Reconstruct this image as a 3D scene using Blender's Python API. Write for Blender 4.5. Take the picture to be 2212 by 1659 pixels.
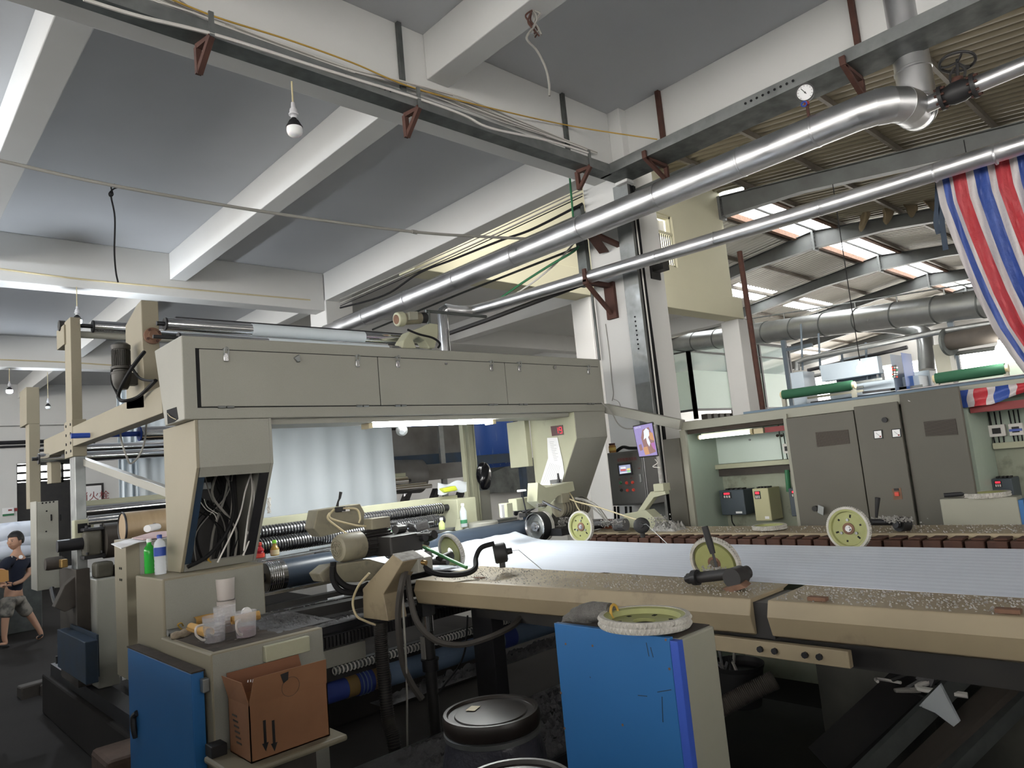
import bpy, bmesh, math, random
from mathutils import Vector as V, Matrix
random.seed(7)
for o in list(bpy.data.objects): bpy.data.objects.remove(o)
SC = bpy.context.scene
C = SC.collection
# ------------------------------------------------------------------ camera
F, CX, CY, H = 1524.8, 1106.0, 829.5, 1.95
YAW, PIT, ROL = (math.radians(a) for a in (46.46, 6.79, -5.37))
_f = V((math.cos(YAW)*math.cos(PIT), math.sin(YAW)*math.cos(PIT), math.sin(PIT)))
_r0 = V((math.sin(YAW), -math.cos(YAW), 0)); _u0 = _r0.cross(_f)
_r = math.cos(ROL)*_r0 + math.sin(ROL)*_u0
_u = -math.sin(ROL)*_r0 + math.cos(ROL)*_u0
cam_d = bpy.data.cameras.new('camera'); cam = bpy.data.objects.new('camera', cam_d); C.objects.link(cam)
cam.matrix_world = Matrix(((_r.x, _u.x, -_f.x, 0), (_r.y, _u.y, -_f.y, 0), (_r.z, _u.z, -_f.z, H), (0, 0, 0, 1)))
cam_d.sensor_fit = 'HORIZONTAL'; cam_d.sensor_width = 36; cam_d.lens = F/2212*36
cam_d.clip_start = .05; cam_d.clip_end = 200
SC.camera = cam
# ------------------------------------------------------------------ world, exposure
W = bpy.data.worlds.new('sky'); SC.world = W; W.use_nodes = True
bg = W.node_tree.nodes['Background']; bg.inputs[0].default_value = (1.0, .965, .91, 1); bg.inputs[1].default_value = 13.0
vs = SC.view_settings; vs.view_transform = 'Standard'; vs.look = 'None'; vs.gamma = 1; vs.use_curve_mapping = False
vs.exposure = 0.0
# ------------------------------------------------------------------ from the photograph's measures to the place
O = V((0, 0, H))
def ray(px, py): return _f + _r*((px-CX)/F) - _u*((py-CY)/F)
def PX(px, py, x): d = ray(px, py); return O + d*(x/d.x)
def PY(px, py, y): d = ray(px, py); return O + d*(y/d.y)
def PZ(px, py, z): d = ray(px, py); return O + d*((z-H)/d.z)
def PT(px, py, t): return O + ray(px, py)*t
# ------------------------------------------------------------------ materials
MATS = {}
def mat(name, col, rough=.55, metal=0, col2=None, vs_=3, va=.5, dirt=None, da=.45, ds=1.2, bump=0, bs=60, spec=.5,
        streak=None, trans=0, emit=None, es=0, alpha=1, coat=0, stretch=(1, 1, 1), fine=0, ior=1.45, subs=0):
    if name in MATS: return MATS[name]
    m = bpy.data.materials.new(name); m.use_nodes = True; nt = m.node_tree; N = nt.nodes; L = nt.links
    b = N['Principled BSDF']; c4 = lambda c: (c[0], c[1], c[2], 1)
    b.inputs['Base Color'].default_value = c4(col); b.inputs['Roughness'].default_value = rough
    b.inputs['Metallic'].default_value = metal; b.inputs['IOR'].default_value = ior
    b.inputs['Specular IOR Level'].default_value = spec
    b.inputs['Transmission Weight'].default_value = trans; b.inputs['Alpha'].default_value = alpha
    b.inputs['Coat Weight'].default_value = coat
    if emit: b.inputs['Emission Color'].default_value = c4(emit); b.inputs['Emission Strength'].default_value = es
    if subs: b.inputs['Subsurface Weight'].default_value = subs; b.inputs['Subsurface Radius'].default_value = (.02, .01, .006)
    tc = N.new('ShaderNodeTexCoord'); mp = N.new('ShaderNodeMapping'); L.new(tc.outputs['Object'], mp.inputs[0])
    mp.inputs['Scale'].default_value = stretch
    def noise(scale, det=4, r=.55, src=None):
        n = N.new('ShaderNodeTexNoise'); n.inputs['Scale'].default_value = scale; n.inputs['Detail'].default_value = det
        n.inputs['Roughness'].default_value = r; L.new((src or mp).outputs[0], n.inputs[0]); return n
    def ramp(n, a, bb):
        r = N.new('ShaderNodeMapRange'); r.inputs[1].default_value = a; r.inputs[2].default_value = bb; L.new(n.outputs[0], r.inputs[0]); return r
    def mix(fac, c1, c2):
        x = N.new('ShaderNodeMix'); x.data_type = 'RGBA'; L.new(fac.outputs[0], x.inputs[0])
        for s, c in ((6, c1), (7, c2)):
            if isinstance(c, tuple): x.inputs[s].default_value = c4(c)
            else: L.new(c.outputs[2], x.inputs[s])
        return x
    cur = col
    if col2: cur = mix(ramp(noise(vs_), .5-va/2, .5+va/2), cur, col2)
    if fine: cur = mix(ramp(noise(320, 2), .5, .9), cur, tuple(max(0, c*(1-fine)) for c in col))
    if streak:
        mp2 = N.new('ShaderNodeMapping'); L.new(tc.outputs['Object'], mp2.inputs[0]); mp2.inputs['Scale'].default_value = (14, 14, .7)
        cur = mix(ramp(noise(1, 3, .6, mp2), .62, .8), cur, streak)
    if dirt: cur = mix(ramp(noise(ds, 8, .65), 1-da-.08, 1-da+.16), cur, dirt)
    if not isinstance(cur, tuple): L.new(cur.outputs[2], b.inputs['Base Color'])
    if bump:
        bp = N.new('ShaderNodeBump'); bp.inputs['Strength'].default_value = bump; bp.inputs['Distance'].default_value = .01
        L.new(noise(bs, 3).outputs[0], bp.inputs['Height']); L.new(bp.outputs[0], b.inputs['Normal'])
    if metal > .5 and not emit:
        rr = ramp(noise(vs_*2, 5), .2, .8); rr.inputs[3].default_value = max(.03, rough*.7); rr.inputs[4].default_value = min(1, rough*1.5)
        L.new(rr.outputs[0], b.inputs['Roughness'])
    MATS[name] = m; return m
def metal_brushed(name, col, rough, scale=(400, 4, 400), amt=.15):
    m = mat(name, col, rough, 1); nt = m.node_tree; N = nt.nodes; L = nt.links; b = N['Principled BSDF']
    tc = N.new('ShaderNodeTexCoord'); mp = N.new('ShaderNodeMapping'); mp.inputs['Scale'].default_value = scale
    n = N.new('ShaderNodeTexNoise'); n.inputs['Scale'].default_value = 1; n.inputs['Detail'].default_value = 3
    L.new(tc.outputs['Object'], mp.inputs[0]); L.new(mp.outputs[0], n.inputs[0])
    bp = N.new('ShaderNodeBump'); bp.inputs['Strength'].default_value = amt; bp.inputs['Distance'].default_value = .002
    L.new(n.outputs[0], bp.inputs['Height']); L.new(bp.outputs[0], b.inputs['Normal']); return m
# ------------------------------------------------------------------ mesh building
def frame(d):
    d = d.normalized(); a = V((0, 0, 1)) if abs(d.z) < .9 else V((1, 0, 0))
    x = d.cross(a).normalized(); return x, d.cross(x).normalized()
class MB:
    def __init__(s): s.v = []; s.f = []
    def add(s, vs_, fs):
        n = len(s.v); s.v += [tuple(v) for v in vs_]; s.f += [tuple(i+n for i in f) for f in fs]; return s
    def box(s, a, b):
        x0, x1 = sorted((a[0], b[0])); y0, y1 = sorted((a[1], b[1])); z0, z1 = sorted((a[2], b[2]))
        return s.add([(x0,y0,z0),(x1,y0,z0),(x1,y1,z0),(x0,y1,z0),(x0,y0,z1),(x1,y0,z1),(x1,y1,z1),(x0,y1,z1)],
                     [(0,3,2,1),(4,5,6,7),(0,1,5,4),(1,2,6,5),(2,3,7,6),(3,0,4,7)])
    def obox(s, c, ux, uy, uz):                     # centre and three half vectors
        c, ux, uy, uz = V(c), V(ux), V(uy), V(uz)
        if ux.cross(uy).dot(uz) < 0: uz = -uz
        P = [c+ux*i+uy*j+uz*k for k in (-1, 1) for i, j in ((-1,-1),(1,-1),(1,1),(-1,1))]
        return s.add(P, [(0,3,2,1),(4,5,6,7),(0,1,5,4),(1,2,6,5),(2,3,7,6),(3,0,4,7)])
    def bar(s, p, q, w, h, up=(0, 0, 1)):           # rectangular bar from p to q
        p, q = V(p), V(q); d = (q-p).normalized(); u = V(up); x = d.cross(u)
        if x.length < 1e-3: x = d.cross(V((1, 0, 0)))
        x.normalize(); u = x.cross(d).normalized()
        return s.obox((p+q)/2, (q-p)/2, x*w/2, u*h/2)
    def cyl(s, p, q, r, r2=None, n=16, caps=True):
        p, q = V(p), V(q); r2 = r if r2 is None else r2; x, y = frame(q-p)
        vs_ = [c+(x*math.cos(2*math.pi*i/n)+y*math.sin(2*math.pi*i/n))*rr for c, rr in ((p, r), (q, r2)) for i in range(n)]
        fs = [(i, (i+1) % n, n+(i+1) % n, n+i) for i in range(n)]
        if caps: fs += [tuple(range(n))[::-1], tuple(range(n, 2*n))]
        return s.add(vs_, fs)
    def tube(s, pts, r, n=8, rs=None):
        pts = [V(p) for p in pts]; m = len(pts); vs_ = []; x = None
        for i, p in enumerate(pts):
            d = (pts[min(i+1, m-1)]-pts[max(i-1, 0)]).normalized()
            if x is None: x, y = frame(d)
            else: x = (x-d*x.dot(d)).normalized(); y = d.cross(x)
            y = d.cross(x); rr = rs[i] if rs else r
            vs_ += [p+(x*math.cos(2*math.pi*k/n)+y*math.sin(2*math.pi*k/n))*rr for k in range(n)]
        fs = [(i*n+k, i*n+(k+1) % n, (i+1)*n+(k+1) % n, (i+1)*n+k) for i in range(m-1) for k in range(n)]
        fs += [tuple(range(n))[::-1], tuple(range((m-1)*n, m*n))]
        return s.add(vs_, fs)
    def lathe(s, prof, o=(0, 0, 0), ax=(0, 0, 1), n=24):
        o = V(o); ax = V(ax).normalized(); x, y = frame(ax); m = len(prof); vs_ = []; 
        for r, h in prof: vs_ += [o+ax*h+(x*math.cos(2*math.pi*k/n)+y*math.sin(2*math.pi*k/n))*r for k in range(n)]
        fs = [(i*n+k, i*n+(k+1) % n, (i+1)*n+(k+1) % n, (i+1)*n+k) for i in range(m-1) for k in range(n)]
        if prof[0][0] > 1e-5: fs.append(tuple(range(n))[::-1])
        if prof[-1][0] > 1e-5: fs.append(tuple(range((m-1)*n, m*n)))
        return s.add(vs_, fs)
    def ring(s, prof, o=(0, 0, 0), ax=(0, 0, 1), n=32):     # closed profile swept round
        o = V(o); ax = V(ax).normalized(); x, y = frame(ax); m = len(prof); vs_ = []
        for r, h in prof: vs_ += [o+ax*h+(x*math.cos(2*math.pi*k/n)+y*math.sin(2*math.pi*k/n))*r for k in range(n)]
        return s.add(vs_, [(i*n+k, i*n+(k+1) % n, ((i+1) % m)*n+(k+1) % n, ((i+1) % m)*n+k) for i in range(m) for k in range(n)])
    def torus(s, o, ax, R, r, n=24, m=8):
        return s.ring([(R+r*math.cos(2*math.pi*k/m), r*math.sin(2*math.pi*k/m)) for k in range(m)], o, ax, n)
    def prism(s, poly, d):
        poly = [V(p) for p in poly]; d = V(d); n = len(poly)
        return s.add(poly+[p+d for p in poly], [tuple(range(n))[::-1], tuple(range(n, 2*n))]+[(i, (i+1) % n, n+(i+1) % n, n+i) for i in range(n)])
    def sheet(s, fn, nu, nv, th=0):                 # grid fn(u,v); th = thickness along the normal
        g = [[V(fn(i/nu, j/nv)) for j in range(nv+1)] for i in range(nu+1)]; vs_ = [p for r in g for p in r]
        w = nv+1; fs = [(i*w+j, (i+1)*w+j, (i+1)*w+j+1, i*w+j+1) for i in range(nu) for j in range(nv)]
        if th:
            n = len(vs_); out = []
            for i in range(nu+1):
                for j in range(nv+1):
                    a = g[min(i+1, nu)][j]-g[max(i-1, 0)][j]; b = g[i][min(j+1, nv)]-g[i][max(j-1, 0)]
                    out.append(g[i][j]-a.cross(b).normalized()*th)
            fs2 = [tuple(k+n for k in f[::-1]) for f in fs]
            ed = [i*w for i in range(nu+1)]; e2 = [i*w+nv for i in range(nu+1)]; e3 = list(range(w)); e4 = [nu*w+j for j in range(w)]
            side = [(e[k+1], e[k], e[k]+n, e[k+1]+n) for e in (ed, e4) for k in range(len(e)-1)]
            side += [(e[k], e[k+1], e[k+1]+n, e[k]+n) for e in (e2, e3) for k in range(len(e)-1)]
            vs_ += out; fs = fs+fs2+side
        return s.add(vs_, fs)
    def build(s, name, m, parent=None, smooth=35, bevel=0, kind=None, label=None, seg=2):
        me = bpy.data.meshes.new(name); me.from_pydata(s.v, [], s.f)
        if smooth:
            me.polygons.foreach_set('use_smooth', [True]*len(me.polygons))
        bm = bmesh.new(); bm.from_mesh(me); bmesh.ops.recalc_face_normals(bm, faces=bm.faces); bm.to_mesh(me); bm.free()
        if smooth: me.set_sharp_from_angle(angle=math.radians(smooth))
        me.materials.append(MATS[m] if isinstance(m, str) else m)
        o = bpy.data.objects.new(name, me); C.objects.link(o)
        if bevel:
            b = o.modifiers.new('bevel', 'BEVEL'); b.width = bevel; b.segments = seg; b.limit_method = 'ANGLE'; b.angle_limit = math.radians(40)
        if parent: 
            o.parent = parent
            o.matrix_parent_inverse = INV.get(parent.name, Matrix())
        if kind: o['kind'] = kind
        if label: o['label'] = label
        return o
INV = {}
def tag(o, label, cat, group=None):
    o['label'] = label; o['category'] = cat
    if group: o['group'] = group
    return o
def thing(name, label, cat, loc=(0, 0, 0), group=None, local=False, rot=None):
    o = bpy.data.objects.new(name, None); C.objects.link(o); o.empty_display_size = .1
    if rot is not None: o.matrix_world = Matrix.Translation(V(loc)) @ rot.to_4x4()
    else: o.location = loc
    INV[o.name] = Matrix() if local else Matrix.Translation(-V(loc))
    return tag(o, label, cat, group)
def dup(root, loc, rot=None, label=None, group=None):
    r = root.copy(); C.objects.link(r)
    if rot is not None: r.matrix_world = Matrix.Translation(V(loc)) @ rot.to_4x4()
    else: r.location = loc
    if label: r['label'] = label
    if group: r['group'] = group
    INV[r.name] = INV.get(root.name, Matrix())
    for ch in list(root.children):
        c = ch.copy(); C.objects.link(c); c.parent = r; c.matrix_parent_inverse = ch.matrix_parent_inverse
        for g in ch.children:
            d = g.copy(); C.objects.link(d); d.parent = c; d.matrix_parent_inverse = g.matrix_parent_inverse
    return r
def struct(name, mb, m, **k): return mb.build(name, m, kind='structure', **k)
def bez(pts, n=8):                                   # smooth path through points
    pts = [V(p) for p in pts]; out = []
    for i in range(len(pts)-1):
        p0 = pts[max(i-1, 0)]; p1 = pts[i]; p2 = pts[i+1]; p3 = pts[min(i+2, len(pts)-1)]
        for k in range(n):
            t = k/n; out.append(.5*((2*p1)+(p2-p0)*t+(2*p0-5*p1+4*p2-p3)*t*t+(3*p1-p0-3*p2+p3)*t**3))
    return out+[pts[-1]]
def cable(name, pts, r, m, label, cat='cable', n=6, parent=None, group=None, seg=8):
    o = MB().tube(bez(pts, seg), r, n).build(name, m, parent)
    if parent is None: tag(o, label, cat, group)
    return o
def axrot(ax, up=(0, 0, 1)):                          # rotation taking local Z to ax
    z = V(ax).normalized(); u = V(up); x = u.cross(z)
    if x.length < 1e-3: x = V((1, 0, 0)).cross(z)
    x.normalize(); y = z.cross(x); return Matrix(((x.x, y.x, z.x), (x.y, y.y, z.y), (x.z, y.z, z.z)))
def text(name, body, size, m, o, rx, up, parent, ext=.0004, align='LEFT'):   # lettering as flat raised print
    cu = bpy.data.curves.new(name, 'FONT'); cu.body = body; cu.size = size; cu.extrude = ext; cu.align_x = align
    ob = bpy.data.objects.new(name+'_tmp', cu); C.objects.link(ob); dg = bpy.context.evaluated_depsgraph_get()
    me = bpy.data.meshes.new_from_object(ob.evaluated_get(dg)); bpy.data.objects.remove(ob)
    x = V(rx).normalized(); z = x.cross(V(up)).normalized(); y = z.cross(x)
    me.transform(Matrix(((x.x, y.x, z.x, o[0]), (x.y, y.y, z.y, o[1]), (x.z, y.z, z.z, o[2]), (0, 0, 0, 1))))
    me.materials.clear(); me.materials.append(MATS[m]); ob = bpy.data.objects.new(name, me); C.objects.link(ob)
    if parent: ob.parent = parent; ob.matrix_parent_inverse = INV.get(parent.name, Matrix())
    return ob
# ------------------------------------------------------------------ the palette
mat('wall_white', (.62, .62, .61), .85, col2=(.56, .56, .55), vs_=.7, dirt=(.38, .36, .33), da=.2, ds=1.6, bump=.05, bs=40)
mat('ceiling_white', (.52, .53, .545), .88, col2=(.44, .45, .47), vs_=.45, bump=.04, bs=30)
mat('wall_cream', (.56, .54, .40), .85, col2=(.50, .48, .36), vs_=.5, dirt=(.35, .33, .27), da=.16, ds=1.1)
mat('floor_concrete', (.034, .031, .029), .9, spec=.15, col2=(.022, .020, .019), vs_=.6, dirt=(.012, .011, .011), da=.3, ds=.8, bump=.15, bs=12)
mat('paint_grey', (.285, .280, .245), .45, col2=(.25, .245, .215), vs_=2, dirt=(.14, .13, .11), da=.24, ds=2.2, fine=.25, bump=.04, bs=200)
mat('paint_tan', (.245, .215, .155), .5, col2=(.215, .19, .135), vs_=2, dirt=(.18, .15, .11), da=.2, ds=2.5, fine=.2)
mat('paint_cream_green', (.40, .40, .29), .5, col2=(.35, .35, .25), vs_=4, dirt=(.12, .11, .09), da=.28, ds=6, fine=.15)
mat('rail_paint', (.33, .27, .175), .5, col2=(.26, .21, .14), vs_=3, dirt=(.10, .075, .055), da=.34, ds=3.5)
mat('rust', (.085, .035, .024), .8, col2=(.05, .022, .018), vs_=9, bump=.15, bs=80)
mat('rust_light', (.20, .11, .07), .85, col2=(.11, .06, .04), vs_=14, bump=.2, bs=60)
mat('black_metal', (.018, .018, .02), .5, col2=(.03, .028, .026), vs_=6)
mat('dark_steel', (.035, .035, .04), .45, .4, col2=(.02, .02, .022), vs_=5)
mat('black_rubber', (.012, .012, .013), .6)
mat('dark_hole', (.006, .006, .007), .9)
mat('galv', (.30, .31, .31), .42, .85, col2=(.22, .23, .23), vs_=5)
mat('galv_dark', (.16, .17, .165), .5, .8, col2=(.10, .11, .108), vs_=4, dirt=(.05, .05, .05), da=.3, ds=2)
metal_brushed('alu_pipe', (.60, .60, .61), .36, (60, 3, 60), .02)
metal_brushed('chrome', (.72, .72, .74), .10, (2, 2, 2), .01)
mat('chrome_dull', (.5, .5, .51), .22, 1)
mat('fabric_white', (.66, .70, .78), .8, col2=(.60, .645, .73), vs_=.9, bump=.05, bs=400, stretch=(6, .6, 1))
mat('fabric_sheet', (.60, .65, .69), .75, col2=(.54, .60, .64), vs_=.8, stretch=(3, 3, .4))
mat('blue_paint', (.022, .13, .34), .42, col2=(.018, .11, .29), vs_=1.5, dirt=(.03, .045, .06), da=.19, ds=7, bump=.02)
mat('blue_edge', (.035, .085, .42), .45)
mat('blue_dark', (.012, .035, .075), .55, col2=(.02, .03, .04), vs_=6)
mat('cardboard', (.27, .13, .065), .85, col2=(.22, .10, .05), vs_=4, dirt=(.09, .05, .03), da=.22, ds=5)
mat('cardboard_in', (.20, .09, .05), .9)
mat('paper_white', (.74, .74, .75), .8)
mat('olive', (.30, .31, .13), .5, col2=(.25, .26, .10), vs_=18, dirt=(.16, .15, .08), da=.22, ds=14)
mat('brush_white', (.52, .51, .47), .8, col2=(.35, .33, .29), vs_=30, bump=.3, bs=200)
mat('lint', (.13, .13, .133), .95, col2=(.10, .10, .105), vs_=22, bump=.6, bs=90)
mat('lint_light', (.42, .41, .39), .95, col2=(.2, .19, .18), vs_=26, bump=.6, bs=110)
mat('cable_white', (.6, .58, .55), .6); mat('cable_cream', (.50, .43, .27), .5); mat('cable_yellow', (.45, .28, .05), .6)
mat('cable_black', (.010, .010, .011), .75, spec=.25); mat('cable_green', (.03, .16, .07), .5); mat('cable_grey', (.25, .24, .22), .6)
mat('bulb_glass', (.80, .80, .82), .15, subs=.3); mat('porcelain', (.5, .5, .52), .3)
mat('lamp_shed', (1, 1, 1), .5, emit=(1, .97, .9), es=120)
mat('lamp_lit', (1, 1, 1), .5, emit=(.86, .93, 1), es=1900)
mat('tube_lit', (1, 1, 1), .5, emit=(.97, 1, .98), es=150)
mat('tube_green', (1, 1, 1), .5, emit=(.90, 1, .93), es=9)
mat('red_paint', (.20, .03, .03), .6); mat('blue_plastic', (.02, .06, .32), .3); mat('red_led', (.4, .01, .02), .4, emit=(1, .03, .06), es=1.6)
mat('skin', (.42, .24, .16), .55, subs=.1); mat('hair', (.01, .009, .009), .6); mat('cloth_navy', (.006, .009, .022), .85)
mat('glass', (.9, .95, .93), .03, trans=1, ior=1.3); 
# ================================================================== the building
ZC = 5.38; WZ0, WZ1, WP = 2.0, 4.7, .8
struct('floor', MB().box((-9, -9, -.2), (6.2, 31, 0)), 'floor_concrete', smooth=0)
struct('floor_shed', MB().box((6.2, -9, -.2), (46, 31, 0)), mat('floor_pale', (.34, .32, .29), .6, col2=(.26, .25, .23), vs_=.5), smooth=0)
# side and rear wall of the hall (behind the photographer) with window bands
for nm, ax in (('wall_left', 0), ('wall_rear', 1)):
    m = MB(); L0, L1 = (-9, 22.6) if ax == 0 else (-9, 6.2)
    def seg(a, b, z0, z1): m.box((-9.2, a, z0), (-9, b, z1)) if ax == 0 else m.box((a, -9.2, z0), (b, -9, z1))
    seg(L0, L1, 0, WZ0); seg(L0, L1, WZ1, ZC+.2); k = L0
    while k < L1: seg(k, min(L1, k+(WP if ax == 0 else 1.8)), WZ0, WZ1); k += 3.2
    struct(nm, m, 'wall_white', smooth=0)
struct('ceiling', MB().box((-9, -9, ZC), (5.86, 22.8, ZC+.2)), 'ceiling_white', smooth=0)
def beam(a, b, m='wall_white', name='ceiling_beam'): return struct(name, MB().box(a, b), m, smooth=0, bevel=.008)
PB = [(-2.05, -1.75), (4.05, 4.38), (10.12, 10.42), (16.2, 16.5)]
for y0, y1 in PB: beam((-9, y0, 4.76), (5.6, y1, ZC+.001))
ys = [-9]+[v for p in PB for v in p]+[22.4]
SB = [(-6.15, -5.93, 5.0), (-3.8, -3.58, 5.0), (-1.45, -1.23, 5.0), (.895, 1.118, 5.0), (3.24, 3.455, 5.0), (5.6, 5.825, 4.92)]
for x0, x1, z in SB:
    for a, b in zip(ys[0::2], ys[1::2]): beam((x0, a, z), (x1, b, ZC+.001))
for y in (4.0, 10.08, 16.15, -2.1): struct('column', MB().box((5.6, y, 0), (6.1, y+.54, ZC)), 'wall_white', smooth=0, bevel=.012)
struct('column_pilaster', MB().box((5.5, 3.9, 4.62), (5.62, 4.05, ZC)), 'wall_white', smooth=0, bevel=.01)
# unseen low walls added to block low-angle light from the left and rear windows
struct('wall_light_block', MB().box((-1.6, -8.9, 0), (-1.4, 20, 1.95)).box((-1.4, -2.6, 0), (4.9, -2.4, 1.95)), 'wall_white', smooth=0)
# far wall of the hall with a doorway and a row of panes over the door
wl = MB(); yw = 22.4
d0, d1 = PY(36, 1005, yw).x, PY(160, 1005, yw).x
wl.box((-9, yw, 0), (d0, yw+.25, ZC)); wl.box((d1, yw, 0), (5.86, yw+.25, ZC)); wl.box((d0, yw, 3.28), (d1, yw+.25, ZC))
struct('wall_far', wl, 'wall_white', smooth=0)
dk = MB().box((-9, yw-.3, 4.25), (7, yw, 4.62)); struct('ceiling_beam', dk, 'wall_white', smooth=0)
dr = struct('door_1', MB().box((d0, yw+.15, 0), (d1, yw+.22, 2.72)), 'black_metal', smooth=0)
fr = MB()
for z in (2.72, 2.80, 3.0, 3.2): fr.box((d0, yw+.1, z), (d1, yw+.2, z+.06))
for k in range(6): x = d0+(d1-d0)*k/5; fr.box((x-.03, yw+.1, 2.72), (x+.03, yw+.2, 3.28))
fr.build('door_frame', 'black_metal', dr)
mat('leaf_green', (.12, .28, .05), .8, col2=(.4, .5, .2), vs_=3); 
# second building: upper wall with window, beam, pillars
wx0, wx1, wy = 5.86, 14.89, 8.0
a, b_ = PY(1405, 452, wy), PY(1466, 590, wy); hx0, hx1 = a.x, b_.x; hz0, hz1 = 5.82, 6.95
w2 = MB(); w2.box((wx0, wy, ZC), (hx0, wy+.24, 8.3)); w2.box((hx1, wy, ZC), (wx1, wy+.24, 8.3))
w2.box((hx0, wy, ZC), (hx1, wy+.24, hz0)); w2.box((hx0, wy, hz1), (hx1, wy+.24, 8.3))
w2.box((wx1-.24, wy+.24, ZC), (wx1, 22.4, 8.3))
struct('wall_upper', w2, 'wall_cream', smooth=0)
struct('ceiling_slab', MB().box((5.86, 8.0, ZC-.12), (15.2, 22.6, ZC-.01)), 'wall_white', smooth=0)
struct('edge_beam', MB().box((5.86, 7.95, 4.9), (15.2, 8.35, ZC)), 'wall_cream', smooth=0, bevel=.01)
for y in (12.2, 16.4): struct('edge_beam', MB().box((5.86, y, 4.86), (15.2, y+.35, ZC-.1)), 'wall_white', smooth=0, bevel=.01)
for x in (9.8, 14.98): struct('edge_beam', MB().box((x, 8.35, 4.88), (x+.3, 22.4, ZC-.1)), 'wall_white', smooth=0, bevel=.01)
for x, y in ((9.72, 8.0), (14.99, 8.0), (9.72, 16.2), (14.99, 16.2)): struct('pillar', MB().box((x, y, 0), (x+.5, y+.45, 4.9)), 'wall_white', smooth=0, bevel=.012)
struct('wall_back', MB().box((5.86, 22.4, 0), (46, 22.65, 9)), 'wall_white', smooth=0)
# window with security bars
mat('pane_bright', (.85, .87, .9), .9, emit=(1, 1, 1), es=.0)
wn = struct('window_1', MB().box((hx0, wy+.05, hz0), (hx0+.05, wy+.15, hz1)).box((hx1-.05, wy+.05, hz0), (hx1, wy+.15, hz1)).box((hx0, wy+.05, hz1-.05), (hx1, wy+.15, hz1)).box((hx0, wy+.05, hz0), (hx1, wy+.15, hz0+.05)).box((hx0, wy+.03, 6.52), (hx1, wy+.17, 6.58)), 'wall_cream', smooth=0)
cur = MB().sheet(lambda u, v: (hx0+.06+u*(hx1-hx0-.12), wy+.2+.02*math.sin(u*17), 6.6+v*.3), 24, 4, .004).build('curtain', 'paper_white', wn)
for k in range(9):
    x = hx0+.08+(hx1-hx0-.16)*k/8
    MB().cyl((x, wy+.06, hz0+.04), (x, wy+.06, 6.55), .012, n=8).build('window_bar', 'black_metal', wn)
# ================================================================== the steel shed
RY, RZ, SL = 7.97, 7.80, .122
def rz(y): return RZ-SL*abs(y-RY)
mat('roof_sheet', (.20, .175, .12), .6, .3, col2=(.22, .19, .14), vs_=1.4, dirt=(.09, .075, .055), da=.32, ds=1.2, stretch=(1, .35, 1))
mat('roof_plain', (.62, .60, .56), .5, .3, col2=(.48, .46, .43), vs_=.9, dirt=(.07, .065, .06), da=.28, ds=.7, stretch=(1, .3, 1))
mat('steel_frame', (.14, .15, .145), .55, .2, col2=(.10, .10, .10), vs_=2, dirt=(.05, .04, .03), da=.25, ds=2)
mat('steel_purlin', (.20, .18, .15), .6, .2, col2=(.12, .10, .08), vs_=3)
mat('skylight', (.9, .92, .95), .6, trans=0); 
def skylight_mat():
    m = MATS['skylight']; nt = m.node_tree; N = nt.nodes; out = N['Material Output']; t = N.new('ShaderNodeBsdfTranslucent'); t.inputs[0].default_value = (.95, .97, 1, 1)
    d = N.new('ShaderNodeBsdfTransparent'); d.inputs[0].default_value = (.9, .93, .95, 1); mx = N.new('ShaderNodeMixShader'); mx.inputs[0].default_value = .55
    nt.links.new(t.outputs[0], mx.inputs[1]); nt.links.new(d.outputs[0], mx.inputs[2]); nt.links.new(mx.outputs[0], out.inputs[0])
skylight_mat()
X0, X1 = 6.0, 41
def wave(x): return .022*max(-1, min(1, 1.6*math.sin(x*2*math.pi/.21)))
def roofpart(name, x0, x1, y0, y1, m, n=2):
    nx = max(4, int((x1-x0)/.035)); 
    return struct(name, MB().sheet(lambda u, v: (x0+u*(x1-x0), y0+v*(y1-y0), rz(y0+v*(y1-y0))+.14+wave(x0+u*(x1-x0))), nx, n, .004), m, smooth=40)
SKY0, SKY1 = RY-.62, RY+.5
roofpart('roof_near_slope', X0, 19.9, -9, SKY0, 'roof_sheet', 6)
roofpart('roof_mid_slope', 19.9, X1, -9, SKY0, 'roof_plain', 6)
roofpart('roof_far_slope', 14.9, X1, SKY1, 11.6, 'roof_plain', 4); roofpart('roof_far_slope', 14.9, X1, 12.5, 16.2, 'roof_plain', 3); roofpart('roof_far_slope', 14.9, X1, 17.2, 22.5, 'roof_plain', 3)
for a_, b_2 in ((11.6, 12.5), (16.2, 17.2)):
    for x0_ in (15.5, 20.5, 25.5, 30.5, 35.5): roofpart('skylight', x0_+1.6, x0_+4.4, a_, b_2, 'skylight', 2); roofpart('roof_far_slope', x0_-.6, x0_+1.6, a_, b_2, 'roof_plain', 2)
FX = [9.87, 14.86, 19.85, 24.84, 29.83, 34.82, 39.8]
roofpart('roof_ridge', X0, 14.9, SKY0, SKY1, 'roof_sheet', 2)
for i in range(1, 6): roofpart('skylight', FX[i]+.05, FX[i+1]-.05, SKY0, SKY1, 'skylight', 2)
roofpart('skylight', 19.9, 24.8, 15.2, 16.6, 'skylight', 2) if False else None
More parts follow.
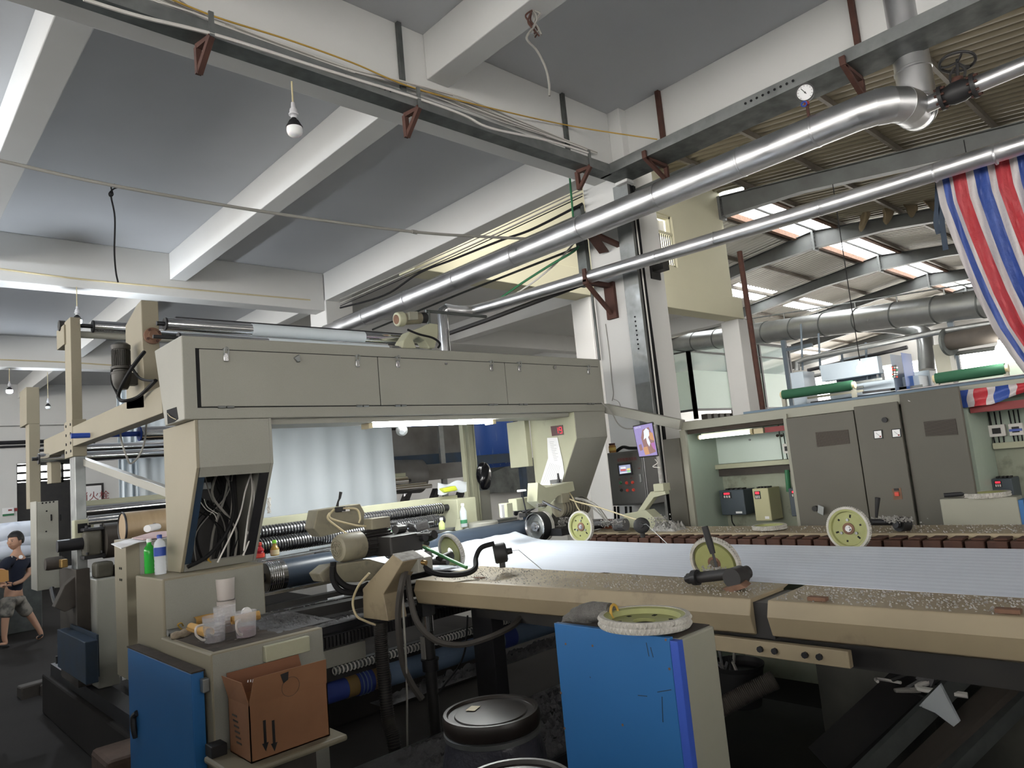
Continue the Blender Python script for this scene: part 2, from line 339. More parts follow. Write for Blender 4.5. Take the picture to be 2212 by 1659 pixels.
def rafter(x):
    m = MB(); d = .36
    def isec(y0, y1, dep0, dep1):
        for s in (1,):
            t0, t1 = rz(y0), rz(y1); p = [(x, y0, t0), (x, y1, t1), (x, y1, t1-dep1), (x, y0, t0-dep0)]
            m.prism([(q[0]-.006, q[1], q[2]) for q in p], (.012, 0, 0))
            m.prism([(x-.1, y0, t0), (x-.1, y1, t1), (x-.1, y1, t1-.016), (x-.1, y0, t0-.016)], (.2, 0, 0))
            m.prism([(x-.1, y0, t0-dep0), (x-.1, y1, t1-dep1), (x-.1, y1, t1-dep1+.016), (x-.1, y0, t0-dep0+.016)], (.2, 0, 0))
    isec(RY, RY-1.9, .50, .34); isec(RY-1.9, -9, .34, .5); isec(RY, RY+1.9, .50, .34); isec(RY+1.9, 22.4, .34, .5)
    o = struct('roof_rafter', m, 'steel_frame', smooth=0)
    MB().box((x-.12, RY-.03, RZ-.56), (x+.12, RY+.03, RZ-.0)).build('ridge_plate', 'steel_frame', o)
    for k in range(5):
        for sx in (-.08, .08): MB().cyl((x+sx, RY-.055, RZ-.5+.1*k), (x+sx, RY+.055, RZ-.5+.1*k), .014, n=6).build('bolt', 'galv_dark', o)
for x in FX[1:]: rafter(x)
# purlins along X over the rafters
for k in range(-7, 6):
    y = RY+(.72 if k >= 0 else .95-1.0)+(k*1.55 if k >= 0 else (k+1)*1.55-.72)
    if k >= 0 and y > 22: continue
    xa = X0 if k < 0 else 15.0
    m = MB().box((xa, y-.03, rz(y)-.0), (X1, y+.03, rz(y)+.11)); struct('roof_purlin', m, 'steel_purlin', smooth=0)
for y, s_ in ((SKY0-.02, -1), (SKY1+.02, 1)):
    struct('roof_purlin', MB().box((14.9, y-.05, rz(y)-.03), (X1, y+.05, rz(y)+.12)), 'rust_light', smooth=0)
struct('roof_purlin', MB().cyl((14.9, RY-.1, RZ-.02), (X1, RY-.1, RZ-.02), .035, n=8), 'steel_frame')
# shed end and side walls with window bands
we = MB().box((41, -9, 0), (41.2, 22.4, 1.6)).box((41, -9, 5.6), (41.2, 22.4, 9))
for k in range(9): we.box((41, -9+k*3.9-.2, 1.6), (41.2, -9+k*3.9+.2, 5.6))
struct('wall_shed_end', we, 'wall_white', smooth=0)
struct('wall_shed_side', MB().box((6.1, -9.2, 0), (41, -9, 8)), 'wall_white', smooth=0)
# ================================================================== cable trays
def tray_x(x0, x1, y0, y1, z0, z1, label):
    t = thing('cable_tray', label, 'cable tray', (x0, y1, z0))
    MB().box((x0, y0, z0), (x1, y1, z0+.004)).build('tray_bottom', 'galv_dark', t, smooth=0)
    MB().box((x0, y0-.003, z0), (x1, y0, z1)).build('tray_side', 'galv', t, smooth=0)
    MB().box((x0, y1, z0), (x1, y1+.003, z1)).build('tray_side', 'galv_dark', t, smooth=0)
    return t
def tri_bracket(t, a, b, c, w=.035):         # arm end a, root b, foot c
    MB().bar(a, b, w, w).bar(b, c, w, w).bar(a, c, w, w*.8).build('bracket', 'rust', t, smooth=0)
T1 = tray_x(-1.5, 5.30, 3.915, 4.045, 4.647, 4.74, 'long galvanised cable tray bolted along the white cross beam')
for x in (-.6, 1.50, 3.0, 4.93):
    tri_bracket(T1, (x+.03, 3.9, 4.64), (x, 4.04, 4.63), (x, 4.035, 4.46))
    MB().box((x+.02, 3.895, 4.64), (x+.05, 3.909, 4.80)).build('bracket_end', 'galv', T1, smooth=0)
for px in (862, 1222):
    p = PZ(px, 50 if px < 900 else 200, 5.36); x = p.x
    MB().box((x-.018, 4.012, 4.65), (x+.018, 4.044, 5.37)).build('hanger_strut', 'galv_dark', T1, smooth=0)
x = PY(790, 168, 3.91).x
for k in range(9): MB().cyl((x-.16+k*.045, 3.909, 4.70), (x-.16+k*.045, 3.914, 4.70), .009, n=10).build('tray_hole', 'dark_hole', T1)
T2 = thing('cable_tray', 'galvanised cable tray running along the right edge beam over the pipes', 'cable tray', (5.3, 3.9, 4.647))
MB().box((5.27, -2, 4.647), (5.595, 4.045, 4.651)).build('tray_bottom', 'galv_dark', T2, smooth=0)
MB().box((5.267, -2, 4.647), (5.27, 3.91, 4.745)).build('tray_side', 'galv', T2, smooth=0)
MB().box((5.595, -2, 4.647), (5.598, 4.0, 4.745)).build('tray_side', 'galv_dark', T2, smooth=0)
for y in (3.5, 1.72, -.1):
    tri_bracket(T2, (5.25, y, 4.64), (5.585, y, 4.63), (5.58, y, 4.48))
    MB().box((5.24, y-.02, 4.63), (5.262, y+.02, 4.70)).build('bracket_end', 'rust', T2, smooth=0)
for px, py in ((1420, 196), (1838, 0)):
    p = PX(px, py, 5.57); MB().box((5.545, p.y-.02, 4.65), (5.59, p.y+.02, 5.37)).build('hanger_strut', 'rust', T2, smooth=0)
yb = PX(1662, 208, 5.27).y
for k in range(9): MB().cyl((5.262, yb-.2+k*.05, 4.70), (5.2665, yb-.2+k*.05, 4.70), .010, n=10).build('tray_hole', 'dark_hole', T2)
# vertical tray with black cables at the column corner
TV = thing('cable_tray', 'vertical galvanised cable tray on the white column corner', 'cable tray', (5.58, 4.0, 2.0))
MB().box((5.555, 3.94, 1.2), (5.595, 4.12, 4.64)).build('tray_face', 'galv', TV, smooth=0, bevel=.003)
for k in range(8): MB().cyl((5.551, 4.03, 2.98+k*.045), (5.5546, 4.03, 2.98+k*.045), .009, n=10).build('tray_hole', 'dark_hole', TV)
for k, (x, y) in enumerate(((5.605, 3.955), (5.632, 3.96), (5.66, 3.952), (5.688, 3.957))):
    cable('power_cable', [(x, y, 1.0), (x+.005, y-.01, 2.4), (x-.005, y, 3.6), (x, y, 4.62)], .015, 'cable_black',
          'one of the thick black power cables beside the column tray', group='power cables on the column')
cable('power_cable', [(5.61, 3.93, 1.6), (5.615, 3.925, 2.7), (5.61, 3.93, 4.4)], .008, 'cable_white', 'thin white wire beside the thick black column cables')
struct('column_trunking', MB().box((5.54, 4.545, 3.75), (5.6, 4.66, 4.62)), 'galv_dark', smooth=0)
# wires over tray 1
def along1(px, py, y=3.90): return PY(px, py, y)
cable('white_cable', [PY(180, -2, 3.905), PY(300, 35, 3.905), PY(470, 77, 3.905), PY(700, 150, 3.905), PY(900, 212, 3.905), PY(1000, 248, 3.905), PY(1060, 277, 3.905), PY(1180, 303, 3.905), PY(1270, 330, 3.905)], .011, 'cable_white', 'thick white cable sagging along the front of the cable tray')
cable('yellow_cable', [PY(360, -6, 3.97), PY(470, 38, 3.97), PY(620, 85, 3.97), PY(760, 135, 3.97), PY(900, 192, 3.97), PY(1100, 243, 3.97), PY(1250, 275, 3.97), PX(1420, 301, 5.4)], .006, 'cable_yellow', 'thin yellow cable strung above the cable tray')
for i in range(9):
    o = (i-4)*.9; r_ = random.Random(i)
    pts = [PY(300+10*i, -10+r_.uniform(-3, 3), 4.0), PY(480, 50+o+r_.uniform(-3, 3), 4.0), PY(740, 146+o, 4.0), PY(870, 180+o+r_.uniform(-4, 4), 4.0), PY(1000, 222+2.6*o+r_.uniform(-4, 4), 4.0), PY(1120, 268+2.6*o+r_.uniform(-3, 3), 4.0), PY(1215, 302+.8*o, 4.0), PY(1290, 331+.6*o, 4.0)]
    cable('loose_wire', pts, .004 if i % 3 else .006, ['cable_white', 'cable_grey', 'cable_white', 'cable_grey'][i % 4], 'one of the thin pale wires bunched on the cable tray', group='thin wires lying on the cable tray')
# ================================================================== pipes
P1X, P1Z, P1R = 5.17, 4.20, .118
t = thing('steam_pipe', 'large shiny aluminium clad pipe crossing the hall below the edge beam', 'pipe', (P1X, 1.7, P1Z-P1R))
yE = 1.62
MB().cyl((P1X, yE, P1Z), (P1X+.02, 11.8, P1Z), P1R, n=40).build('pipe_run', 'alu_pipe', t)
for y in (1.95, 2.55, 3.35, 4.25, 5.2, 6.2, 7.2, 8.2, 9.3): MB().ring([(P1R+.0005, -.01), (P1R+.0035, -.006), (P1R+.0035, .006), (P1R+.0005, .01)], (P1X, y, P1Z), (0, 1, 0), 40).build('seam_band', 'alu_pipe', t)
# lobster-back elbow turning away (+X) and down into the riser's bend
def elbow(m, c, a0, e1, e2, R, r, n=5, ang=math.pi/2, seg=32):
    # centre c, start direction: points c + (e1*cos+e2*sin)*R
    ring = []
    for i in range(n+1):
        th = a0+ang*i/n; p = c+(e1*math.cos(th)+e2*math.sin(th))*R; tn = (-e1*math.sin(th)+e2*math.cos(th)); nn = (e1*math.cos(th)+e2*math.sin(th)); b = tn.cross(nn)
        ring.append([p+(nn*math.cos(2*math.pi*k/seg)+b*math.sin(2*math.pi*k/seg))*r for k in range(seg)])
    vs_ = [v for q in ring for v in q]
    m.add(vs_, [(i*seg+k, i*seg+(k+1) % seg, (i+1)*seg+(k+1) % seg, (i+1)*seg+k) for i in range(n) for k in range(seg)]+[tuple(range(seg)), tuple(range(n*seg, (n+1)*seg))])
    return m
RR = .23
for i in range(4):
    elbow(MB(), V((P1X+RR, yE, P1Z)), math.pi+i*math.pi/8, V((1, 0, 0)), V((0, 1, 0)), RR, P1R+.003+.004*(i % 2), 1, math.pi/8).build('elbow_segment', 'alu_pipe', t, smooth=30)
xR = P1X+RR+.26
MB().cyl((P1X+RR, yE-RR, P1Z), (xR-.13, yE-RR, P1Z), P1R+.002, n=32).build('elbow_link', 'alu_pipe', t)
rt = thing('steam_riser', 'vertical aluminium clad pipe rising through the roof beside the edge beam', 'pipe', (xR, yE-RR, P1Z))
for i in range(4):
    elbow(MB(), V((xR-.0, yE-RR, P1Z+.0))+V((-.14, 0, .14)), -math.pi/2+i*math.pi/8, V((1, 0, 0)), V((0, 0, 1)), .14, P1R+.006+.004*(i % 2), 1, math.pi/8).build('elbow_segment', 'alu_pipe', rt, smooth=30)
MB().cyl((xR, yE-RR, P1Z+.13), (xR, yE-RR, 7.2), P1R+.002, n=32).build('riser_run', 'alu_pipe', rt)
MB().ring([(P1R+.002, -.012), (P1R+.008, -.006), (P1R+.008, .006), (P1R+.002, .012)], (xR, yE-RR, P1Z+.36), (0, 0, 1), 32).build('seam_band', 'alu_pipe', rt)
# valve branch towards the right
vt = thing('valve_pipe', 'aluminium clad branch pipe with a rusty gate valve at the upper right', 'pipe', (P1X+.16, 1.3, 4.3))
A, B_, D_ = PX(1985, 235, 5.45), PX(2035, 212, 5.45), PX(2105, 185, 5.45); E_ = A+(D_-A)*3.2; dv = (D_-A).normalized()
MB().cyl(A, B_, .056, n=24).build('pipe_run', 'alu_pipe', vt); MB().cyl(D_, E_, .056, n=24).build('pipe_run', 'alu_pipe', vt)
for p in (B_, D_):
    MB().cyl(p-dv*.012, p+dv*.012, .085, n=24).build('flange', 'black_metal', vt)
    x_, y_ = frame(dv)
    for k in range(8): q = p+(x_*math.cos(k*.785)+y_*math.sin(k*.785))*.07; MB().cyl(q-dv*.03, q+dv*.03, .009, n=6).build('flange_bolt', 'rust', vt)
M_ = (B_+D_)/2
MB().lathe([(.05, -.12), (.058, -.08), (.075, -.03), (.075, .03), (.058, .08), (.05, .12)], M_, dv, 20).build('valve_body', 'black_metal', vt)
up = (_u+_r*.12).normalized(); up = V((.1, -.1, 1)).normalized()
MB().cyl(M_, M_+up*.1, .05, .035).build('bonnet', 'rust', vt)
yk = MB()
for s in (-1, 1): yk.tube(bez([M_+up*.09+dv*s*.04, M_+up*.14+dv*s*.045, M_+up*.185+dv*s*.015]), .009, 6)
yk.build('yoke', 'black_metal', vt)
hw = MB().cyl(M_+up*.09, M_+up*.235, .011, n=8); wc = M_+up*.215; wa = V((.25, -.1, 1)).normalized(); hw.torus(wc, wa, .105, .010, 28, 8)
x_, y_ = frame(wa)
for k in range(3): d = x_*math.cos(k*2.09)+y_*math.sin(k*2.09); hw.tube(bez([wc, wc+d*.05+wa*-.012, wc+d*.105]), .008, 6)
hw.build('hand_wheel', 'black_metal', vt)
# smaller pipe
t = thing('condensate_pipe', 'thinner aluminium clad pipe parallel below the large steam pipe', 'pipe', (5.3, 4.0, 3.65))
q0, q1, q2, q3 = PX(2400, 252, 5.36), PX(1800, 440, 5.33), PX(1300, 590, 5.28), PX(1050, 664, 5.15)
pts = [q0, q1, q2, q3, PX(1000, 672, 4.95), PX(962, 668, 4.75)]
MB().tube(bez(pts, 6), .062, 28).build('pipe_run', 'alu_pipe', t)
for px in (2150, 2020, 1772, 1545, 1420, 1130, 1245):
    py = 590-(px-1300)*.300 if px > 1300 else 590+(1300-px)*.298
    p = PX(px, py, 5.3); MB().ring([(.0625, -.006), (.0645, -.003), (.0645, .003), (.0625, .006)], p, q1-q2, 28).build('seam_band', 'alu_pipe', t)
e = PX(962, 668, 4.75); MB().tube([e+V((.02, .0, 0)), e+V((-.02, .02, -.02)), e+V((-.03, .02, -.06)), V((e.x-.03, e.y+.02, 2.85))], .058, 24).build('drop_pipe', 'chrome_dull', t)
# pipe brackets on the column
bk = thing('pipe_bracket', 'rusty welded bracket carrying the thin pipe on the column', 'bracket', (5.55, 4.4, 3.3))
a = PX(1283, 612, 5.34); b = V((5.585, a.y+.0, a.z+.0)); c = V((5.585, a.y, a.z-.3))
MB().box((5.56, a.y-.06, a.z-.34), (5.6, a.y+.06, a.z+.03)).build('back_plate', 'rust', bk, smooth=0)
MB().bar(V((5.2, a.y, a.z)), b, .05, .045).build('arm', 'rust', bk, smooth=0); MB().bar(V((5.22, a.y, a.z-.01)), c, .04, .03).build('brace', 'rust', bk, smooth=0)
MB().box((5.2, a.y-.02, a.z), (5.225, a.y+.02, a.z+.13)).build('stop', 'rust', bk, smooth=0)
bk = thing('pipe_bracket', 'rusty bracket strut holding the large steam pipe on the column', 'bracket', (5.55, 4.45, 3.9))
MB().bar(PX(1272, 500, 5.15), PX(1305, 545, 5.56), .1, .012).build('brace', 'rust', bk, smooth=0); MB().bar(PX(1272, 500, 5.15)-V((.02, 0, 0)), V((5.6, PX(1272, 500, 5.15).y, P1Z-P1R-.02)), .05, .04).build('arm', 'rust', bk, smooth=0)
bk = thing('pipe_bracket', 'small black bracket end on the right side of the column', 'bracket', (5.9, 4.0, 3.6))
p = PY(1412, 578, 3.99); MB().box((p.x-.03, 3.86, p.z-.05), (p.x+.08, 4.0, p.z+.05)).build('arm', 'black_metal', bk, smooth=0); MB().box((p.x-.06, 3.985, p.z-.12), (p.x+.1, 3.999, p.z+.08)).build('back_plate', 'black_metal', bk, smooth=0)
# black pipe and galvanised duct behind, thin conduits, green hose
tag(MB().tube([PX(1262, 612, 5.36), PX(1050, 692, 5.33), PX(965, 722, 5.3)], .026, 10).build('black_pipe', 'black_metal'), 'thin black pipe running just under the thinner aluminium pipe', 'pipe')
tag(MB().tube([V((5.75, 3.3, 4.52)), V((5.78, 4.7, 4.52)), V((5.78, 11.5, 4.50))], .10, 20).build('galvanised_duct', 'galv'), 'dull galvanised duct behind the large steam pipe', 'duct')
cable('black_hose', [PX(735, 665, 5.5), PX(830, 638, 5.5), PX(905, 590, 5.5), PX(980, 560, 5.5), PX(1080, 520, 5.5), PX(1150, 495, 5.5), PX(1258, 440, 5.5)], .014, 'cable_black', 'black hose draped along the top of the galvanised duct', 'hose')
for i, (dy, r) in enumerate(((0, .009), (6, .006), (-9, .007))):
    cable('conduit', [PX(735, 655+dy, 5.52), PX(985, 545+dy, 5.52), PX(1258, 418+dy, 5.52)], r, ['cable_grey', 'cable_black', 'cable_grey'][i], ['thin grey conduit above the black hose', 'thin black conduit between the hose and the grey conduit', 'uppermost thin grey conduit under the edge beam'][i], 'conduit')
c1 = thing('ceiling_conduit', 'thin grey steel conduit crossing below the ceiling panels', 'conduit', PY(0, 347, 6.4))
pts = [PY(-60, 337, 6.3), PY(0, 347, 6.3), PY(250, 402, 6.1), PY(600, 462, 5.9), PY(895, 501, 5.6), PY(1100, 514, 5.3), PY(1255, 520, 5.0)]
MB().tube(bez(pts, 4), .0145, 10).build('conduit_run', 'cable_grey', c1)
for px, py in ((895, 501), (1255, 520)):
    p = PY(px, py, 5.6 if px == 895 else 5.0); MB().cyl(p-V((.03, .0, 0)), p+V((.03, 0, 0)), .021, n=12).build('coupling', 'cable_grey', c1)
tag(MB().tube([PX(1228, 350, 5.5), PX(1238, 468, 5.45)], .011, 8).build('green_pipe', 'cable_green'), 'thin green vertical pipe left of the column top', 'pipe')
cable('green_hose', [PX(1250, 532, 5.45), PX(1236, 545, 5.45), PX(1190, 572, 5.4), PX(1130, 610, 5.4), PX(1070, 652, 5.4)], .013, 'cable_green', 'green hose hanging between the two aluminium pipes', 'hose')
cable('white_hose', [PX(1240, 525, 5.48), PX(1200, 570, 5.45), PX(1140, 618, 5.45), PX(1080, 655, 5.45)], .010, 'cable_white', 'white hose hanging beside the green hose', 'hose')
tag(MB().tube([PX(1260, 530, 5.55), PX(1000, 632, 5.55), PX(805, 712, 5.55)], .014, 8).build('wall_conduit', 'galv_dark'), 'grey conduit between the large and the thin aluminium pipe', 'conduit')
tag(MB().tube([PX(1276, 612, 5.56), PX(1295, 778, 5.56)], .014, 8).build('column_conduit', 'galv_dark'), 'dark vertical conduit down the left edge of the column', 'conduit')
cable('column_wire', [PX(1308, 700, 5.595), PX(1316, 760, 5.595), PX(1322, 825, 5.595), PX(1325, 850, 5.595), PX(1322, 866, 5.595)], .004, 'cable_grey', 'thin grey wire hanging on the face of the column', 'wire')
cable('column_wire', [PX(1325, 862, 5.594), PX(1336, 868, 5.594), PX(1341, 880, 5.594)], .003, 'cable_grey', 'short curled wire end low on the column face', 'wire')
# pressure gauge
g = thing('pressure_gauge', 'round white pressure gauge on a short stem above the large pipe', 'gauge', PX(1750, 262, 5.17))
gc = PX(1739, 200, 5.12); gd = (O-gc); gd.z = 0; gd = (gd.normalized()+V((-.1, .0, -.25))).normalized()
MB().ring([(.058, -.025), (.066, -.025), (.066, .012), (.056, .012)], gc, gd, 36).build('bezel', 'black_metal', g)
fc = MB().cyl(gc-gd*.02, gc+gd*.004, .058, n=36).build('dial', 'paper_white', g)
rx = gd.cross(V((0, 0, 1))).normalized()*-1; ry = gd.cross(rx)*-1
if ry.z < 0: ry = -ry
tk = MB()
for k in range(11):
    an = math.radians(225-27*k); d = rx*math.cos(an)+ry*math.sin(an); tk.bar(gc+gd*.0045+d*.044, gc+gd*.0045+d*.052, .003, .001, gd)
tk.build('scale_marks', 'black_metal', fc); an = math.radians(125); d = rx*math.cos(an)+ry*math.sin(an)
MB().bar(gc+gd*.006-d*.014, gc+gd*.006+d*.042, .005, .001, gd).cyl(gc+gd*.004, gc+gd*.008, .006, n=10).build('needle', 'black_metal', g)
MB().tube(bez([gc-gd*.02-V((0, 0, .06)), gc-gd*.02-V((0, 0, .11)), PX(1750, 268, 5.17)]), .012, 8).build('stem', 'rust', g)
MB().cyl(gc-V((0, 0, .10)), gc-V((0, 0, .075)), .02, n=6).build('stem_nut', 'red_paint', g); MB().torus(gc-V((.05, 0, .105)), (1, .3, 0), .018, .005, 14, 6).build('cock_handle', 'blue_plastic', g)
# ================================================================== pendant bulbs, hanging wires
def bulb(name, top, zb, label, lit, s=1.0):
    t = thing(name, label, 'light bulb', (top.x, top.y, zb), 'pendant bulbs')
    x, y = top.x, top.y
    MB().cyl((x, y, zb+.24*s), (x, y, top.z), .006, n=8).build('cord', 'cable_cream', t)
    MB().lathe([(.012, .24), (.015, .20), (.022, .195), (.026, .18), (.026, .165), (.032, .16), (.032, .152), (.02, .145), (.017, .13)], (x, y, zb), n=20).build('socket', 'porcelain', t)
    MB().lathe([(.017, .13), (.022, .115), (.045, .085), (.052, .07), (.052, .062)], (x, y, zb), n=28).build('heat_sink', 'black_rubber' if s else 'porcelain', t)
    g = MB().lathe([(.051, .066), (.052, .045), (.05, .03), (.043, .014), (.028, .003), (0.0, 0)], (x, y, zb), n=28).build('globe', 'lamp_lit' if lit else 'bulb_glass', t)
    fins = MB()
    for k in range(20):
        a = k*math.pi/10; d = V((math.cos(a), math.sin(a), 0)); fins.bar(V((x, y, zb+.112))+d*.028, V((x, y, zb+.066))+d*.053, .003, .004, d)
    fins.build('fin', 'black_rubber', t, kind='stuff')
    return t
b = PZ(630, 176, 4.65); bulb('pendant_bulb', V((b.x, b.y, 4.65)), PY(632, 294, b.y).z, 'unlit white bulb hanging below the galvanised cable tray', False)
b = PZ(175, 622, 4.75); zb = PY(168, 702, b.y).z; bulb('pendant_bulb', V((b.x-.05, b.y, 4.76)), zb, 'lit bulb hanging half hidden behind the roller end post', True)
b3 = PZ(20, 797, 4.75); zb3 = PY(20, 850, b3.y).z; bulb('pendant_bulb', V((b3.x, b3.y, 4.76)), zb3, 'bright lit bulb at the far left edge of the hall', True)
b4 = PZ(103, 827, 4.75); bulb('pendant_bulb', V((b4.x, b4.y, 4.99)), PY(103, 884, b4.y).z, 'unlit bulb hanging in the dark far bay', False)
bulb('pendant_bulb', V((-.4, 7.4, ZC)), 4.9, 'unseen lit bulb added to brighten the ceiling left of the roller frame', True)  # extra bulb out of view, added only to lift the ceiling light
def rope(name, pts, r, m, label): return cable(name, pts, r, m, label, 'wire')
y = 6.3
k = thing('hook_wire', 'black twisted wire hanging with a knot from the ceiling conduit', 'wire', PY(252, 610, y))
MB().tube(bez([PY(242, 408, y), PY(240, 425, y), PY(248, 470, y), PY(247, 540, y), PY(250, 585, y), PY(255, 610, y)], 6), .007, 6).build('wire', 'cable_black', k)
MB().tube(bez([PY(248, 398, y), PY(240, 404, y), PY(244, 420, y), PY(238, 424, y), PY(236, 417, y), PY(246, 408, y), PY(254, 405, y)], 5), .006, 6).build('knot', 'cable_black', k)
b = PZ(1150, 22, 5.0)
k = thing('wire_bundle', 'tangled old wire bundle hanging from the underside of the ceiling beam', 'wire', b)
MB().tube(bez([b, b+V((.01, .0, -.10)), PY(1140, 75, b.y), PY(1140, 88, b.y), PY(1160, 110, b.y), PY(1178, 145, b.y), PY(1186, 180, b.y), PY(1187, 207, b.y)], 6), .008, 6).build('wire', 'cable_grey', k)
for i in range(6):
    r_ = random.Random(i+50); q = [b+V((r_.uniform(-.04, .04), r_.uniform(-.04, .04), -.03-.05*j)) for j in range(4)]
    MB().tube(bez([b]+q, 4), .006, 6).build('strand', 'rust' if i % 2 else 'cable_grey', k)
# surface wiring on the second cross beam
cable('beam_wire', [PY(-20, 578, 10.11), PY(175, 603, 10.11), PY(400, 624, 10.11), PY(670, 648, 10.11)], .012, 'cable_cream', 'cream surface wire along the face of the second cross beam', 'wire')
cable('beam_wire', [PY(-20, 776, 16.19), PY(150, 783, 16.19), PY(330, 795, 16.19)], .014, 'cable_cream', 'cream surface wire along the third cross beam', 'wire')
# ================================================================== gantry over the machine
GX0, GX1, GY, GB, GT = 1.352, 5.0, 4.07, 2.385, 2.862
g = thing('machine_gantry', 'long grey green machine housing bridging the fabric line on two legs', 'machine', (GX0, GY, 1.53))
pr = [(GX0, GY, GB), (GX0, 4.40, GB), (GX0, 4.55, GT), (GX0, GY, GT)]
MB().prism(pr, (GX1-GX0, 0, 0)).build('housing', 'paint_grey', g, smooth=0, bevel=.006)
MB().box((1.425, GY-.0015, 2.450), (4.962, GY+.001, 2.792)).build('door_recess', 'dark_hole', g, smooth=0)
dx = [1.442, 2.622, 3.797, 4.956]; doors = []
for i in range(3):
    a, b = dx[i]+.003, dx[i+1]-.003
    m = MB().box((a, GY-.010, 2.456), (b, GY-.002, 2.786))
    doors.append(m.build('access_door', 'paint_grey', g, smooth=0, bevel=.002))
def latch(px, py, d):
    p = PY(px, py, GY-.012); o = MB().box((p.x-.014, GY-.022, p.z-.05), (p.x+.014, GY-.0105, p.z+.0)).build('latch', 'chrome_dull', doors[d], bevel=.003)
    MB().tube(bez([p+V((-.011, -.012, -.01)), p+V((-.012, -.02, .02)), p+V((0, -.02, .034)), p+V((.012, -.02, .02)), p+V((.011, -.012, -.01))], 4), .0028, 6).box((p.x-.012, GY-.014, p.z+.016), (p.x+.012, GY-.0025, p.z+.03)).build('latch_loop', 'galv', doors[d])
for px, py, d in ((487, 763, 0), (771, 777, 0), (858, 779, 1), (1060, 788, 1), (1121, 790, 2), (1270, 797, 2)): latch(px, py, d)
for px, d in ((488, 0), (783, 0), (865, 1), (1065, 1), (1130, 2), (1276, 2)):
    p = PY(px, 876, GY-.01); MB().cyl((p.x-.045, GY-.012, 2.452), (p.x-.004, GY-.012, 2.452), .008, n=10).cyl((p.x+.004, GY-.012, 2.452), (p.x+.045, GY-.012, 2.452), .008, n=10).build('hinge', 'galv', doors[d])
p = PY(640, 775, GY-.01); MB().prism([(p.x-.022, GY-.011, p.z+.004), (p.x+.014, GY-.011, p.z+.026), (p.x+.02, GY-.011, p.z-.02), (p.x, GY-.011, p.z-.024)], (0, -.02, 0)).build('lock_knob', 'galv', doors[0], bevel=.004)
for px, py, d, r in ((962, 786, 1, .009), (1197, 794, 2, .017)):
    p = PY(px, py, GY-.01); MB().cyl((p.x, GY-.011, p.z), (p.x, GY-.024, p.z), r, n=14).build('lock_knob', 'chrome_dull', doors[d])
hp = [PX(*q, GX0-.0015) for q in ((360, 886), (381, 879), (385, 905), (376, 912), (362, 916))]
MB().prism(hp, (.001, 0, 0)).build('cable_opening', 'dark_hole', g, smooth=0, label='ragged black hole cut in the end plate')
MB().tube(bez([PX(362, 893, GX0-.004), PX(368, 900, GX0-.012), PX(380, 906, GX0-.004)], 5), .002, 6).build('stray_wire', 'cable_cream', g)
MB().box((1.86, 4.12, GB-.035), (4.56, 4.40, GB-.001)).build('under_plate', 'paint_grey', g, smooth=0)
# --- left leg with open wiring bay
LX0, LX1, KZ, FY, FZ, LB = 1.407, 1.852, 2.115, 4.398, 1.532, 4.62
def legprof(x, k, fy, fz): return [(x, GY, GB-.001), (x, GY, k), (x, fy, fz), (x, LB, fz), (x, LB, GB-.001)]
MB().prism(legprof(LX0, KZ, FY, FZ), (.018, 0, 0)).build('leg_side', 'paint_tan', g, smooth=0, bevel=.003)
MB().prism(legprof(LX1-.018, KZ, FY, FZ), (.018, 0, 0)).build('leg_side', 'paint_grey', g, smooth=0, bevel=.003)
MB().box((LX0+.018, GY, KZ), (LX1-.018, GY+.012, GB-.002)).build('leg_front', 'paint_grey', g, smooth=0, bevel=.002)
sl = V((0, FY-GY, FZ-KZ)).normalized(); sn = V((0, sl.z, -sl.y)).normalized()
if sn.y > 0: sn = -sn
def slant(t, x): return V((x, GY, KZ))+sl*t
Ls = V((0, FY-GY, FZ-KZ)).length
for t0, t1 in ((0, .06), (Ls-.05, Ls)):
    c = (slant(t0, (LX0+LX1)/2)+slant(t1, (LX0+LX1)/2))/2; MB().obox(c-sn*.006, ((LX1-LX0)/2-.02, 0, 0), sl*(t1-t0)/2, sn*.006).build('leg_rim', 'paint_grey', g, smooth=0)
for xx, w in ((LX0+.035, .018), (LX1-.045, .028)):
    c = (slant(.06, xx)+slant(Ls-.05, xx))/2; MB().obox(c-sn*.006, (w, 0, 0), sl*(Ls-.11)/2, sn*.005).build('leg_rim', 'blue_dark' if xx < 1.6 else 'dark_steel', g, smooth=0)
MB().box((LX0+.019, LB-.03, FZ), (LX1-.019, LB-.015, GB-.01)).build('leg_back', 'black_metal', g, smooth=0)
MB().box((LX0+.019, FY+.02, FZ), (LX1-.019, LB-.03, FZ+.01)).build('leg_floor', 'black_metal', g, smooth=0)
r_ = random.Random(3)
MB().box((LX0+.04, LB-.06, 2.0), (1.66, LB-.03, 2.04)).build('terminal_rail', 'galv', g, smooth=0)
for k in range(7): MB().box((LX0+.03+k*.033, LB-.07, 1.88), (LX0+.055+k*.033, LB-.032, 1.93)).build('terminal_block', 'black_rubber', g, smooth=0)
for k in range(12):
    xa, xb = r_.uniform(LX0+.06, LX1-.08), r_.uniform(LX0+.08, LX1-.1); yy = r_.uniform(4.40, 4.55)
    MB().tube(bez([(xa, yy, 2.1), (xa+r_.uniform(-.06, .06), yy-.02, 1.95), (xb+r_.uniform(-.05, .05), yy-.01, 1.75), (xb, yy+.02, 1.56)], 6), r_.choice((.003, .004, .008)), 6).build('inner_wire', r_.choice(('cable_black', 'cable_black', 'cable_black', 'cable_grey')), g)
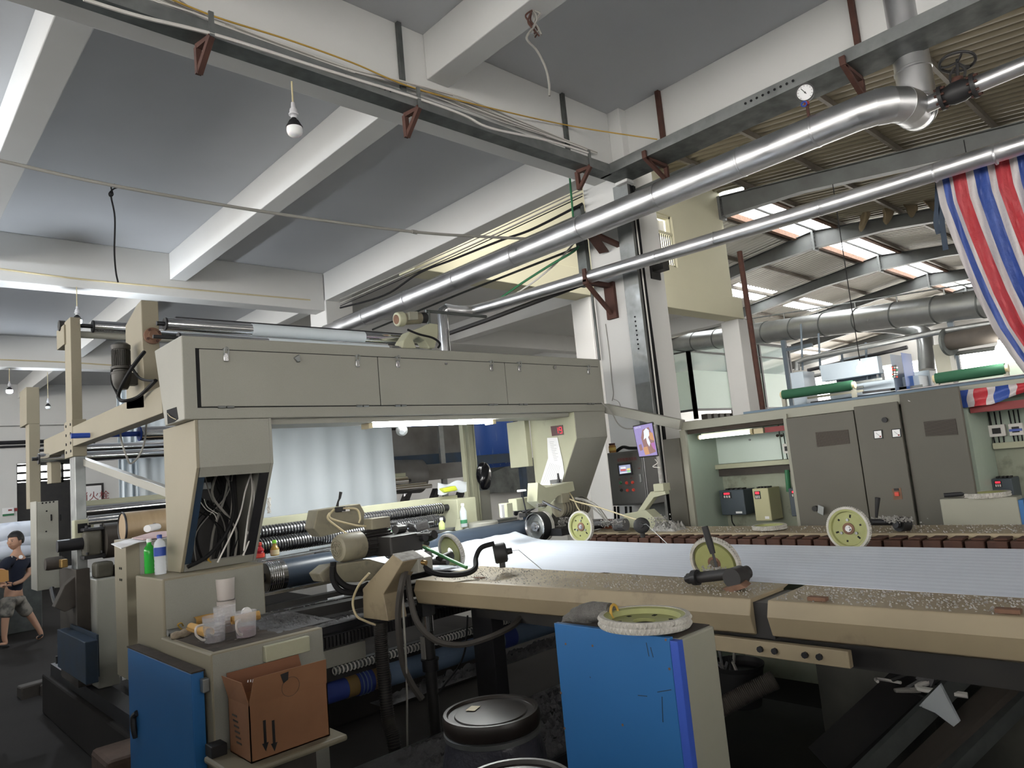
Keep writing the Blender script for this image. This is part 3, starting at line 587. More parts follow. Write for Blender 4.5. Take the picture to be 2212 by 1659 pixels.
for pts, r in (([(540, 1012), (545, 1060), (536, 1120), (527, 1190), (533, 1150), (540, 1160)], .006), ([(549, 1012), (548, 1100), (540, 1160), (525, 1200)], .005), ([(545, 1015), (530, 1060), (515, 1120), (470, 1215)], .005), ([(430, 1080), (445, 1100), (462, 1110), (468, 1122)], .0025), ([(441, 1078), (448, 1095), (470, 1110)], .0025)):
    MB().tube(bez([PY(a, b, 4.33) for a, b in pts], 6), r, 6).build('white_wire', 'cable_white', g)
MB().tube(bez([PY(a, b, 4.36) for a, b in ((500, 1040), (505, 1100), (490, 1150), (450, 1200), (405, 1225))], 6), .012, 8).build('thick_wire', 'cable_black', g)
MB().tube(bez([PY(a, b, 4.37) for a, b in ((450, 1204), (452, 1212), (448, 1208), (456, 1215))], 4), .004, 6).build('yellow_wire', 'cable_yellow', g)
# --- right leg, closed, with display and paper
RX0, RX1, RK, RF, RFZ = 4.567, 4.985, 2.152, 4.56, 1.33
MB().prism(legprof(RX0, RK, RF, RFZ), (RX1-RX0, 0, 0)).build('leg', 'paint_cream_green', g, smooth=0, bevel=.004)
MB().box((RX0+.005, GY-.004, RK), (RX1-.002, GY-.0005, GB-.002)).build('leg_front', 'paint_grey', g, smooth=0)
s2 = V((0, RF-GY, RFZ-RK)).normalized(); n2 = V((0, s2.z, -s2.y)); n2 = n2 if n2.y < 0 else -n2
MB().obox((V((0, GY, RK))+V((0, RF, RFZ)))/2+V(((RX0+RX1)/2, 0, 0))+n2*.002, ((RX1-RX0)/2-.004, 0, 0), s2*(V((0, RF-GY, RFZ-RK)).length/2), n2*.0015).build('leg_front', 'paint_grey', g, smooth=0)
q = [PX(a, b, RX0-.0005) for a, b in ((1190, 921), (1216, 918), (1218, 939), (1193, 942))]
ds = MB().prism(q, (-.004, 0, 0)).build('display', mat('display_red', (.05, .003, .006), .2), g, smooth=0, label='small dark red digital display')
def seg7(ch, o, ex, ez, w, h, parent):
    S = {'0': 'abcdef', '1': 'bc', '9': 'abcdfg', '5': 'acdfg', '2': 'abged', '4': 'fgbc', '8': 'abcdefg'}[ch]
    P = {'a': ((0, 1), (1, 1)), 'b': ((1, 1), (1, .5)), 'c': ((1, .5), (1, 0)), 'd': ((0, 0), (1, 0)), 'e': ((0, 0), (0, .5)), 'f': ((0, .5), (0, 1)), 'g': ((0, .5), (1, .5))}
    m = MB()
    for s in S:
        (a, b), (c, d) = P[s]; m.bar(o+ex*a*w+ez*b*h, o+ex*c*w+ez*d*h, w*.16, .001, ex.cross(ez))
    m.build('digit', 'red_led', parent)
ez = (q[0]-q[3]).normalized(); ex = (q[1]-q[0]).normalized(); o_ = q[3]+V((-.0055, 0, 0))
hh = (q[0]-q[3]).length; ww = (q[1]-q[0]).length
seg7('1', o_+ex*ww*.40+ez*hh*.2, ex, ez, ww*.16, hh*.6, ds); seg7('9', o_+ex*ww*.68+ez*hh*.2, ex, ez, ww*.2, hh*.6, ds)
mat('print_ink', (.12, .12, .14), .9); mat('print_faint', (.38, .38, .40), .9)
pp = [PX(a, b, RX0-.006) for a, b in ((1182, 946), (1204, 945), (1215, 995), (1219, 1022), (1212, 1048), (1166, 1048), (1184, 990))]
pa = tag(MB().prism(pp, (-.0008, 0, 0)).build('notice_paper', 'paper_white', smooth=0), 'long printed white paper sheet taped inside the right gantry leg', 'paper')
ln = MB()
for k in range(12):
    a, b = PX(1187+k*.9, 955+k*3.6, RX0-.0075), PX(1203+k*.9, 954+k*3.6, RX0-.0075); ln.bar(a, a+(b-a)*random.uniform(.4, 1), .003, .0006, (1, 0, 0))
for k in range(7):
    a, b = PX(1189+k*4-k*.5, 1000+k*1, RX0-.0075), PX(1172+k*4.5, 1044, RX0-.0075); ln.bar(a, b, .002, .0006, (1, 0, 0))
ln.build('print', 'print_faint', pa, smooth=0)
sb = [PX(a, b, 4.60) for a, b in ((1148, 905), (1176, 901), (1180, 1004), (1155, 1008))]
MB().box((4.50, 4.62, sb[2].z), (4.56, 4.86, GB-.01)).build('side_box', 'paint_cream_green', g, smooth=0, bevel=.004)
# bar running down to the switch cabinets
a, b = PY(1304, 882, 4.12), PX(1478, 917, 5.2)
tag(MB().bar(a+V((.03, 0, 0)), b+V((0, 0.02, 0)), .10, .085).build('cable_duct_bar', 'paint_grey', smooth=0, bevel=.004), 'grey green duct bar sloping from the gantry down to the cabinets', 'duct')
cable('monitor_wire', [PY(1298, 868, GY-.02), PY(1320, 890, 4.0), PX(1335, 915, 4.95), PX(1350, 925, 4.93), PX(1366, 926, 4.92)], .006, 'cable_grey', 'brown double wire looping from the gantry end to the monitor', 'wire')
# --- tube lamp below the gantry
ty = 4.22; za = PY(930, 915, ty).z; xa, xb = PY(797, 916, ty).x, PY(1064, 910, ty).x
t = thing('tube_lamp', 'bright fluorescent tube lamp glowing under the grey gantry', 'lamp', (xa, ty, za))
MB().cyl((xa+.02, ty, za), (xb-.02, ty, za), .014, n=14).build('tube', 'tube_lit', t)
MB().cyl((xa+.02, ty+.06, za+.012), (xb-.02, ty+.06, za+.012), .014, n=14).build('tube', 'tube_lit', t)
MB().box((xa, ty-.03, za+.022), (xb, ty+.09, za+.05)).build('fitting', 'paper_white', t, smooth=0)
for x in (xa, xb): MB().box((x-.015, ty-.02, za-.02), (x+.02, ty+.08, za+.03)).build('lamp_holder', 'cable_cream', t, smooth=0, bevel=.003)
tag(MB().lathe([(.0, -.05), (.03, -.05), (.045, -.03), (.045, .0), (.02, .02), (.0, .02)], PY(868, 931, 4.55), (-.3, -.5, -.4), 20).build('small_reflector', 'galv'), 'small round grey reflector just behind the tube lamp', 'lamp')
# ================================================================== left base cabinet with blue door
bc = thing('base_cabinet', 'stepped grey machine base under the open gantry leg', 'machine base', (1.25, 3.5, 0))
MB().box((1.25, 4.204, 0), (1.818, 4.70, 1.53)).build('upper_block', 'paint_tan', bc, smooth=0, bevel=.008)
MB().box((1.232, 3.48, .06), (1.80, 4.2035, 1.229)).build('lower_block', 'paint_tan', bc, smooth=0, bevel=.008)
MB().box((1.262, 4.2015, 1.235), (1.81, 4.2045, 1.52)).build('front_panel', 'paint_grey', bc, smooth=0)
MB().box((1.24, 3.477, .1), (1.795, 3.4802, 1.222)).build('front_panel', 'paint_grey', bc, smooth=0)
MB().cyl((1.262, 4.185, 1.247), (1.33, 4.185, 1.247), .018, n=12).build('corner_roll', 'galv', bc)
MB().box((PY(572, 1400, 3.45).x, 3.445, PY(572, 1432, 3.45).z), (PY(668, 1372, 3.45).x, 3.479, PY(572, 1397, 3.45).z)).build('cover_plate', 'paint_cream_green', bc, smooth=0, bevel=.004)
bd = MB().box((1.165, 3.545, .1), (1.222, 4.575, 1.150)).build('cabinet_door', 'blue_paint', bc, smooth=0, bevel=.005, label='blue painted door panel')
p = PX(444, 1475, 1.232); MB().box((1.20, 3.50, p.z-.03), (1.231, 3.543, p.z+.03)).build('hinge', 'galv', bd, smooth=0, bevel=.004)
MB().box((1.163, 3.54, 1.1505), (1.226, 4.58, 1.157)).build('dust_cap', mat('dust_brown', (.06, .045, .035), .95, col2=(.03, .025, .02), vs_=9), bd, smooth=0)
MB().tube(bez([PX(296, 1540, 1.16), PX(288, 1550, 1.15), PX(289, 1575, 1.15), PX(293, 1592, 1.16)], 5), .016, 8).build('door_catch', 'black_metal', bd)
# dirt and lint on the ledge
def lintpatch(name, fn, nu, nv, amp, m, parent=None, seed=1, th=.003):
    rr = random.Random(seed); ph = [(rr.uniform(8, 60), rr.uniform(8, 60), rr.uniform(0, 6)) for _ in range(10)]
    def f(u, v):
        p = V(fn(u, v)); e = min(1, 6*min(u, 1-u, v, 1-v)); h = sum(math.sin(a*u+b*v+c) for a, b, c in ph)/10
        return p+V((0, 0, amp*e*(.5+.9*h+rr.uniform(-.35, .35))))
    return MB().sheet(f, nu, nv, th).build(name, m, parent, kind='stuff')
a0 = MB()
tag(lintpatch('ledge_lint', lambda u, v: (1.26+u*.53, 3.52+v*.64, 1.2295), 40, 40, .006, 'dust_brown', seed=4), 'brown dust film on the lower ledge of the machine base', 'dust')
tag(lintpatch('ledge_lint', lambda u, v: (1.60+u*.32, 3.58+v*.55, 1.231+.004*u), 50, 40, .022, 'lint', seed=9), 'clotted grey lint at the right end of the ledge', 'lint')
# cross members under the gantry between the bases
cb = thing('machine_undercarriage', 'dark steel cross frame and gear rack low between the machine sides', 'machine frame', (1.9, 3.6, .8))
def yb(px, py, y): return PY(px, py, y)
def xbar(px0, py0, px1, py1, y, w, h, m, name, par=cb, ext=0):
    a, b = PY(px0, py0, y), PY(px1, py1, y); d = (b-a); b = b+d*ext; return MB().bar(a, b, w, h).build(name, m, par, smooth=0, bevel=.002)
a = PY(690, 1392, 3.9); rx0, rx1, rz0 = a.x, 4.6, a.z
MB().box((rx0, 3.9, rz0-.035), (rx1, 3.96, rz0+.035)).build('rack_bar', 'dark_steel', cb, smooth=0)
MB().box((rx0-.03, 3.88, rz0-.04), (rx0, 3.97, rz0+.04)).build('rack_end', 'paint_tan', cb, smooth=0)
rk = MB()
for k in range(110): x = rx0+.01+k*.024; rk.box((x, 3.885, rz0-.03), (x+.012, 3.9, rz0+.03))
rk.build('rack_teeth', 'black_metal', cb, smooth=0, kind='stuff')
MB().box((1.88, 3.97, 1.02), (4.7, 4.15, 1.12)).build('beam', 'dark_steel', cb, smooth=0)
MB().box((2.02, 3.92, rz0-.15), (2.3, 3.98, rz0-.05)).build('beam', 'paint_grey', cb, smooth=0)
for (a, b, c, d, y, w, h, m) in ((553, 1288, 752, 1248, 4.35, .05, .02, 'chrome_dull'), (553, 1318, 780, 1270, 4.25, .06, .03, 'black_metal'), (556, 1332, 800, 1282, 4.2, .035, .022, 'chrome_dull'), (560, 1345, 830, 1290, 4.1, .10, .06, 'black_metal')): xbar(a, b, c, d, y, w, h, m, 'slide_rail', ext=1.6)
xbar(560, 1212, 725, 1182, 4.75, .06, .012, 'chrome_dull', 'drip_edge', ext=1.2)
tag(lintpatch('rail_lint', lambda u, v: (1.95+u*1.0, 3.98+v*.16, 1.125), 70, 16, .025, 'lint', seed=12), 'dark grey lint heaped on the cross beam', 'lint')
# screw spindle with white ribs, low fabric roll
s0, s1 = PY(722, 1440, 3.95), PY(1185, 1322, 3.95); sp = thing('screw_spindle', 'ribbed white screw spindle low behind the machine rail', 'spindle', s0)
s0.z = s1.z = (s0.z+s1.z)/2
MB().cyl(s0, s1+V((.5, 0, 0)), .018, n=12).build('shaft', 'galv', sp)
th = MB(); n = 90
for k in range(n): c = s0+(s1+V((.5, 0, 0))-s0)*(k/n); th.torus(c, (1, 0, 0), .020, .0055, 10, 5)
th.build('thread', 'cable_white', sp, kind='stuff')
MB().box((1.9, 3.98, s0.z-.06), (4.6, 4.03, s0.z+.02)).build('spindle_cover', 'black_metal', sp, smooth=0)
f0 = PY(725, 1492, 4.0); fr_ = thing('fabric_roll', 'pale blue fabric roll wound on a brown tube low under the rail', 'fabric roll', f0)
zf = (PY(725, 1492, 4.0).z+PY(1190, 1346, 4.0).z)/2+.0; R = .074
mat('roll_blue', (.14, .20, .30), .8, col2=(.11, .16, .25), vs_=5, stretch=(1, 5, 5)); mat('roll_indigo', (.03, .05, .22), .7); mat('roll_tube', (.20, .13, .05), .4)
xs = [PY(px, 1490-(px-725)*.314, 4.0).x for px in (690, 745, 768, 800, 832, 1078, 1105, 1290)]
for i, (m, r) in enumerate((('roll_indigo', .06), ('roll_tube', .062), ('roll_indigo', .068), ('roll_tube', .063), ('roll_blue', R), ('roll_indigo', R+.001), ('roll_blue', R))):
    MB().cyl((xs[i], 4.0, zf), (xs[i+1], 4.0, zf), r, n=28).build(['roll_tube', 'roll_tube', 'roll_band', 'roll_tube', 'fabric_wrap', 'roll_band', 'fabric_wrap'][i], m, fr_)
for k in range(3): MB().torus((xs[2]+.02+.025*k, 4.0, zf), (1, 0, 0), .068, .004, 24, 6).build('fabric_fold', 'roll_blue', fr_)
# ================================================================== frame and rollers behind the gantry
fr = thing('roller_frame', 'grey steel frame with tall post and long side beam left of the gantry', 'machine frame', (1.4, 7.1, 1.0))
MB().box((1.40, 4.60, 2.485), (1.50, 8.22, 2.655)).build('side_beam', 'paint_tan', fr, smooth=0, bevel=.004)
MB().box((1.395, 6.98, 2.40), (1.505, 7.28, 2.72)).build('joint_plate', 'paint_tan', fr, smooth=0, bevel=.004)
MB().box((1.405, 7.02, 2.655), (1.485, 7.25, 3.63)).build('upper_post', 'paint_tan', fr, smooth=0, bevel=.004)
MB().box((1.42, 7.02, .98), (1.50, 7.22, 2.49)).build('lower_post', 'galv', fr, smooth=0, bevel=.004)
MB().box((1.39, 7.2, 3.42), (1.47, 7.5, 3.60)).build('post_cap', 'paint_tan', fr, smooth=0, bevel=.004)
MB().cyl((1.38, 7.35, 3.62), (1.43, 7.35, 3.62), .05, n=8).build('cap_knob', 'black_metal', fr)
for z in (2.45, 2.52, 2.60, 2.68):
    for y in (7.03, 7.2): MB().cyl((1.389, y, z), (1.396, y, z), .012, n=8).build('bolt', 'dark_steel', fr)
MB().box((1.42, 8.0, 2.22), (1.50, 8.2, 2.485)).build('drop_plate', 'paint_tan', fr, smooth=0, bevel=.003)
hb = PY(165, 985, 7.1); hb2 = PX(362, 1062, 1.55)
MB().bar(PX(163, 990, 1.5), PX(368, 1064, 1.55), .05, .06).build('diagonal_tie', 'paint_grey', fr, smooth=0, bevel=.003)
MB().box((1.38, 9.0, 2.9), (1.5, 9.4, 3.3)).build('rear_post', 'paint_tan', fr, smooth=0, bevel=.004)
MB().box((1.40, 9.0, 2.0), (1.5, 9.2, 2.9)).build('rear_post', 'paint_tan', fr, smooth=0, bevel=.004)
# gearbox housing on the beam, motor, wiring
hs = thing('drive_housing', 'tall narrow grey gear housing standing on the side beam', 'housing', (1.45, 5.1, 2.6))
MB().prism([(1.40, 4.955, 2.56), (1.40, 5.36, 2.60), (1.40, 5.33, 3.19), (1.40, 5.05, 3.275), (1.40, 4.955, 3.285)], (.108, 0, 0)).build('housing', 'paint_tan', hs, smooth=0, bevel=.006)
fp = PY(329, 726, 4.95)
MB().lathe([(.0, .0), (.055, .0), (.055, .02), (.03, .03), (.03, .045), (0, .045)], (fp.x+.0, 4.953, fp.z), (0, -1, 0), 20).build('flange_bearing', 'rust_light', hs)
for k in range(4): a = k*math.pi/2+.6; MB().cyl((fp.x+.042*math.cos(a), 4.93, fp.z+.042*math.sin(a)), (fp.x+.042*math.cos(a), 4.915, fp.z+.042*math.sin(a)), .009, n=6).build('flange_bolt', 'rust', hs)
mt = thing('gear_motor', 'dark ribbed vertical gear motor hung beside the narrow housing', 'motor', PX(262, 842, 1.30))
mc = PX(262, 790, 1.31); zt, zm, zl = PX(262, 739, 1.31).z, PX(262, 793, 1.31).z, PX(262, 842, 1.31).z; cx_, cy_ = mc.x, mc.y
mat('motor_brown', (.045, .042, .036), .45, .3, col2=(.03, .028, .025), vs_=8)
MB().lathe([(.055, 0), (.058, .01), (.058, .03), (.04, .045), (0, .05)], (cx_, cy_, zt-.05), n=24).build('fan_cowl', 'motor_brown', mt)
MB().cyl((cx_, cy_, zm), (cx_, cy_, zt-.05), .048, n=24).build('stator', 'motor_brown', mt)
fn = MB()
for k in range(28): a = k*2*math.pi/28; d = V((math.cos(a), math.sin(a), 0)); fn.bar(V((cx_, cy_, zm+.005))+d*.05, V((cx_, cy_, zt-.055))+d*.05, .004, .014, d)
fn.build('cooling_fin', 'motor_brown', mt, kind='stuff')
MB().lathe([(.062, 0), (.062, .015), (.05, .02), (.05, .03), (.062, .035), (.062, .05)], (cx_, cy_, zm-.05), n=24).build('flange', 'motor_brown', mt)
MB().lathe([(.0, 0), (.035, 0), (.05, .03), (.058, .07), (.06, .1)], (cx_, cy_, zl), n=24).build('gearbox', 'motor_brown', mt)
MB().box((cx_, cy_-.03, zm-.12), (1.402, cy_+.05, zm-.04)).build('mount', 'motor_brown', mt, smooth=0, bevel=.004)
x = 1.29
cable('motor_cable', [PX(312, 760, 1.38), PX(285, 795, x), PX(262, 835, x), PX(256, 858, x), PX(268, 866, x), PX(300, 856, 1.36), PX(336, 822, 1.37)], .012, 'cable_black', 'thick black cable looping under the vertical gear motor')
cable('motor_cable', [PX(282, 790, 1.35), PX(300, 815, 1.37), PX(318, 822, 1.38), PX(338, 822, 1.38)], .009, 'cable_black', 'short black cable from the gear motor to the gantry end')
cable('motor_cable', [PX(241, 800, x-.03), PX(242, 825, x-.03), PX(252, 848, x), PX(258, 862, x)], .008, 'cable_black', 'thin black wire hugging the left side of the gear motor')
# rollers
def roller(label, y, z, r, segs, capm='dark_steel', name='guide_roller', sh=.06):
    x0, x1 = segs[0][0], segs[-1][1]; t = thing(name, label, 'roller', (x0, y, z-r))
    for a, b, m, k in segs: MB().cyl((a, y, z), (b, y, z), r+k, n=28).build('fabric_sleeve' if 'fabric' in m else 'roller_body', m, t)
    MB().cyl((x0-.012, y, z), (x0-.001, y, z), r*1.02, n=24).build('end_cap', capm, t); MB().cyl((x0-sh, y, z), (x0-.012, y, z), r*.35, n=14).build('shaft', capm, t)
    MB().cyl((x1, y, z), (x1+sh, y, z), r*.35, n=14).build('shaft', capm, t); return t
y1 = 4.82; px_ = lambda px, y: PY(px, 720, y).x
z1 = PY(362, 700, y1).z
roller('upper chrome roller with pale fabric sleeve on top of the gantry', y1, z1, .042, [(px_(360, y1), px_(543, y1), 'chrome', 0), (px_(543, y1), px_(785, y1), 'fabric_sheet', .002), (px_(785, y1), px_(905, y1), 'chrome', 0)])
y2 = 4.66; z2 = PY(392, 727, y2).z-.01
roller('lower chrome roller with pale fabric sleeve just above the gantry edge', y2, z2, .034, [(px_(388, y2), px_(577, y2), 'chrome', 0), (px_(577, y2), px_(834, y2), 'fabric_sheet', .002), (px_(834, y2), px_(925, y2), 'chrome', 0)], sh=.16)
roller('dark polished roller between the post and the gear housing', 7.08, PY(200, 705, 7.08).z, .055, [(1.60, 4.7, 'chrome', 0)], sh=.12)
tag(MB().cyl((1.48, 7.12, PY(200, 724, 7.12).z), (4.7, 7.12, PY(200, 724, 7.12).z), .032, n=16).build('tie_bar', 'paint_grey'), 'grey green tie bar below the dark polished roller', 'bar')
tag(MB().box((1.6, 4.9, z1+.03), (px_(905, 4.9), 4.96, z1+.075)).build('top_shaft_cover', 'dark_steel', smooth=0), 'dark flat cover strip just above the upper chrome roller', 'cover')
yy = 6.4; zz = PY(330, 936, yy).z
roller('chrome roller with blue end behind the left leg', yy, zz, .06, [(PY(303, 936, yy).x, 4.4, 'chrome', 0)], 'blue_plastic', sh=.5)
tag(MB().box((PY(247, 930, 6.4).x, 6.35, zz+.08), (PY(262, 930, 6.4).x, 6.5, zz+.22)).build('sensor_box', mat('mint', (.45, .55, .48), .5), smooth=0, bevel=.006), 'pale mint sensor box on the roller bracket', 'box')
cable('sensor_wire', [PY(258, 905, 6.3), PY(262, 950, 6.3), PY(275, 990, 6.3), PY(283, 1001, 6.3), PY(300, 985, 6.3), PY(313, 950, 6.3), PY(318, 890, 6.3)], .008, 'cable_grey', 'grey wire loop hanging from the mint sensor box', 'wire')
for i, (pa_, pb_, y, r, lab) in enumerate((((100, 972), (365, 960), 8.3, .045, 'upper dark roller at the far left of the roller frame'), ((85, 991), (365, 972), 8.0, .05, 'lower dark roller at the far left of the roller frame'), ((180, 1106), (365, 1084), 7.3, .055, 'dark roller above the two thin chrome bars'))):
    a, b = PY(*pa_, y), PY(*pb_, y); roller(lab, y, a.z, r, [(a.x, 5.0, 'chrome', 0)])
for i, (pa_, lab) in enumerate((((190, 1121), 'upper thin chrome bar in front of the tan roller'), ((190, 1128), 'lower thin chrome bar in front of the tan roller'))):
    a = PY(*pa_, 6.9-.1*i); tag(MB().cyl(a, (5.0, a.y, a.z), .025, n=14).build('chrome_bar', 'chrome'), lab, 'bar')
a = PY(160, 1096, 7.3); b = PY(365, 1070, 7.3); tag(MB().box((a.x, 7.3, a.z-.03), (5, 7.4, a.z+.05)).build('cross_tie', 'paint_cream_green', smooth=0, bevel=.004), 'grey green cross tie beam over the far rollers', 'beam')
a = PY(264, 1140, 6.05); tanr = thing('tan_roller', 'large tan coated roller behind the left machine posts', 'roller', a)
mat('tan_coat', (.34, .25, .15), .5, col2=(.28, .20, .12), vs_=4, stretch=(8, 1, 1), dirt=(.16, .12, .09), da=.25, ds=3)
MB().cyl((1.53, 6.05, a.z), (2.25, 6.05, a.z), .115, n=36).build('roller_body', 'tan_coat', tanr); MB().torus((1.53, 6.05, a.z), (1, 0, 0), .112, .008, 30, 8).build('end_ring', 'dark_steel', tanr)
# hanging fabric behind and between
def hang(name, x0, x1, y, z0, z1, m, label, amp=.03, fr=3, seed=1):
    rr = random.Random(seed); ph = [(rr.uniform(2, 16)*fr, rr.uniform(0, 6), rr.uniform(.2, 1)) for _ in range(6)]
    f = lambda u, v: (x0+u*(x1-x0), y+amp*sum(c*math.sin(a*u+b+v*.7) for a, b, c in ph)/3, z0+v*(z1-z0))
    return tag(MB().sheet(f, 90, 14, .003).build(name, m), label, 'fabric')
ya = 6.25
hang('hanging_fabric', PY(560, 920, ya).x, PY(846, 920, ya).x, ya, 1.35, 3.25, 'fabric_sheet', 'wide pale fabric sheet hanging behind the gantry opening', .02)
hang('hanging_fabric', PY(254, 950, 8.7).x, PY(300, 950, 8.7).x, 8.7, 1.2, 3.3, 'fabric_sheet', 'narrow greyish fabric panel hanging behind the far rollers', .03, 2, 5)
hang('hanging_fabric', PY(299, 950, 8.5).x, PY(420, 950, 8.5).x, 8.5, 1.3, 3.6, 'fabric_sheet', 'tall pale fabric panel hanging left of the gantry leg', .03, 2, 8)
# ================================================================== padder with posts at the left
pd = thing('padder_frame', 'grimy roller padder stand with posts and bearing blocks left of the base', 'machine', (1.5, 6.5, .45))
y0 = PX(208, 1300, 1.5).y
MB().box((1.50, y0, .49), (1.665, y0+.9, 1.36)).build('bearing_stand', 'paint_grey', pd, smooth=0, bevel=.012)
MB().box((1.44, 5.63, .74), (1.53, 5.93, 1.70)).build('front_post', 'paint_tan', pd, smooth=0, bevel=.004)
MB().box((1.53, 5.63, .74), (2.1, 5.66, 1.69)).build('front_plate', 'paint_grey', pd, smooth=0, bevel=.003)
for z in (1.50, 1.42):
    for y in (5.70, 5.74): MB().cyl((1.436, y+.05, z), (1.4405, y+.05, z), .009, n=8).build('bolt_hole', 'dark_hole', pd)
for k in range(3): p = PY(290+11*k, 1168-k, 5.629); MB().cyl((p.x, 5.6285, p.z), (p.x, 5.63, p.z), .008, n=8).build('bolt_hole', 'dark_hole', pd)
bz = PX(178, 1175, 1.45)
bb = MB().box((1.455, 6.9, 1.545), (1.595, 7.06, 1.76)).build('bearing_block', mat('bearing_grime', (.12, .115, .09), .6, col2=(.055, .05, .04), vs_=7, dirt=(.26, .25, .19), da=.22, ds=6), pd, smooth=0, bevel=.03, seg=4)
MB().box((1.445, 6.885, 1.525), (1.61, 7.08, 1.555)).box((1.445, 6.885, 1.76), (1.6, 7.08, 1.785)).build('block_flange', 'dark_steel', bb, smooth=0, bevel=.006)
for xx in (1.47, 1.58):
    for zz_ in (1.565, 1.785): MB().cyl((xx, 6.895, zz_), (xx, 6.895, zz_+.02), .012, n=6).build('bolt', 'dark_steel', bb)
sz = PY(130, 1180, 6.95).z
MB().cyl((1.27, 6.97, sz), (1.46, 6.97, sz), .05, n=20).build('shaft_stub', 'dark_steel', pd)
MB().cyl((1.61, 6.97, 1.66), (1.74, 6.97, 1.66), .15, n=32).cyl((1.74, 6.97, 1.66), (1.80, 6.97, 1.66), .17, .15, n=32).build('rubber_roller', mat('grime_brown', (.06, .05, .042), .7, col2=(.04, .035, .03), vs_=6), pd)
MB().box((1.52, 6.85, 1.36), (1.66, 7.0, 1.49)).build('lower_block', 'bearing_grime', pd, smooth=0, bevel=.025, seg=3)
MB().cyl((1.665, 6.93, 1.33), (1.9, 6.93, 1.33), .12, n=28).build('rubber_roller', 'grime_brown', pd)
MB().box((1.40, 6.95, .5), (1.5, 7.6, 1.45)).build('side_plate', 'grime_brown', pd, smooth=0)
MB().box((1.30, 7.98, 1.235), (1.47, 8.02, 2.05)).box((1.29, 7.98, 1.235), (1.30, 8.27, 2.06)).build('side_panel', 'paint_grey', pd, smooth=0, bevel=.003)
for (px, py) in ((92, 1087), (100, 1086), (108, 1085), (116, 1084), (101, 1104), (100, 1148)): p = PY(px, py, 7.975); MB().cyl((p.x, 7.978, p.z), (p.x, 7.98, p.z), .008, n=8).build('panel_hole', 'dark_hole', pd)
for px in (111, 131): p = PY(px, 1118, 7.975); MB().box((p.x-.006, 7.977, p.z-.03), (p.x+.006, 7.98, p.z+.03)).build('panel_slot', 'dark_hole', pd, smooth=0)
mw = MB().box((PY(160, 1126, 7.0).x, 7.0, PY(160, 1180, 7.0).z), (PY(203, 1126, 7.0).x, 7.1, PY(160, 1124, 7.0).z)).build('frame_head', 'paint_cream_green', pd, smooth=0, bevel=.008)
MB().box((PY(168, 1126, 6.99).x, 6.993, PY(168, 1152, 6.99).z), (PY(196, 1126, 6.99).x, 6.999, PY(168, 1132, 6.99).z)).build('head_opening', 'dark_hole', pd, smooth=0)
pm = PX(130, 1215, 1.35)
MB().lathe([(.0, 0), (.05, 0), (.055, .02), (.055, .12), (.04, .14), (0, .14)], (1.24, pm.y, pm.z), (1, 0, 0), 20).build('pump', 'grime_brown', pd)
MB().box((1.33, pm.y-.15, pm.z-.04), (1.38, pm.y-.05, pm.z+.03)).build('valve', mat('brass', (.30, .19, .07), .4, .8), pd, smooth=0, bevel=.008)
pl = [PY(a, b, 7.0) for a, b in ((118, 1312), (140, 1265), (170, 1238), (172, 1308), (140, 1322))]
MB().prism(pl, (0, .12, 0)).build('chain_guard', 'grime_brown', pd, smooth=0, bevel=.006)
MB().tube(bez([PX(112, 1270, 1.3), PX(116, 1290, 1.3), PX(122, 1305, 1.3), PX(135, 1308, 1.32)], 5), .02, 8).build('lever', 'black_metal', pd)
be = [PX(a, b, 1.36) for a, b in ((141, 1356), (200, 1362), (190, 1466), (141, 1440))]
eb = thing('switch_box', 'dark navy electrical box low on the padder side', 'box', be[3])
MB().box((1.30, be[1].y-.04, be[2].z), (1.385, be[0].y, be[0].z)).build('case', 'blue_dark', eb, smooth=0, bevel=.006)
MB().box((1.385, be[1].y, be[2].z+.03), (1.40, be[0].y-.06, be[0].z+.03)).build('mount', 'blue_dark', eb, smooth=0); MB().box((1.29, be[0].y, be[0].z-.28), (1.33, be[0].y+.03, be[0].z-.22)).build('catch', 'black_metal', eb, smooth=0)
tile = [PZ(a, b, .52) for a, b in ((262, 1441), (288, 1458), (287, 1463), (264, 1470))]
tag(MB().prism(tile, (0, 0, .02)).build('tile_piece', 'paper_white', smooth=0), 'broken white tile piece wedged between the padder posts', 'tile')
pl_ = tag(MB().box((1.42, 5.5, .0), (4.6, 8.6, .38)).build('machine_plinth', 'floor_concrete', smooth=0, bevel=.02), 'dark grimy concrete plinth under the padder', 'plinth')
MB().box((1.46, 5.6, .381), (1.6, 8.4, .489)).build('base_rail', 'dark_steel', pd, smooth=0)
rd = random.Random(5)
for i, (px, py, s, lab) in enumerate(((240, 1510, .22, 'greasy brown lump of scrap at the padder foot'), (120, 1470, .25, 'dark heap of scrap on the floor left of the navy box'), (265, 1540, .15, 'small greasy block near the blue door'))):
    p = PZ(px, py, .2 if i != 1 else .1); sh_ = MB()
    for k in range(5): c = p+V((rd.uniform(-.2, .2), rd.uniform(-.2, .2), rd.uniform(-.12, .02))); sh_.obox(c, V((s*rd.uniform(.4, .8), rd.uniform(-.05, .05), 0)), V((0, s*rd.uniform(.4, .8), rd.uniform(-.04, .04))), V((0, 0, s*rd.uniform(.25, .5))))
    tag(sh_.build('scrap_heap', 'grime_brown', smooth=0, bevel=.02), lab, 'scrap')
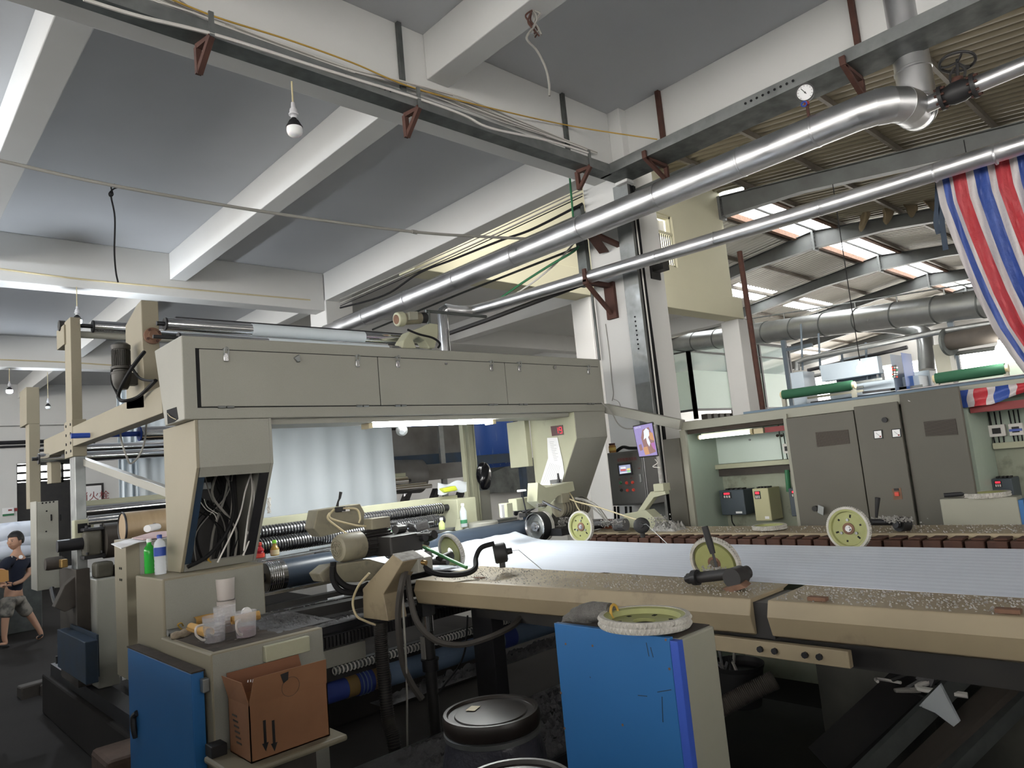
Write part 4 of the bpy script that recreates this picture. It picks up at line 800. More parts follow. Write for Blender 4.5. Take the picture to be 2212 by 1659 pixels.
# papers, rag and spray on the padder plate top
zt = 1.70
for i, (q, m, lab) in enumerate(((((240, 1176), (300, 1160), (362, 1150), (366, 1162), (300, 1172), (262, 1186)), 'paper_white', 'crumpled white paper lying on the padder plate'), (((285, 1163), (330, 1150), (364, 1148), (362, 1160), (310, 1166)), mat('paper_pink', (.5, .36, .36), .8), 'pinkish paper sheet on top of the crumpled white paper'))):
    P_ = [PZ(a, b, 1.712+.012*i) for a, b in q]; tag(MB().prism(P_, (0, 0, .004)).build('paper_sheet', m, smooth=0), lab, 'paper')
c0, c1 = PZ(318, 1142, 1.76), PZ(368, 1132, 1.76); sg = thing('plastic_roll', 'white printed plastic roll lying on the papers', 'roll', c0)
MB().cyl(c0, c1, .026, n=20).build('roll', 'paper_white', sg); text('print', 'SYRL', .03, 'print_ink', c0+(c1-c0)*.3+V((-.012, -.022, .012)), (c1-c0), (0, .3, 1), sg)
# far left: fire hydrant sign on the wall, small poster
sx, sz_ = PY(165, 1060, 22.38), PY(206, 1080, 22.38)
fh = thing('hydrant_sign', 'white wall sign with red fire hydrant characters on the far wall', 'sign', (sx.x, 22.38, sz_.z))
MB().box((sx.x-.1, 22.36, sz_.z-.6), (sz_.x+.15, 22.39, sx.z+.1)).build('sign_board', 'paper_white', fh, smooth=0)
MB().box((sx.x-.16, 22.37, sz_.z-.66), (sz_.x+.21, 22.395, sx.z+.16)).build('sign_frame', 'black_metal', fh, smooth=0)
text('sign_text', '消火栓', .26, 'red_paint', (sx.x+.02, 22.355, sz_.z+.02), (1, 0, 0), (0, 0, 1), fh)
pz0, pz1 = PY(5, 1098, 22.38), PY(30, 1113, 22.38)
po = thing('wall_notice', 'small white notice with red print and green strip on the far wall', 'notice', (pz0.x, 22.38, pz1.z))
MB().box((pz0.x, 22.36, pz1.z), (pz1.x, 22.39, pz0.z)).build('notice_sheet', 'paper_white', po, smooth=0)
MB().box((pz0.x, 22.352, pz1.z), (pz1.x, 22.36, pz1.z+.05)).build('green_strip', 'cable_green', po, smooth=0)
MB().box((pz0.x+.12, 22.352, pz1.z+.12), (pz0.x+.2, 22.36, pz1.z+.16)).box((pz0.x+.25, 22.352, pz1.z+.1), (pz0.x+.32, 22.36, pz1.z+.18)).build('red_print', 'red_paint', po, smooth=0)
for (a, b, r, lab) in ((957, 962, .05, 'upper thick dark pipe along the far wall'), (966, 970, .03, 'lower thin dark pipe along the far wall')): 
    p = PY(0, a, 22.3); tag(MB().cyl((-3, 22.28, p.z), (5.0, 22.28, p.z), r, n=10).build('wall_pipe', 'dark_steel'), lab, 'pipe')
# bundles of white cloth stacked behind the worker, far trolley
for i, (px, py, w, h, d) in enumerate(((30, 1150, .55, .32, .6), (48, 1168, .5, .25, .6), (25, 1190, .6, .3, .6))):
    c = PY(px, py, 15.0); rr = random.Random(i)
    f = lambda u, v: (c.x+w*math.cos(2*math.pi*u)*math.sin(math.pi*v)**.6, c.y+d*.5*math.sin(2*math.pi*u)*math.sin(math.pi*v)**.6, c.z+h*.5*math.cos(math.pi*v)+.02*math.sin(9*u*6))
    tag(MB().sheet(f, 28, 12).build('cloth_bundle', 'fabric_white'), ['topmost white cloth bundle behind the worker', 'middle white cloth bundle behind the worker', 'lowest white cloth bundle behind the worker'][i], 'cloth')
bx_ = PY(30, 1205, 15.0); tag(MB().box((bx_.x-.35, 14.7, 0), (bx_.x+.35, 15.3, bx_.z)).build('cloth_trolley', 'galv_dark', smooth=0, bevel=.01), 'grey trolley under the white cloth bundles', 'trolley')
# ================================================================== clip rails and fabric
def near_x(y): return 2.473+(3.5-y)*.075 if y > 1.8 else 2.606+(1.8-y)*.032
def far_in(y): return 2.955-.03*(2.0-y)/2 if y < 3 else 2.97
rail = thing('near_rail', 'dirty cream machine rail running across the whole foreground', 'machine rail', (2.6, 1.8, 1.2))
def railseg(y0, y1, n=6):
    m = MB(); secs = []
    for i in range(n+1):
        y = y0+(y1-y0)*i/n; x = near_x(y); xi = far_in(y); secs.append([(x, y, 1.35), (x-.022, y, 1.29), (x+.002, y, 1.215), (x+.06, y, 1.195), (xi-.06, y, 1.195), (xi-.05, y, 1.34), (xi, y, 1.35)])
    k = len(secs[0]); m.add([p for s in secs for p in s], [(i*k+j, i*k+(j+1) % k, (i+1)*k+(j+1) % k, (i+1)*k+j) for i in range(n) for j in range(k)]+[tuple(range(k)), tuple(range(n*k, (n+1)*k))])
    return m.build('rail_beam', 'rail_paint', rail, smooth=0, bevel=.004)
yj = PX(1642, 1330, 2.61).y
railseg(3.58, yj+.035); railseg(yj-.035, -.9)
MB().box((2.63, yj-.04, 1.2), (2.9, yj+.04, 1.335)).build('joint_core', 'black_metal', rail, smooth=0)
MB().box((near_x(yj)+.0, yj-.32, 1.13), (near_x(yj)+.03, yj+.42, 1.19)).build('splice_plate', 'rail_paint', rail, smooth=0, bevel=.003)
for d in (.0, -.09, .3, .2): MB().cyl((near_x(yj)-.012, yj-.16+d*.6, 1.16), (near_x(yj)+.0, yj-.16+d*.6, 1.16), .012, n=8).build('bolt', 'dark_steel', rail)
MB().box((2.76, -.8, 1.09), (2.84, 3.4, 1.194)).build('under_beam', 'black_metal', rail, smooth=0)
for seed, y0, y1, nm in ((21, 3.5, yj+.05, 'lint along the left length of the near rail'), (22, yj-.05, -.4, 'lint along the right length of the near rail')):
    rr = random.Random(seed); m = MB()
    for k in range(1500):
        y = rr.uniform(y1, y0); x = near_x(y)+.02+(far_in(y)-near_x(y)-.04)*rr.random()**.8; r = rr.uniform(.0015, .005)
        z = 1.35; m.add([(x-r, y, z), (x, y-r*1.5, z), (x+r, y+r, z), (x+rr.uniform(-r, r), y, z+r*1.4)], [(0, 1, 3), (1, 2, 3), (2, 0, 3), (0, 2, 1)])
    o = m.build('lint_flecks', 'lint_light', kind='stuff', smooth=0); tag(o, 'pale '+nm, 'lint')
frl = thing('far_rail', 'far machine rail with a row of rusty brown chain blocks', 'machine rail', (4.6, 2, 1.2))
MB().box((4.60, -.9, 1.30), (5.0, 4.15, 1.35)).build('rail_top', 'rail_paint', frl, smooth=0, bevel=.004)
MB().box((4.62, -.9, 1.10), (5.0, 4.15, 1.30)).build('rail_body', 'dark_steel', frl, smooth=0)
MB().box((4.30, -.9, 1.2), (4.63, 4.1, 1.275)).build('chain_bed', 'black_metal', frl, smooth=0)
me0 = None
for k in range(46):
    y = 4.02-k*.105
    if me0 is None:
        o = MB().box((-.07, -.046, -.04), (.07, .046, .028)).box((-.05, -.05, .028), (.07, .02, .04)).build('chain_block', mat('chain_brown', (.085, .036, .022), .75, col2=(.045, .02, .014), vs_=14, dirt=(.15, .10, .07), da=.2, ds=12), frl, smooth=0, bevel=.006); me0 = o
    else: o = me0.copy(); C.objects.link(o); o.parent = frl; o.matrix_parent_inverse = INV[frl.name]
    o.location = (4.52+(k % 2)*.004, y, 1.30)
tag((lambda rr, m: [m.add([(x-r, y, 1.35), (x, y-r*1.5, 1.35), (x+r, y+r, 1.35), (x, y, 1.35+r*1.4)], [(0, 1, 3), (1, 2, 3), (2, 0, 3), (0, 2, 1)]) for x, y, r in ((rr.uniform(4.61, 4.99), rr.uniform(-.3, 4.1), rr.uniform(.002, .006)) for _ in range(1100))] and m.build('lint_flecks', 'lint_light', kind='stuff', smooth=0))(random.Random(33), MB()), 'pale lint scattered on the far rail top', 'lint')
# fabric web
def webf(u, v):
    y = 4.85-u*5.6; t = min(1, max(0, (4.85-y)/.75)); e = t*t*(3-2*t)
    xl = 2.60+(2.99-2.60)*min(1, u*2.2); xr = 4.14 if y > 3.8 else 4.14-.09*min(1, (3.8-y)/.9)
    if y < 2.6: xl = 2.99-.03*(2.6-y)
    x = xl+v*(xr-xl); z = 1.475-e*.125+.006*math.sin(v*math.pi)*-1
    z += (1-e)*.006*math.sin(v*38+2*u*8)+.0016*math.sin(v*90+u*14)*(1-.7*t)
    return (x, y, z)
tag(MB().sheet(webf, 120, 110, .002).build('fabric_web', 'fabric_white'), 'wide white fabric web stretched between the two machine rails', 'fabric')
a = MB().cyl((2.5, 4.88, 1.44), (4.56, 4.88, 1.44), .034, n=20).build('entry_roller', 'black_rubber'); tag(a, 'black entry roller where the fabric web begins', 'roller')
tag(MB().box((2.5, 4.9, 1.475), (4.56, 4.97, 1.495)).build('entry_strip', 'galv', smooth=0), 'thin grey metal strip behind the black entry roller', 'strip')
# scroll rollers with spiral ribs inside the gantry
def scroll(y, z, r, x0, x1, label, pitch=.024):
    t = thing('scroll_roller', label, 'roller', (x0, y, z-r)); MB().cyl((x0, y, z), (x1, y, z), r, n=24).build('roller_core', 'dark_steel', t)
    n = int((x1-x0)/pitch*14); MB().tube([V((x0+(x1-x0)*i/n, y+(r+.002)*math.cos(i*2*math.pi/14), z+(r+.002)*math.sin(i*2*math.pi/14))) for i in range(n)], .0052, 5).build('spiral_rib', 'chrome_dull', t); MB().cyl((x1, y, z), (x1+.06, y, z), r*.7, n=18).build('end_boss', 'black_rubber', t)
ys_ = 5.0; scroll(ys_, PY(968, 1096, ys_).z, .042, 1.95, PY(955, 1096, ys_).x, 'upper ribbed scroll roller inside the gantry')
ys2 = 4.9; scroll(ys2, PY(948, 1124, ys2).z, .05, 1.95, PY(945, 1124, ys2).x, 'lower ribbed scroll roller inside the gantry', .02)
sf = thing('scroll_stand', 'cream green end frame and bar carrying the ribbed scroll rollers', 'machine frame', (3.85, 5.0, 1.5))
a = PY(985, 1078, 5.1); MB().box((1.9, 5.1, a.z-.03), (a.x+.02, 5.15, a.z+.035)).build('top_bar', 'paint_cream_green', sf, smooth=0, bevel=.004)
q = [PY(*p, 5.0) for p in ((960, 1090), (1000, 1075), (1008, 1130), (962, 1138))]
MB().box((q[0].x+.03, 4.86, q[3].z-.12), (q[1].x+.03, 5.14, q[1].z)).build('end_plate', 'paint_cream_green', sf, smooth=0, bevel=.006)
MB().prism([(q[0].x-.03, 4.82, q[3].z-.1), (q[0].x+.03, 4.82, q[3].z+.06), (q[0].x+.05, 4.82, q[3].z-.1)], (0, .06, 0)).build('gusset', 'paint_cream_green', sf, smooth=0)
MB().lathe([(.13, 0), (.13, .05), (.12, .06), (0, .06)], (q[2].x-.02, 4.75, 1.46), n=28).build('base_disc', 'paint_grey', sf)
cv = PY(980, 1050, 5.0); tag(MB().prism([PY(a, b, 5.0) for a, b in ((957, 1055), (985, 1049), (990, 1059), (962, 1064))], (0, .08, 0)).build('yellow_bag', mat('yellow_lime', (.42, .46, .04), .5), smooth=0, bevel=.01), 'bright yellow packet in clear plastic on the scroll frame', 'packet')
tag(MB().sheet(lambda u, v: PY(946+u*62, 1068-8*u-v*22+3*math.sin(u*9+v*5), 5.02+.08*v), 16, 8, .002).build('plastic_bag', mat('clear_plastic', (.8, .85, .9), .15, alpha=.35)), 'crumpled clear plastic bag around the yellow packet', 'bag')
bt = PY(1003, 1132, 4.85); 
# big dark roller at the left between base and rail
dr_ = thing('dark_roller', 'large dark blue grey roller with bright ribbed end beside the base', 'roller', PY(565, 1250, 4.58))
zc = PY(565, 1249, 4.58).z; xa_ = PY(572, 1249, 4.58).x
mat('roller_slate', (.045, .06, .085), .35, col2=(.035, .048, .07), vs_=2)
MB().cyl((xa_+.12, 4.58, zc), (4.4, 4.58, zc), .098, n=36).build('roller_body', 'roller_slate', dr_)
MB().cyl((xa_, 4.58, zc), (xa_+.12, 4.58, zc), .097, n=36).build('bright_end', 'chrome_dull', dr_); MB().cyl((xa_-.004, 4.58, zc), (xa_, 4.58, zc), .09, n=30).build('end_face', 'grime_brown', dr_)
for k in range(6): MB().torus((xa_+.015+.014*k, 4.58, zc), (1, 0, 0), .097, .0025, 30, 6).build('end_rib', 'chrome_dull', dr_)
MB().cyl((1.82, 4.58, zc), (xa_, 4.58, zc), .03, n=14).build('shaft', 'dark_steel', dr_)
# ================================================================== brush wheels
def wheel(label, loc, rot, group, r=.1215, w=.03, hub=True, tilt=None, rimm='brush_white', first=[None, None]):
    t = thing('brush_wheel', label, 'wheel', loc, group, local=True, rot=rot)
    MB().ring([(r*.90, -w/2), (r, -w/2), (r, w/2), (r*.90, w/2)], n=48).build('rim', rimm, t)
    tm = MB()
    for k in range(64):
        a = 2*math.pi*k/64
        for s, h0, h1 in ((.5, -w/2, 0), (0, 0, w/2)):
            a2 = a+s*2*math.pi/64; d = V((math.cos(a2), math.sin(a2), 0)); q = V((-d.y, d.x, 0))
            c = d*r+V((0, 0, (h0+h1)/2)); tm.add([c+q*.0045+V((0, 0, -w*.24)), c-q*.0045+V((0, 0, -w*.24)), c-q*.0045+V((0, 0, w*.24)), c+q*.0045+V((0, 0, w*.24)), c+d*.005], [(0, 1, 4), (1, 2, 4), (2, 3, 4), (3, 0, 4)])
    tm.build('bristle_teeth', rimm, t, kind='stuff', smooth=0)
    ds_ = MB().ring([(r*.26, -.003), (r*.76, -.003), (r*.80, w*.35), (r*.90, w*.45), (r*.90, w*.30), (r*.82, w*.2), (r*.78, -.012), (r*.26, -.012)], n=48).build('disc', 'olive', t)
    for k in range(6):
        a = k*math.pi/3+.3; d = V((math.cos(a), math.sin(a), 0)); q = V((-d.y, d.x, 0)); MB().obox(d*r*.58+V((0, 0, -.003)), d*.009*(1 if k % 2 else .6), q*.005, (0, 0, .0012)).build('slot', 'dark_hole', ds_, smooth=0)
    if hub:
        MB().ring([(r*.15, -.012), (r*.27, -.012), (r*.27, .004), (r*.15, .004)], n=24).build('hub_ring', 'rust_light', t); MB().lathe([(r*.16, -.02), (r*.16, .004), (r*.1, .004), (r*.1, .014), (0, .014)], n=16).build('hub_nut', 'chrome_dull', t)
        for k in range(3): a = k*2.094+1.57; MB().cyl((math.cos(a)*r*.4, math.sin(a)*r*.4, -.003), (math.cos(a)*r*.4, math.sin(a)*r*.4, .006), .008, n=8).build('hub_bolt', 'galv', t)
    return t
G_ = 'olive brush wheels'; ax = V((-1, 0, .0))
wheel('olive disc wheel with white bristle rim beside the black chrome wheel', PX(1255, 1138, 4.20), axrot((-1, -.02, .04)), G_)
wheel('large clean olive wheel standing on the far fabric edge at the right', PX(1833, 1142, 4.12), axrot((-1, .06, .05)), G_)
wheel('olive wheel turned away behind the black lever on the near rail', PX(1545, 1214, 3.02), axrot((1, .1, .28)), G_, rimm='brush_white')
wheel('olive wheel turned away at the left end of the near rail', PX(975, 1192, 2.95), axrot((1, .0, .2)), G_, hub=False)
wheel('brush wheel lying flat on the blue cabinet in front', PZ(1392, 1338, 1.512), axrot((.03, -.02, 1)), G_, hub=False, r=.122)
wheel('brush wheel lying flat on the far rail before the drive units', PZ(1662, 1138, 1.372), axrot((0, 0, 1)), G_, hub=False, r=.115)
wheel('brush wheel lying flat on the grey box at the right', PX(2133, 1068, 5.12), axrot((0, .02, 1)), G_, hub=False, r=.12)
# black rimmed chrome wheel
cw = thing('chrome_wheel', 'silver wheel with a black rubber tyre at the far rail end', 'wheel', PX(1157, 1138, 4.24), local=True, rot=axrot((-1, 0, .03)))
MB().ring([(.115, -.07), (.122, -.07), (.122, .012), (.115, .012)], n=48).build('tyre', 'black_rubber', cw); MB().ring([(.095, -.06), (.117, -.06), (.117, .016), (.108, .02), (.098, .008)], n=48).build('rim', 'chrome_dull', cw)
MB().ring([(.03, -.03), (.1, -.03), (.1, -.024), (.03, -.01)], n=40).build('disc', 'galv', cw); MB().lathe([(.045, -.03), (.045, .005), (.04, .012), (.02, .012), (.018, .022), (0, .022)], n=24).build('hub', 'chrome_dull', cw)
wr = MB().ring([(.118, -.10), (.127, -.10), (.127, -.072), (.118, -.072)], n=48).build('fabric_edge_ring', 'brush_white', cw)
# ================================================================== near drive unit
JX0, JX1 = 2.18, 2.33
nb = thing('duct_box', 'cream bent cable duct box at the end of the near rail', 'box', (2.2, 3.6, 1.15))
P_ = [PX(a, b, 2.24) for a, b in ((785, 1330), (783, 1270), (826, 1196), (872, 1212), (828, 1283), (836, 1342))]
prof = [(3.50, 1.165), (3.74, 1.165), (3.76, 1.315), (3.52, 1.50), (3.36, 1.50), (3.36, 1.36)]
jb = [(2.19, 3.50, 1.17), (2.19, 3.50, 1.33), (2.19, 3.36, 1.36)]
outer = [PX(785, 1335, 2.22), PX(783, 1272, 2.22), PX(848, 1198, 2.22), PX(870, 1214, 2.22), PX(828, 1284, 2.22), PX(838, 1342, 2.22)]
MB().prism(outer, (.13, 0, 0)).build('duct', 'rail_paint', nb, smooth=0, bevel=.004)
fc = [PY(a, b, outer[3].y) for a, b in ((870, 1213), (912, 1197), (913, 1232), (886, 1242), (860, 1336), (838, 1342), (828, 1284))]
MB().prism([PX(870, 1213, 2.222), PX(848, 1198, 2.222), PX(848, 1198, 2.222)+V((.14, 0, .0)), PX(870, 1213, 2.222)+V((.14, 0, 0))], (0, 0, .004)).build('duct_top', 'lint_light', nb, smooth=0)
MB().prism([q+V((.1, 0, 0)) for q in (outer[3], outer[2], V((2.22, outer[2].y+.02, outer[3].z-.07)), V((2.22, outer[3].y, outer[3].z-.075)))], (.10, 0, 0)).build('side_arm', 'paint_grey', nb, smooth=0, bevel=.004)
for px, py in ((865, 1236), (876, 1226), (903, 1213)):
    p = PX(px, py, 2.34); MB().cyl(p, p+V((.02, -.05, -.01)), .014, n=12).build('cable_gland', 'brass', nb)
mp_ = MB()
cnd = thing('flex_conduit', 'thick ribbed dark conduit dropping from the cream duct box', 'conduit', PX(830, 1659, 2.3))
pts = [PX(822, 1345, 2.28), PX(824, 1400, 2.28), PX(830, 1470, 2.28), PX(838, 1550, 2.27), PX(850, 1600, 2.26), PX(862, 1700, 2.25)]
MB().tube(bez(pts, 6), .036, 14).build('hose', 'black_rubber', cnd); rb = MB(); bp = bez(pts, 14)
for i in range(0, len(bp)-1): rb.torus(bp[i], bp[i+1]-bp[i], .037, .0035, 14, 5)
rb.build('rib', mat('hose_grey', (.05, .045, .04), .7), cnd, kind='stuff')
cp = thing('support_post', 'black round post with silver sleeve under the near rail', 'post', PX(925, 1659, 2.6))
b0 = PX(920, 1310, 2.62); MB().cyl((b0.x, b0.y, .2), (b0.x, b0.y, 1.2), .036, n=18).build('post', 'black_metal', cp)
zz0, zz1 = PX(920, 1362, 2.62).z, PX(920, 1328, 2.62).z; MB().cyl((b0.x, b0.y, zz0), (b0.x, b0.y, zz1), .038, n=18).build('silver_sleeve', 'chrome_dull', cp)
MB().cyl((b0.x, b0.y, zz1), (b0.x, b0.y, 1.2), .055, n=6).build('nut', 'dark_steel', cp); zz2 = PX(925, 1425, 2.62).z; MB().cyl((b0.x, b0.y, zz2-.06), (b0.x, b0.y, zz2), .05, n=20).cyl((b0.x, b0.y, zz2), (b0.x, b0.y, zz2+.01), .056, n=20).build('collar', 'dark_steel', cp)
MB().box((b0.x-.042, b0.y-.01, zz0-.16), (b0.x-.034, b0.y+.03, zz0-.03)).build('label_plate', 'cable_grey', cp, smooth=0)
sp2 = PX(1048, 1400, 2.95); tag(MB().box((sp2.x-.05, sp2.y-.14, .3), (sp2.x+.05, sp2.y+.05, 1.2)).build('flat_stanchion', 'dark_steel', smooth=0, bevel=.004), 'flat dark steel stanchion under the near rail', 'stanchion')
# hoses at the duct box
cable('black_hose', [PX(905, 1212, 2.35), PX(925, 1232, 2.38), PX(955, 1241, 2.45), PX(1000, 1240, 2.55), PX(1026, 1228, 2.62), PX(1028, 1205, 2.68), PX(1040, 1183, 2.72), PX(1068, 1174, 2.78)], .016, 'cable_black', 'black hose bending up to the round black sensor', 'hose')
cable('rail_hose', [PX(880, 1222, 2.33), PX(868, 1260, 2.25), PX(860, 1330, 2.25), PX(868, 1420, 2.27), PX(885, 1470, 2.3), PX(912, 1510, 2.35)], .02, 'hose_grey', 'dark grey hose falling from the duct box to the post', 'hose')
cable('rail_hose', [PX(878, 1230, 2.33), PX(888, 1300, 2.3), PX(905, 1350, 2.3), PX(945, 1385, 2.35), PX(1000, 1392, 2.45), PX(1060, 1375, 2.55), PX(1110, 1350, 2.7), PX(1130, 1325, 2.8)], .017, 'hose_grey', 'dark ribbed hose swinging in a low arc under the rail', 'hose')
cable('thin_wire', [PX(868, 1240, 2.28), PX(872, 1330, 2.26), PX(878, 1450, 2.28), PX(880, 1600, 2.3), PX(880, 1690, 2.3)], .006, 'cable_grey', 'thin straight grey wire hanging below the duct box', 'wire')
cable('thin_wire', [PX(1010, 1330, 2.8), PX(1005, 1400, 2.7), PX(990, 1440, 2.6), PX(960, 1480, 2.5), PX(945, 1500, 2.45)], .006, 'cable_black', 'thin black wire trailing between rail leg and post', 'wire')
cable('air_hose', [PX(798, 1238, 2.18), PX(775, 1265, 2.15), PX(762, 1300, 2.15), PX(770, 1330, 2.16), PX(790, 1342, 2.2), PX(812, 1350, 2.24)], .007, 'cable_cream', 'cream air hose curling left of the duct box', 'hose')
nm = thing('near_motor', 'grimy cream electric motor lying at the near rail end', 'motor', PY(745, 1215, 3.95))
a_, b_ = PY(728, 1186, 3.95), PY(795, 1172, 3.95); dm = (b_-a_).normalized(); dm = V((dm.x, .12, 0)).normalized()
mat('motor_cream', (.26, .24, .17), .5, col2=(.18, .16, .12), vs_=9, dirt=(.07, .06, .05), da=.35, ds=7)
MB().lathe([(.055, 0), (.075, .008), (.085, .03), (.085, .17), (.08, .175)], a_, dm, 30).build('fan_cowl', 'motor_cream', nm)
gr = MB(); ex_, ey_ = frame(dm)
for R_ in (.02, .035, .05): gr.torus(a_-dm*.003, dm, R_, .004, 20, 5)
for k in range(8): d = ex_*math.cos(k*.785)+ey_*math.sin(k*.785); gr.bar(a_+d*.015-dm*.003, a_+d*.056-dm*.003, .006, .004, dm)
MB().cyl(a_+dm*.002, a_+dm*.004, .058, n=24).build('cowl_hole', 'dark_hole', nm); gr.build('fan_grille', 'motor_cream', nm)
MB().cyl(a_+dm*.175, a_+dm*.40, .068, n=24).build('stator', 'black_metal', nm); fm = MB()
for k in range(20): d = ex_*math.cos(k*.314)+ey_*math.sin(k*.314); fm.bar(a_+dm*.18+d*.074, a_+dm*.39+d*.074, .004, .02, d)
fm.build('cooling_fin', 'black_metal', nm, kind='stuff')
tb = PY(800, 1132, 3.98); MB().obox(tb+V((.05, .0, .0)), (.07, 0, 0), (0, .05, 0), (0, 0, .035)).build('terminal_box', 'motor_cream', nm, smooth=0, bevel=.006)
mb_ = [PY(a, b, 3.9) for a, b in ((690, 1240), (712, 1222), (800, 1208), (850, 1222), (830, 1250), (770, 1258), (700, 1258))]
MB().prism(mb_, (0, .14, 0)).build('motor_base', 'motor_cream', nm, smooth=0, bevel=.008)
MB().obox(PX(860, 1175, 2.55), (.12, 0, 0), (0, .1, 0), (0, 0, .06)).build('gear_case', 'black_metal', nm, smooth=0, bevel=.01)
sb_ = thing('switch_housing', 'cream metal switch housing with a black joystick left of the fabric', 'box', PY(730, 1140, 4.25))
q = [PY(a, b, 4.2) for a, b in ((678, 1142), (686, 1102), (778, 1088), (788, 1106), (785, 1138), (694, 1160))]
MB().prism(q, (0, .13, 0)).build('case', 'motor_cream', sb_, smooth=0, bevel=.005)
p = PY(735, 1100, 4.18); MB().obox(p, (.03, -.012, .0), (.006, .016, .0), (0, 0, .016)).build('joystick_base', 'black_rubber', sb_, smooth=0, bevel=.004); MB().tube([p+V((-.02, 0, .02)), p+V((-.012, 0, .05)), p+V((0, 0, .07))], .007, 8, rs=[.01, .006, .007]).build('joystick', 'black_rubber', sb_); MB().tube([p+V((0, 0, .068)), p+V((.012, 0, .11))], .009, 8, rs=[.008, .011]).build('joystick_grip', 'black_rubber', sb_)
MB().obox(p+V((.03, -.015, -.005)), (.024, -.006, 0), (.003, .01, 0), (0, 0, .012)).build('label_block', 'paper_white', sb_, smooth=0)
for i, pts in enumerate((((712, 1108), (708, 1120), (725, 1135), (760, 1160), (795, 1180), (818, 1200), (835, 1196)), ((722, 1100), (712, 1112), (720, 1122), (770, 1135), (815, 1140), (835, 1165), (845, 1195)), ((742, 1098), (770, 1100), (778, 1118), (775, 1130)), ((848, 1195), (880, 1185), (905, 1178), (925, 1182), (932, 1193)))):
    cable('air_hose', [PY(a, b, 4.05-.05*i) for a, b in pts], .0065, 'cable_cream', ['cream air hose sweeping from the joystick over the motor', 'cream air hose looping right of the joystick down to the duct box', 'short cream air hose arching behind the joystick', 'cream air hose arching over the green rod'][i], 'hose')
cable('motor_hose', [PY(720, 1214, 3.85), PY(722, 1240, 3.85), PY(745, 1265, 3.82), PY(775, 1270, 3.8), PY(795, 1262, 3.8)], .018, 'cable_black', 'black hose looping below the grimy motor', 'hose')
cable('motor_hose', [PY(718, 1224, 3.83), PY(720, 1255, 3.83), PY(740, 1278, 3.8), PY(790, 1282, 3.78)], .016, 'cable_black', 'lower black hose looping below the grimy motor', 'hose')
g0, g1 = PX(814, 1134, 2.75), PX(1008, 1226, 2.78); tag(MB().cyl(g0, g1, .011, n=12).build('green_rod', mat('green_rod', (.06, .22, .08), .4)), 'green rod slanting over the lint covered drive parts', 'rod')
# clutter of lint covered mechanism between motor and fabric
rr = random.Random(77)
mech = thing('drive_mechanism', 'tangle of black drive parts covered in lint at the near rail end', 'mechanism', PX(880, 1180, 2.7))
for k in range(26):
    c = PX(rr.uniform(835, 935), rr.uniform(1130, 1205), rr.uniform(2.6, 2.85)); a = V((rr.uniform(-1, 1), rr.uniform(-1, 1), rr.uniform(-.5, .5))).normalized()
    MB().cyl(c-a*rr.uniform(.02, .06), c+a*rr.uniform(.02, .06), rr.uniform(.008, .03), n=10).build('drive_part', rr.choice(('black_metal', 'dark_steel', 'black_metal', 'lint')), mech)
for (a, b, c, d) in ((862, 1133, 905, 1170), (872, 1140, 915, 1178)): MB().cyl(PX(a, b, 2.75), PX(c, d, 2.8), .011, n=10).build('push_rod', 'chrome_dull', mech)
for k in range(5):
    a = PX(rr.uniform(860, 930), rr.uniform(1160, 1225), 2.78); lp = MB()
    for j in range(60): v = a+V((rr.gauss(0, .03), rr.gauss(0, .04), rr.gauss(0, .012))); r = rr.uniform(.004, .011); lp.add([v+V((r, 0, 0)), v+V((-r, 0, 0)), v+V((0, r, 0)), v+V((0, -r, 0)), v+V((0, 0, r)), v+V((0, 0, -r))], [(0, 2, 4), (2, 1, 4), (1, 3, 4), (3, 0, 4), (2, 0, 5), (1, 2, 5), (3, 1, 5), (0, 3, 5)])
    lp.build('lint_clump', 'lint_light', mech, kind='stuff')
def hubarm(px, py, x, s=1):
    c = PX(px, py, x); t = mech; return c
c = PX(970, 1200, 2.86); MB().cyl(c+V((-.09, .0, -.02)), c+V((.02, 0, 0)), .03, n=12).cyl(c+V((-.1, .1, -.03)), c+V((-.06, -.06, -.03)), .02, n=10).build('wheel_arm', 'black_metal', mech)
# round black sensors with feeler wires
def sensor(px, py, x, feeler, label, ax):
    c = PX(px, py, x); t = thing('edge_sensor', label, 'sensor', c, 'edge sensors'); a = V(ax).normalized()
    MB().lathe([(.0, -.045), (.052, -.045), (.058, -.036), (.058, .024), (.046, .032), (.02, .034), (.017, .065), (0, .065)], c, a, 24).build('body', 'black_rubber', t)
    MB().cyl(c-V((0, 0, .04)), c-V((0, 0, .085)), .018, n=10).build('stem', 'black_metal', t)
    MB().tube([c+a*.045]+[PX(p, q, x2) for p, q, x2 in feeler], .0022, 6).build('feeler_wire', 'galv', t)
sensor(1083, 1194, 2.82, [(1120, 1188, 2.86), (1170, 1230, 2.95), (1180, 1234, 2.96)], 'round black edge sensor with feeler wire on the near rail', (.75, -.6, .1))
sensor(1386, 1135, 4.25, [(1396, 1132, 4.2), (1445, 1178, 4.05), (1455, 1180, 4.05)], 'round black edge sensor with feeler wire on the far rail', (-.8, -.5, .1))
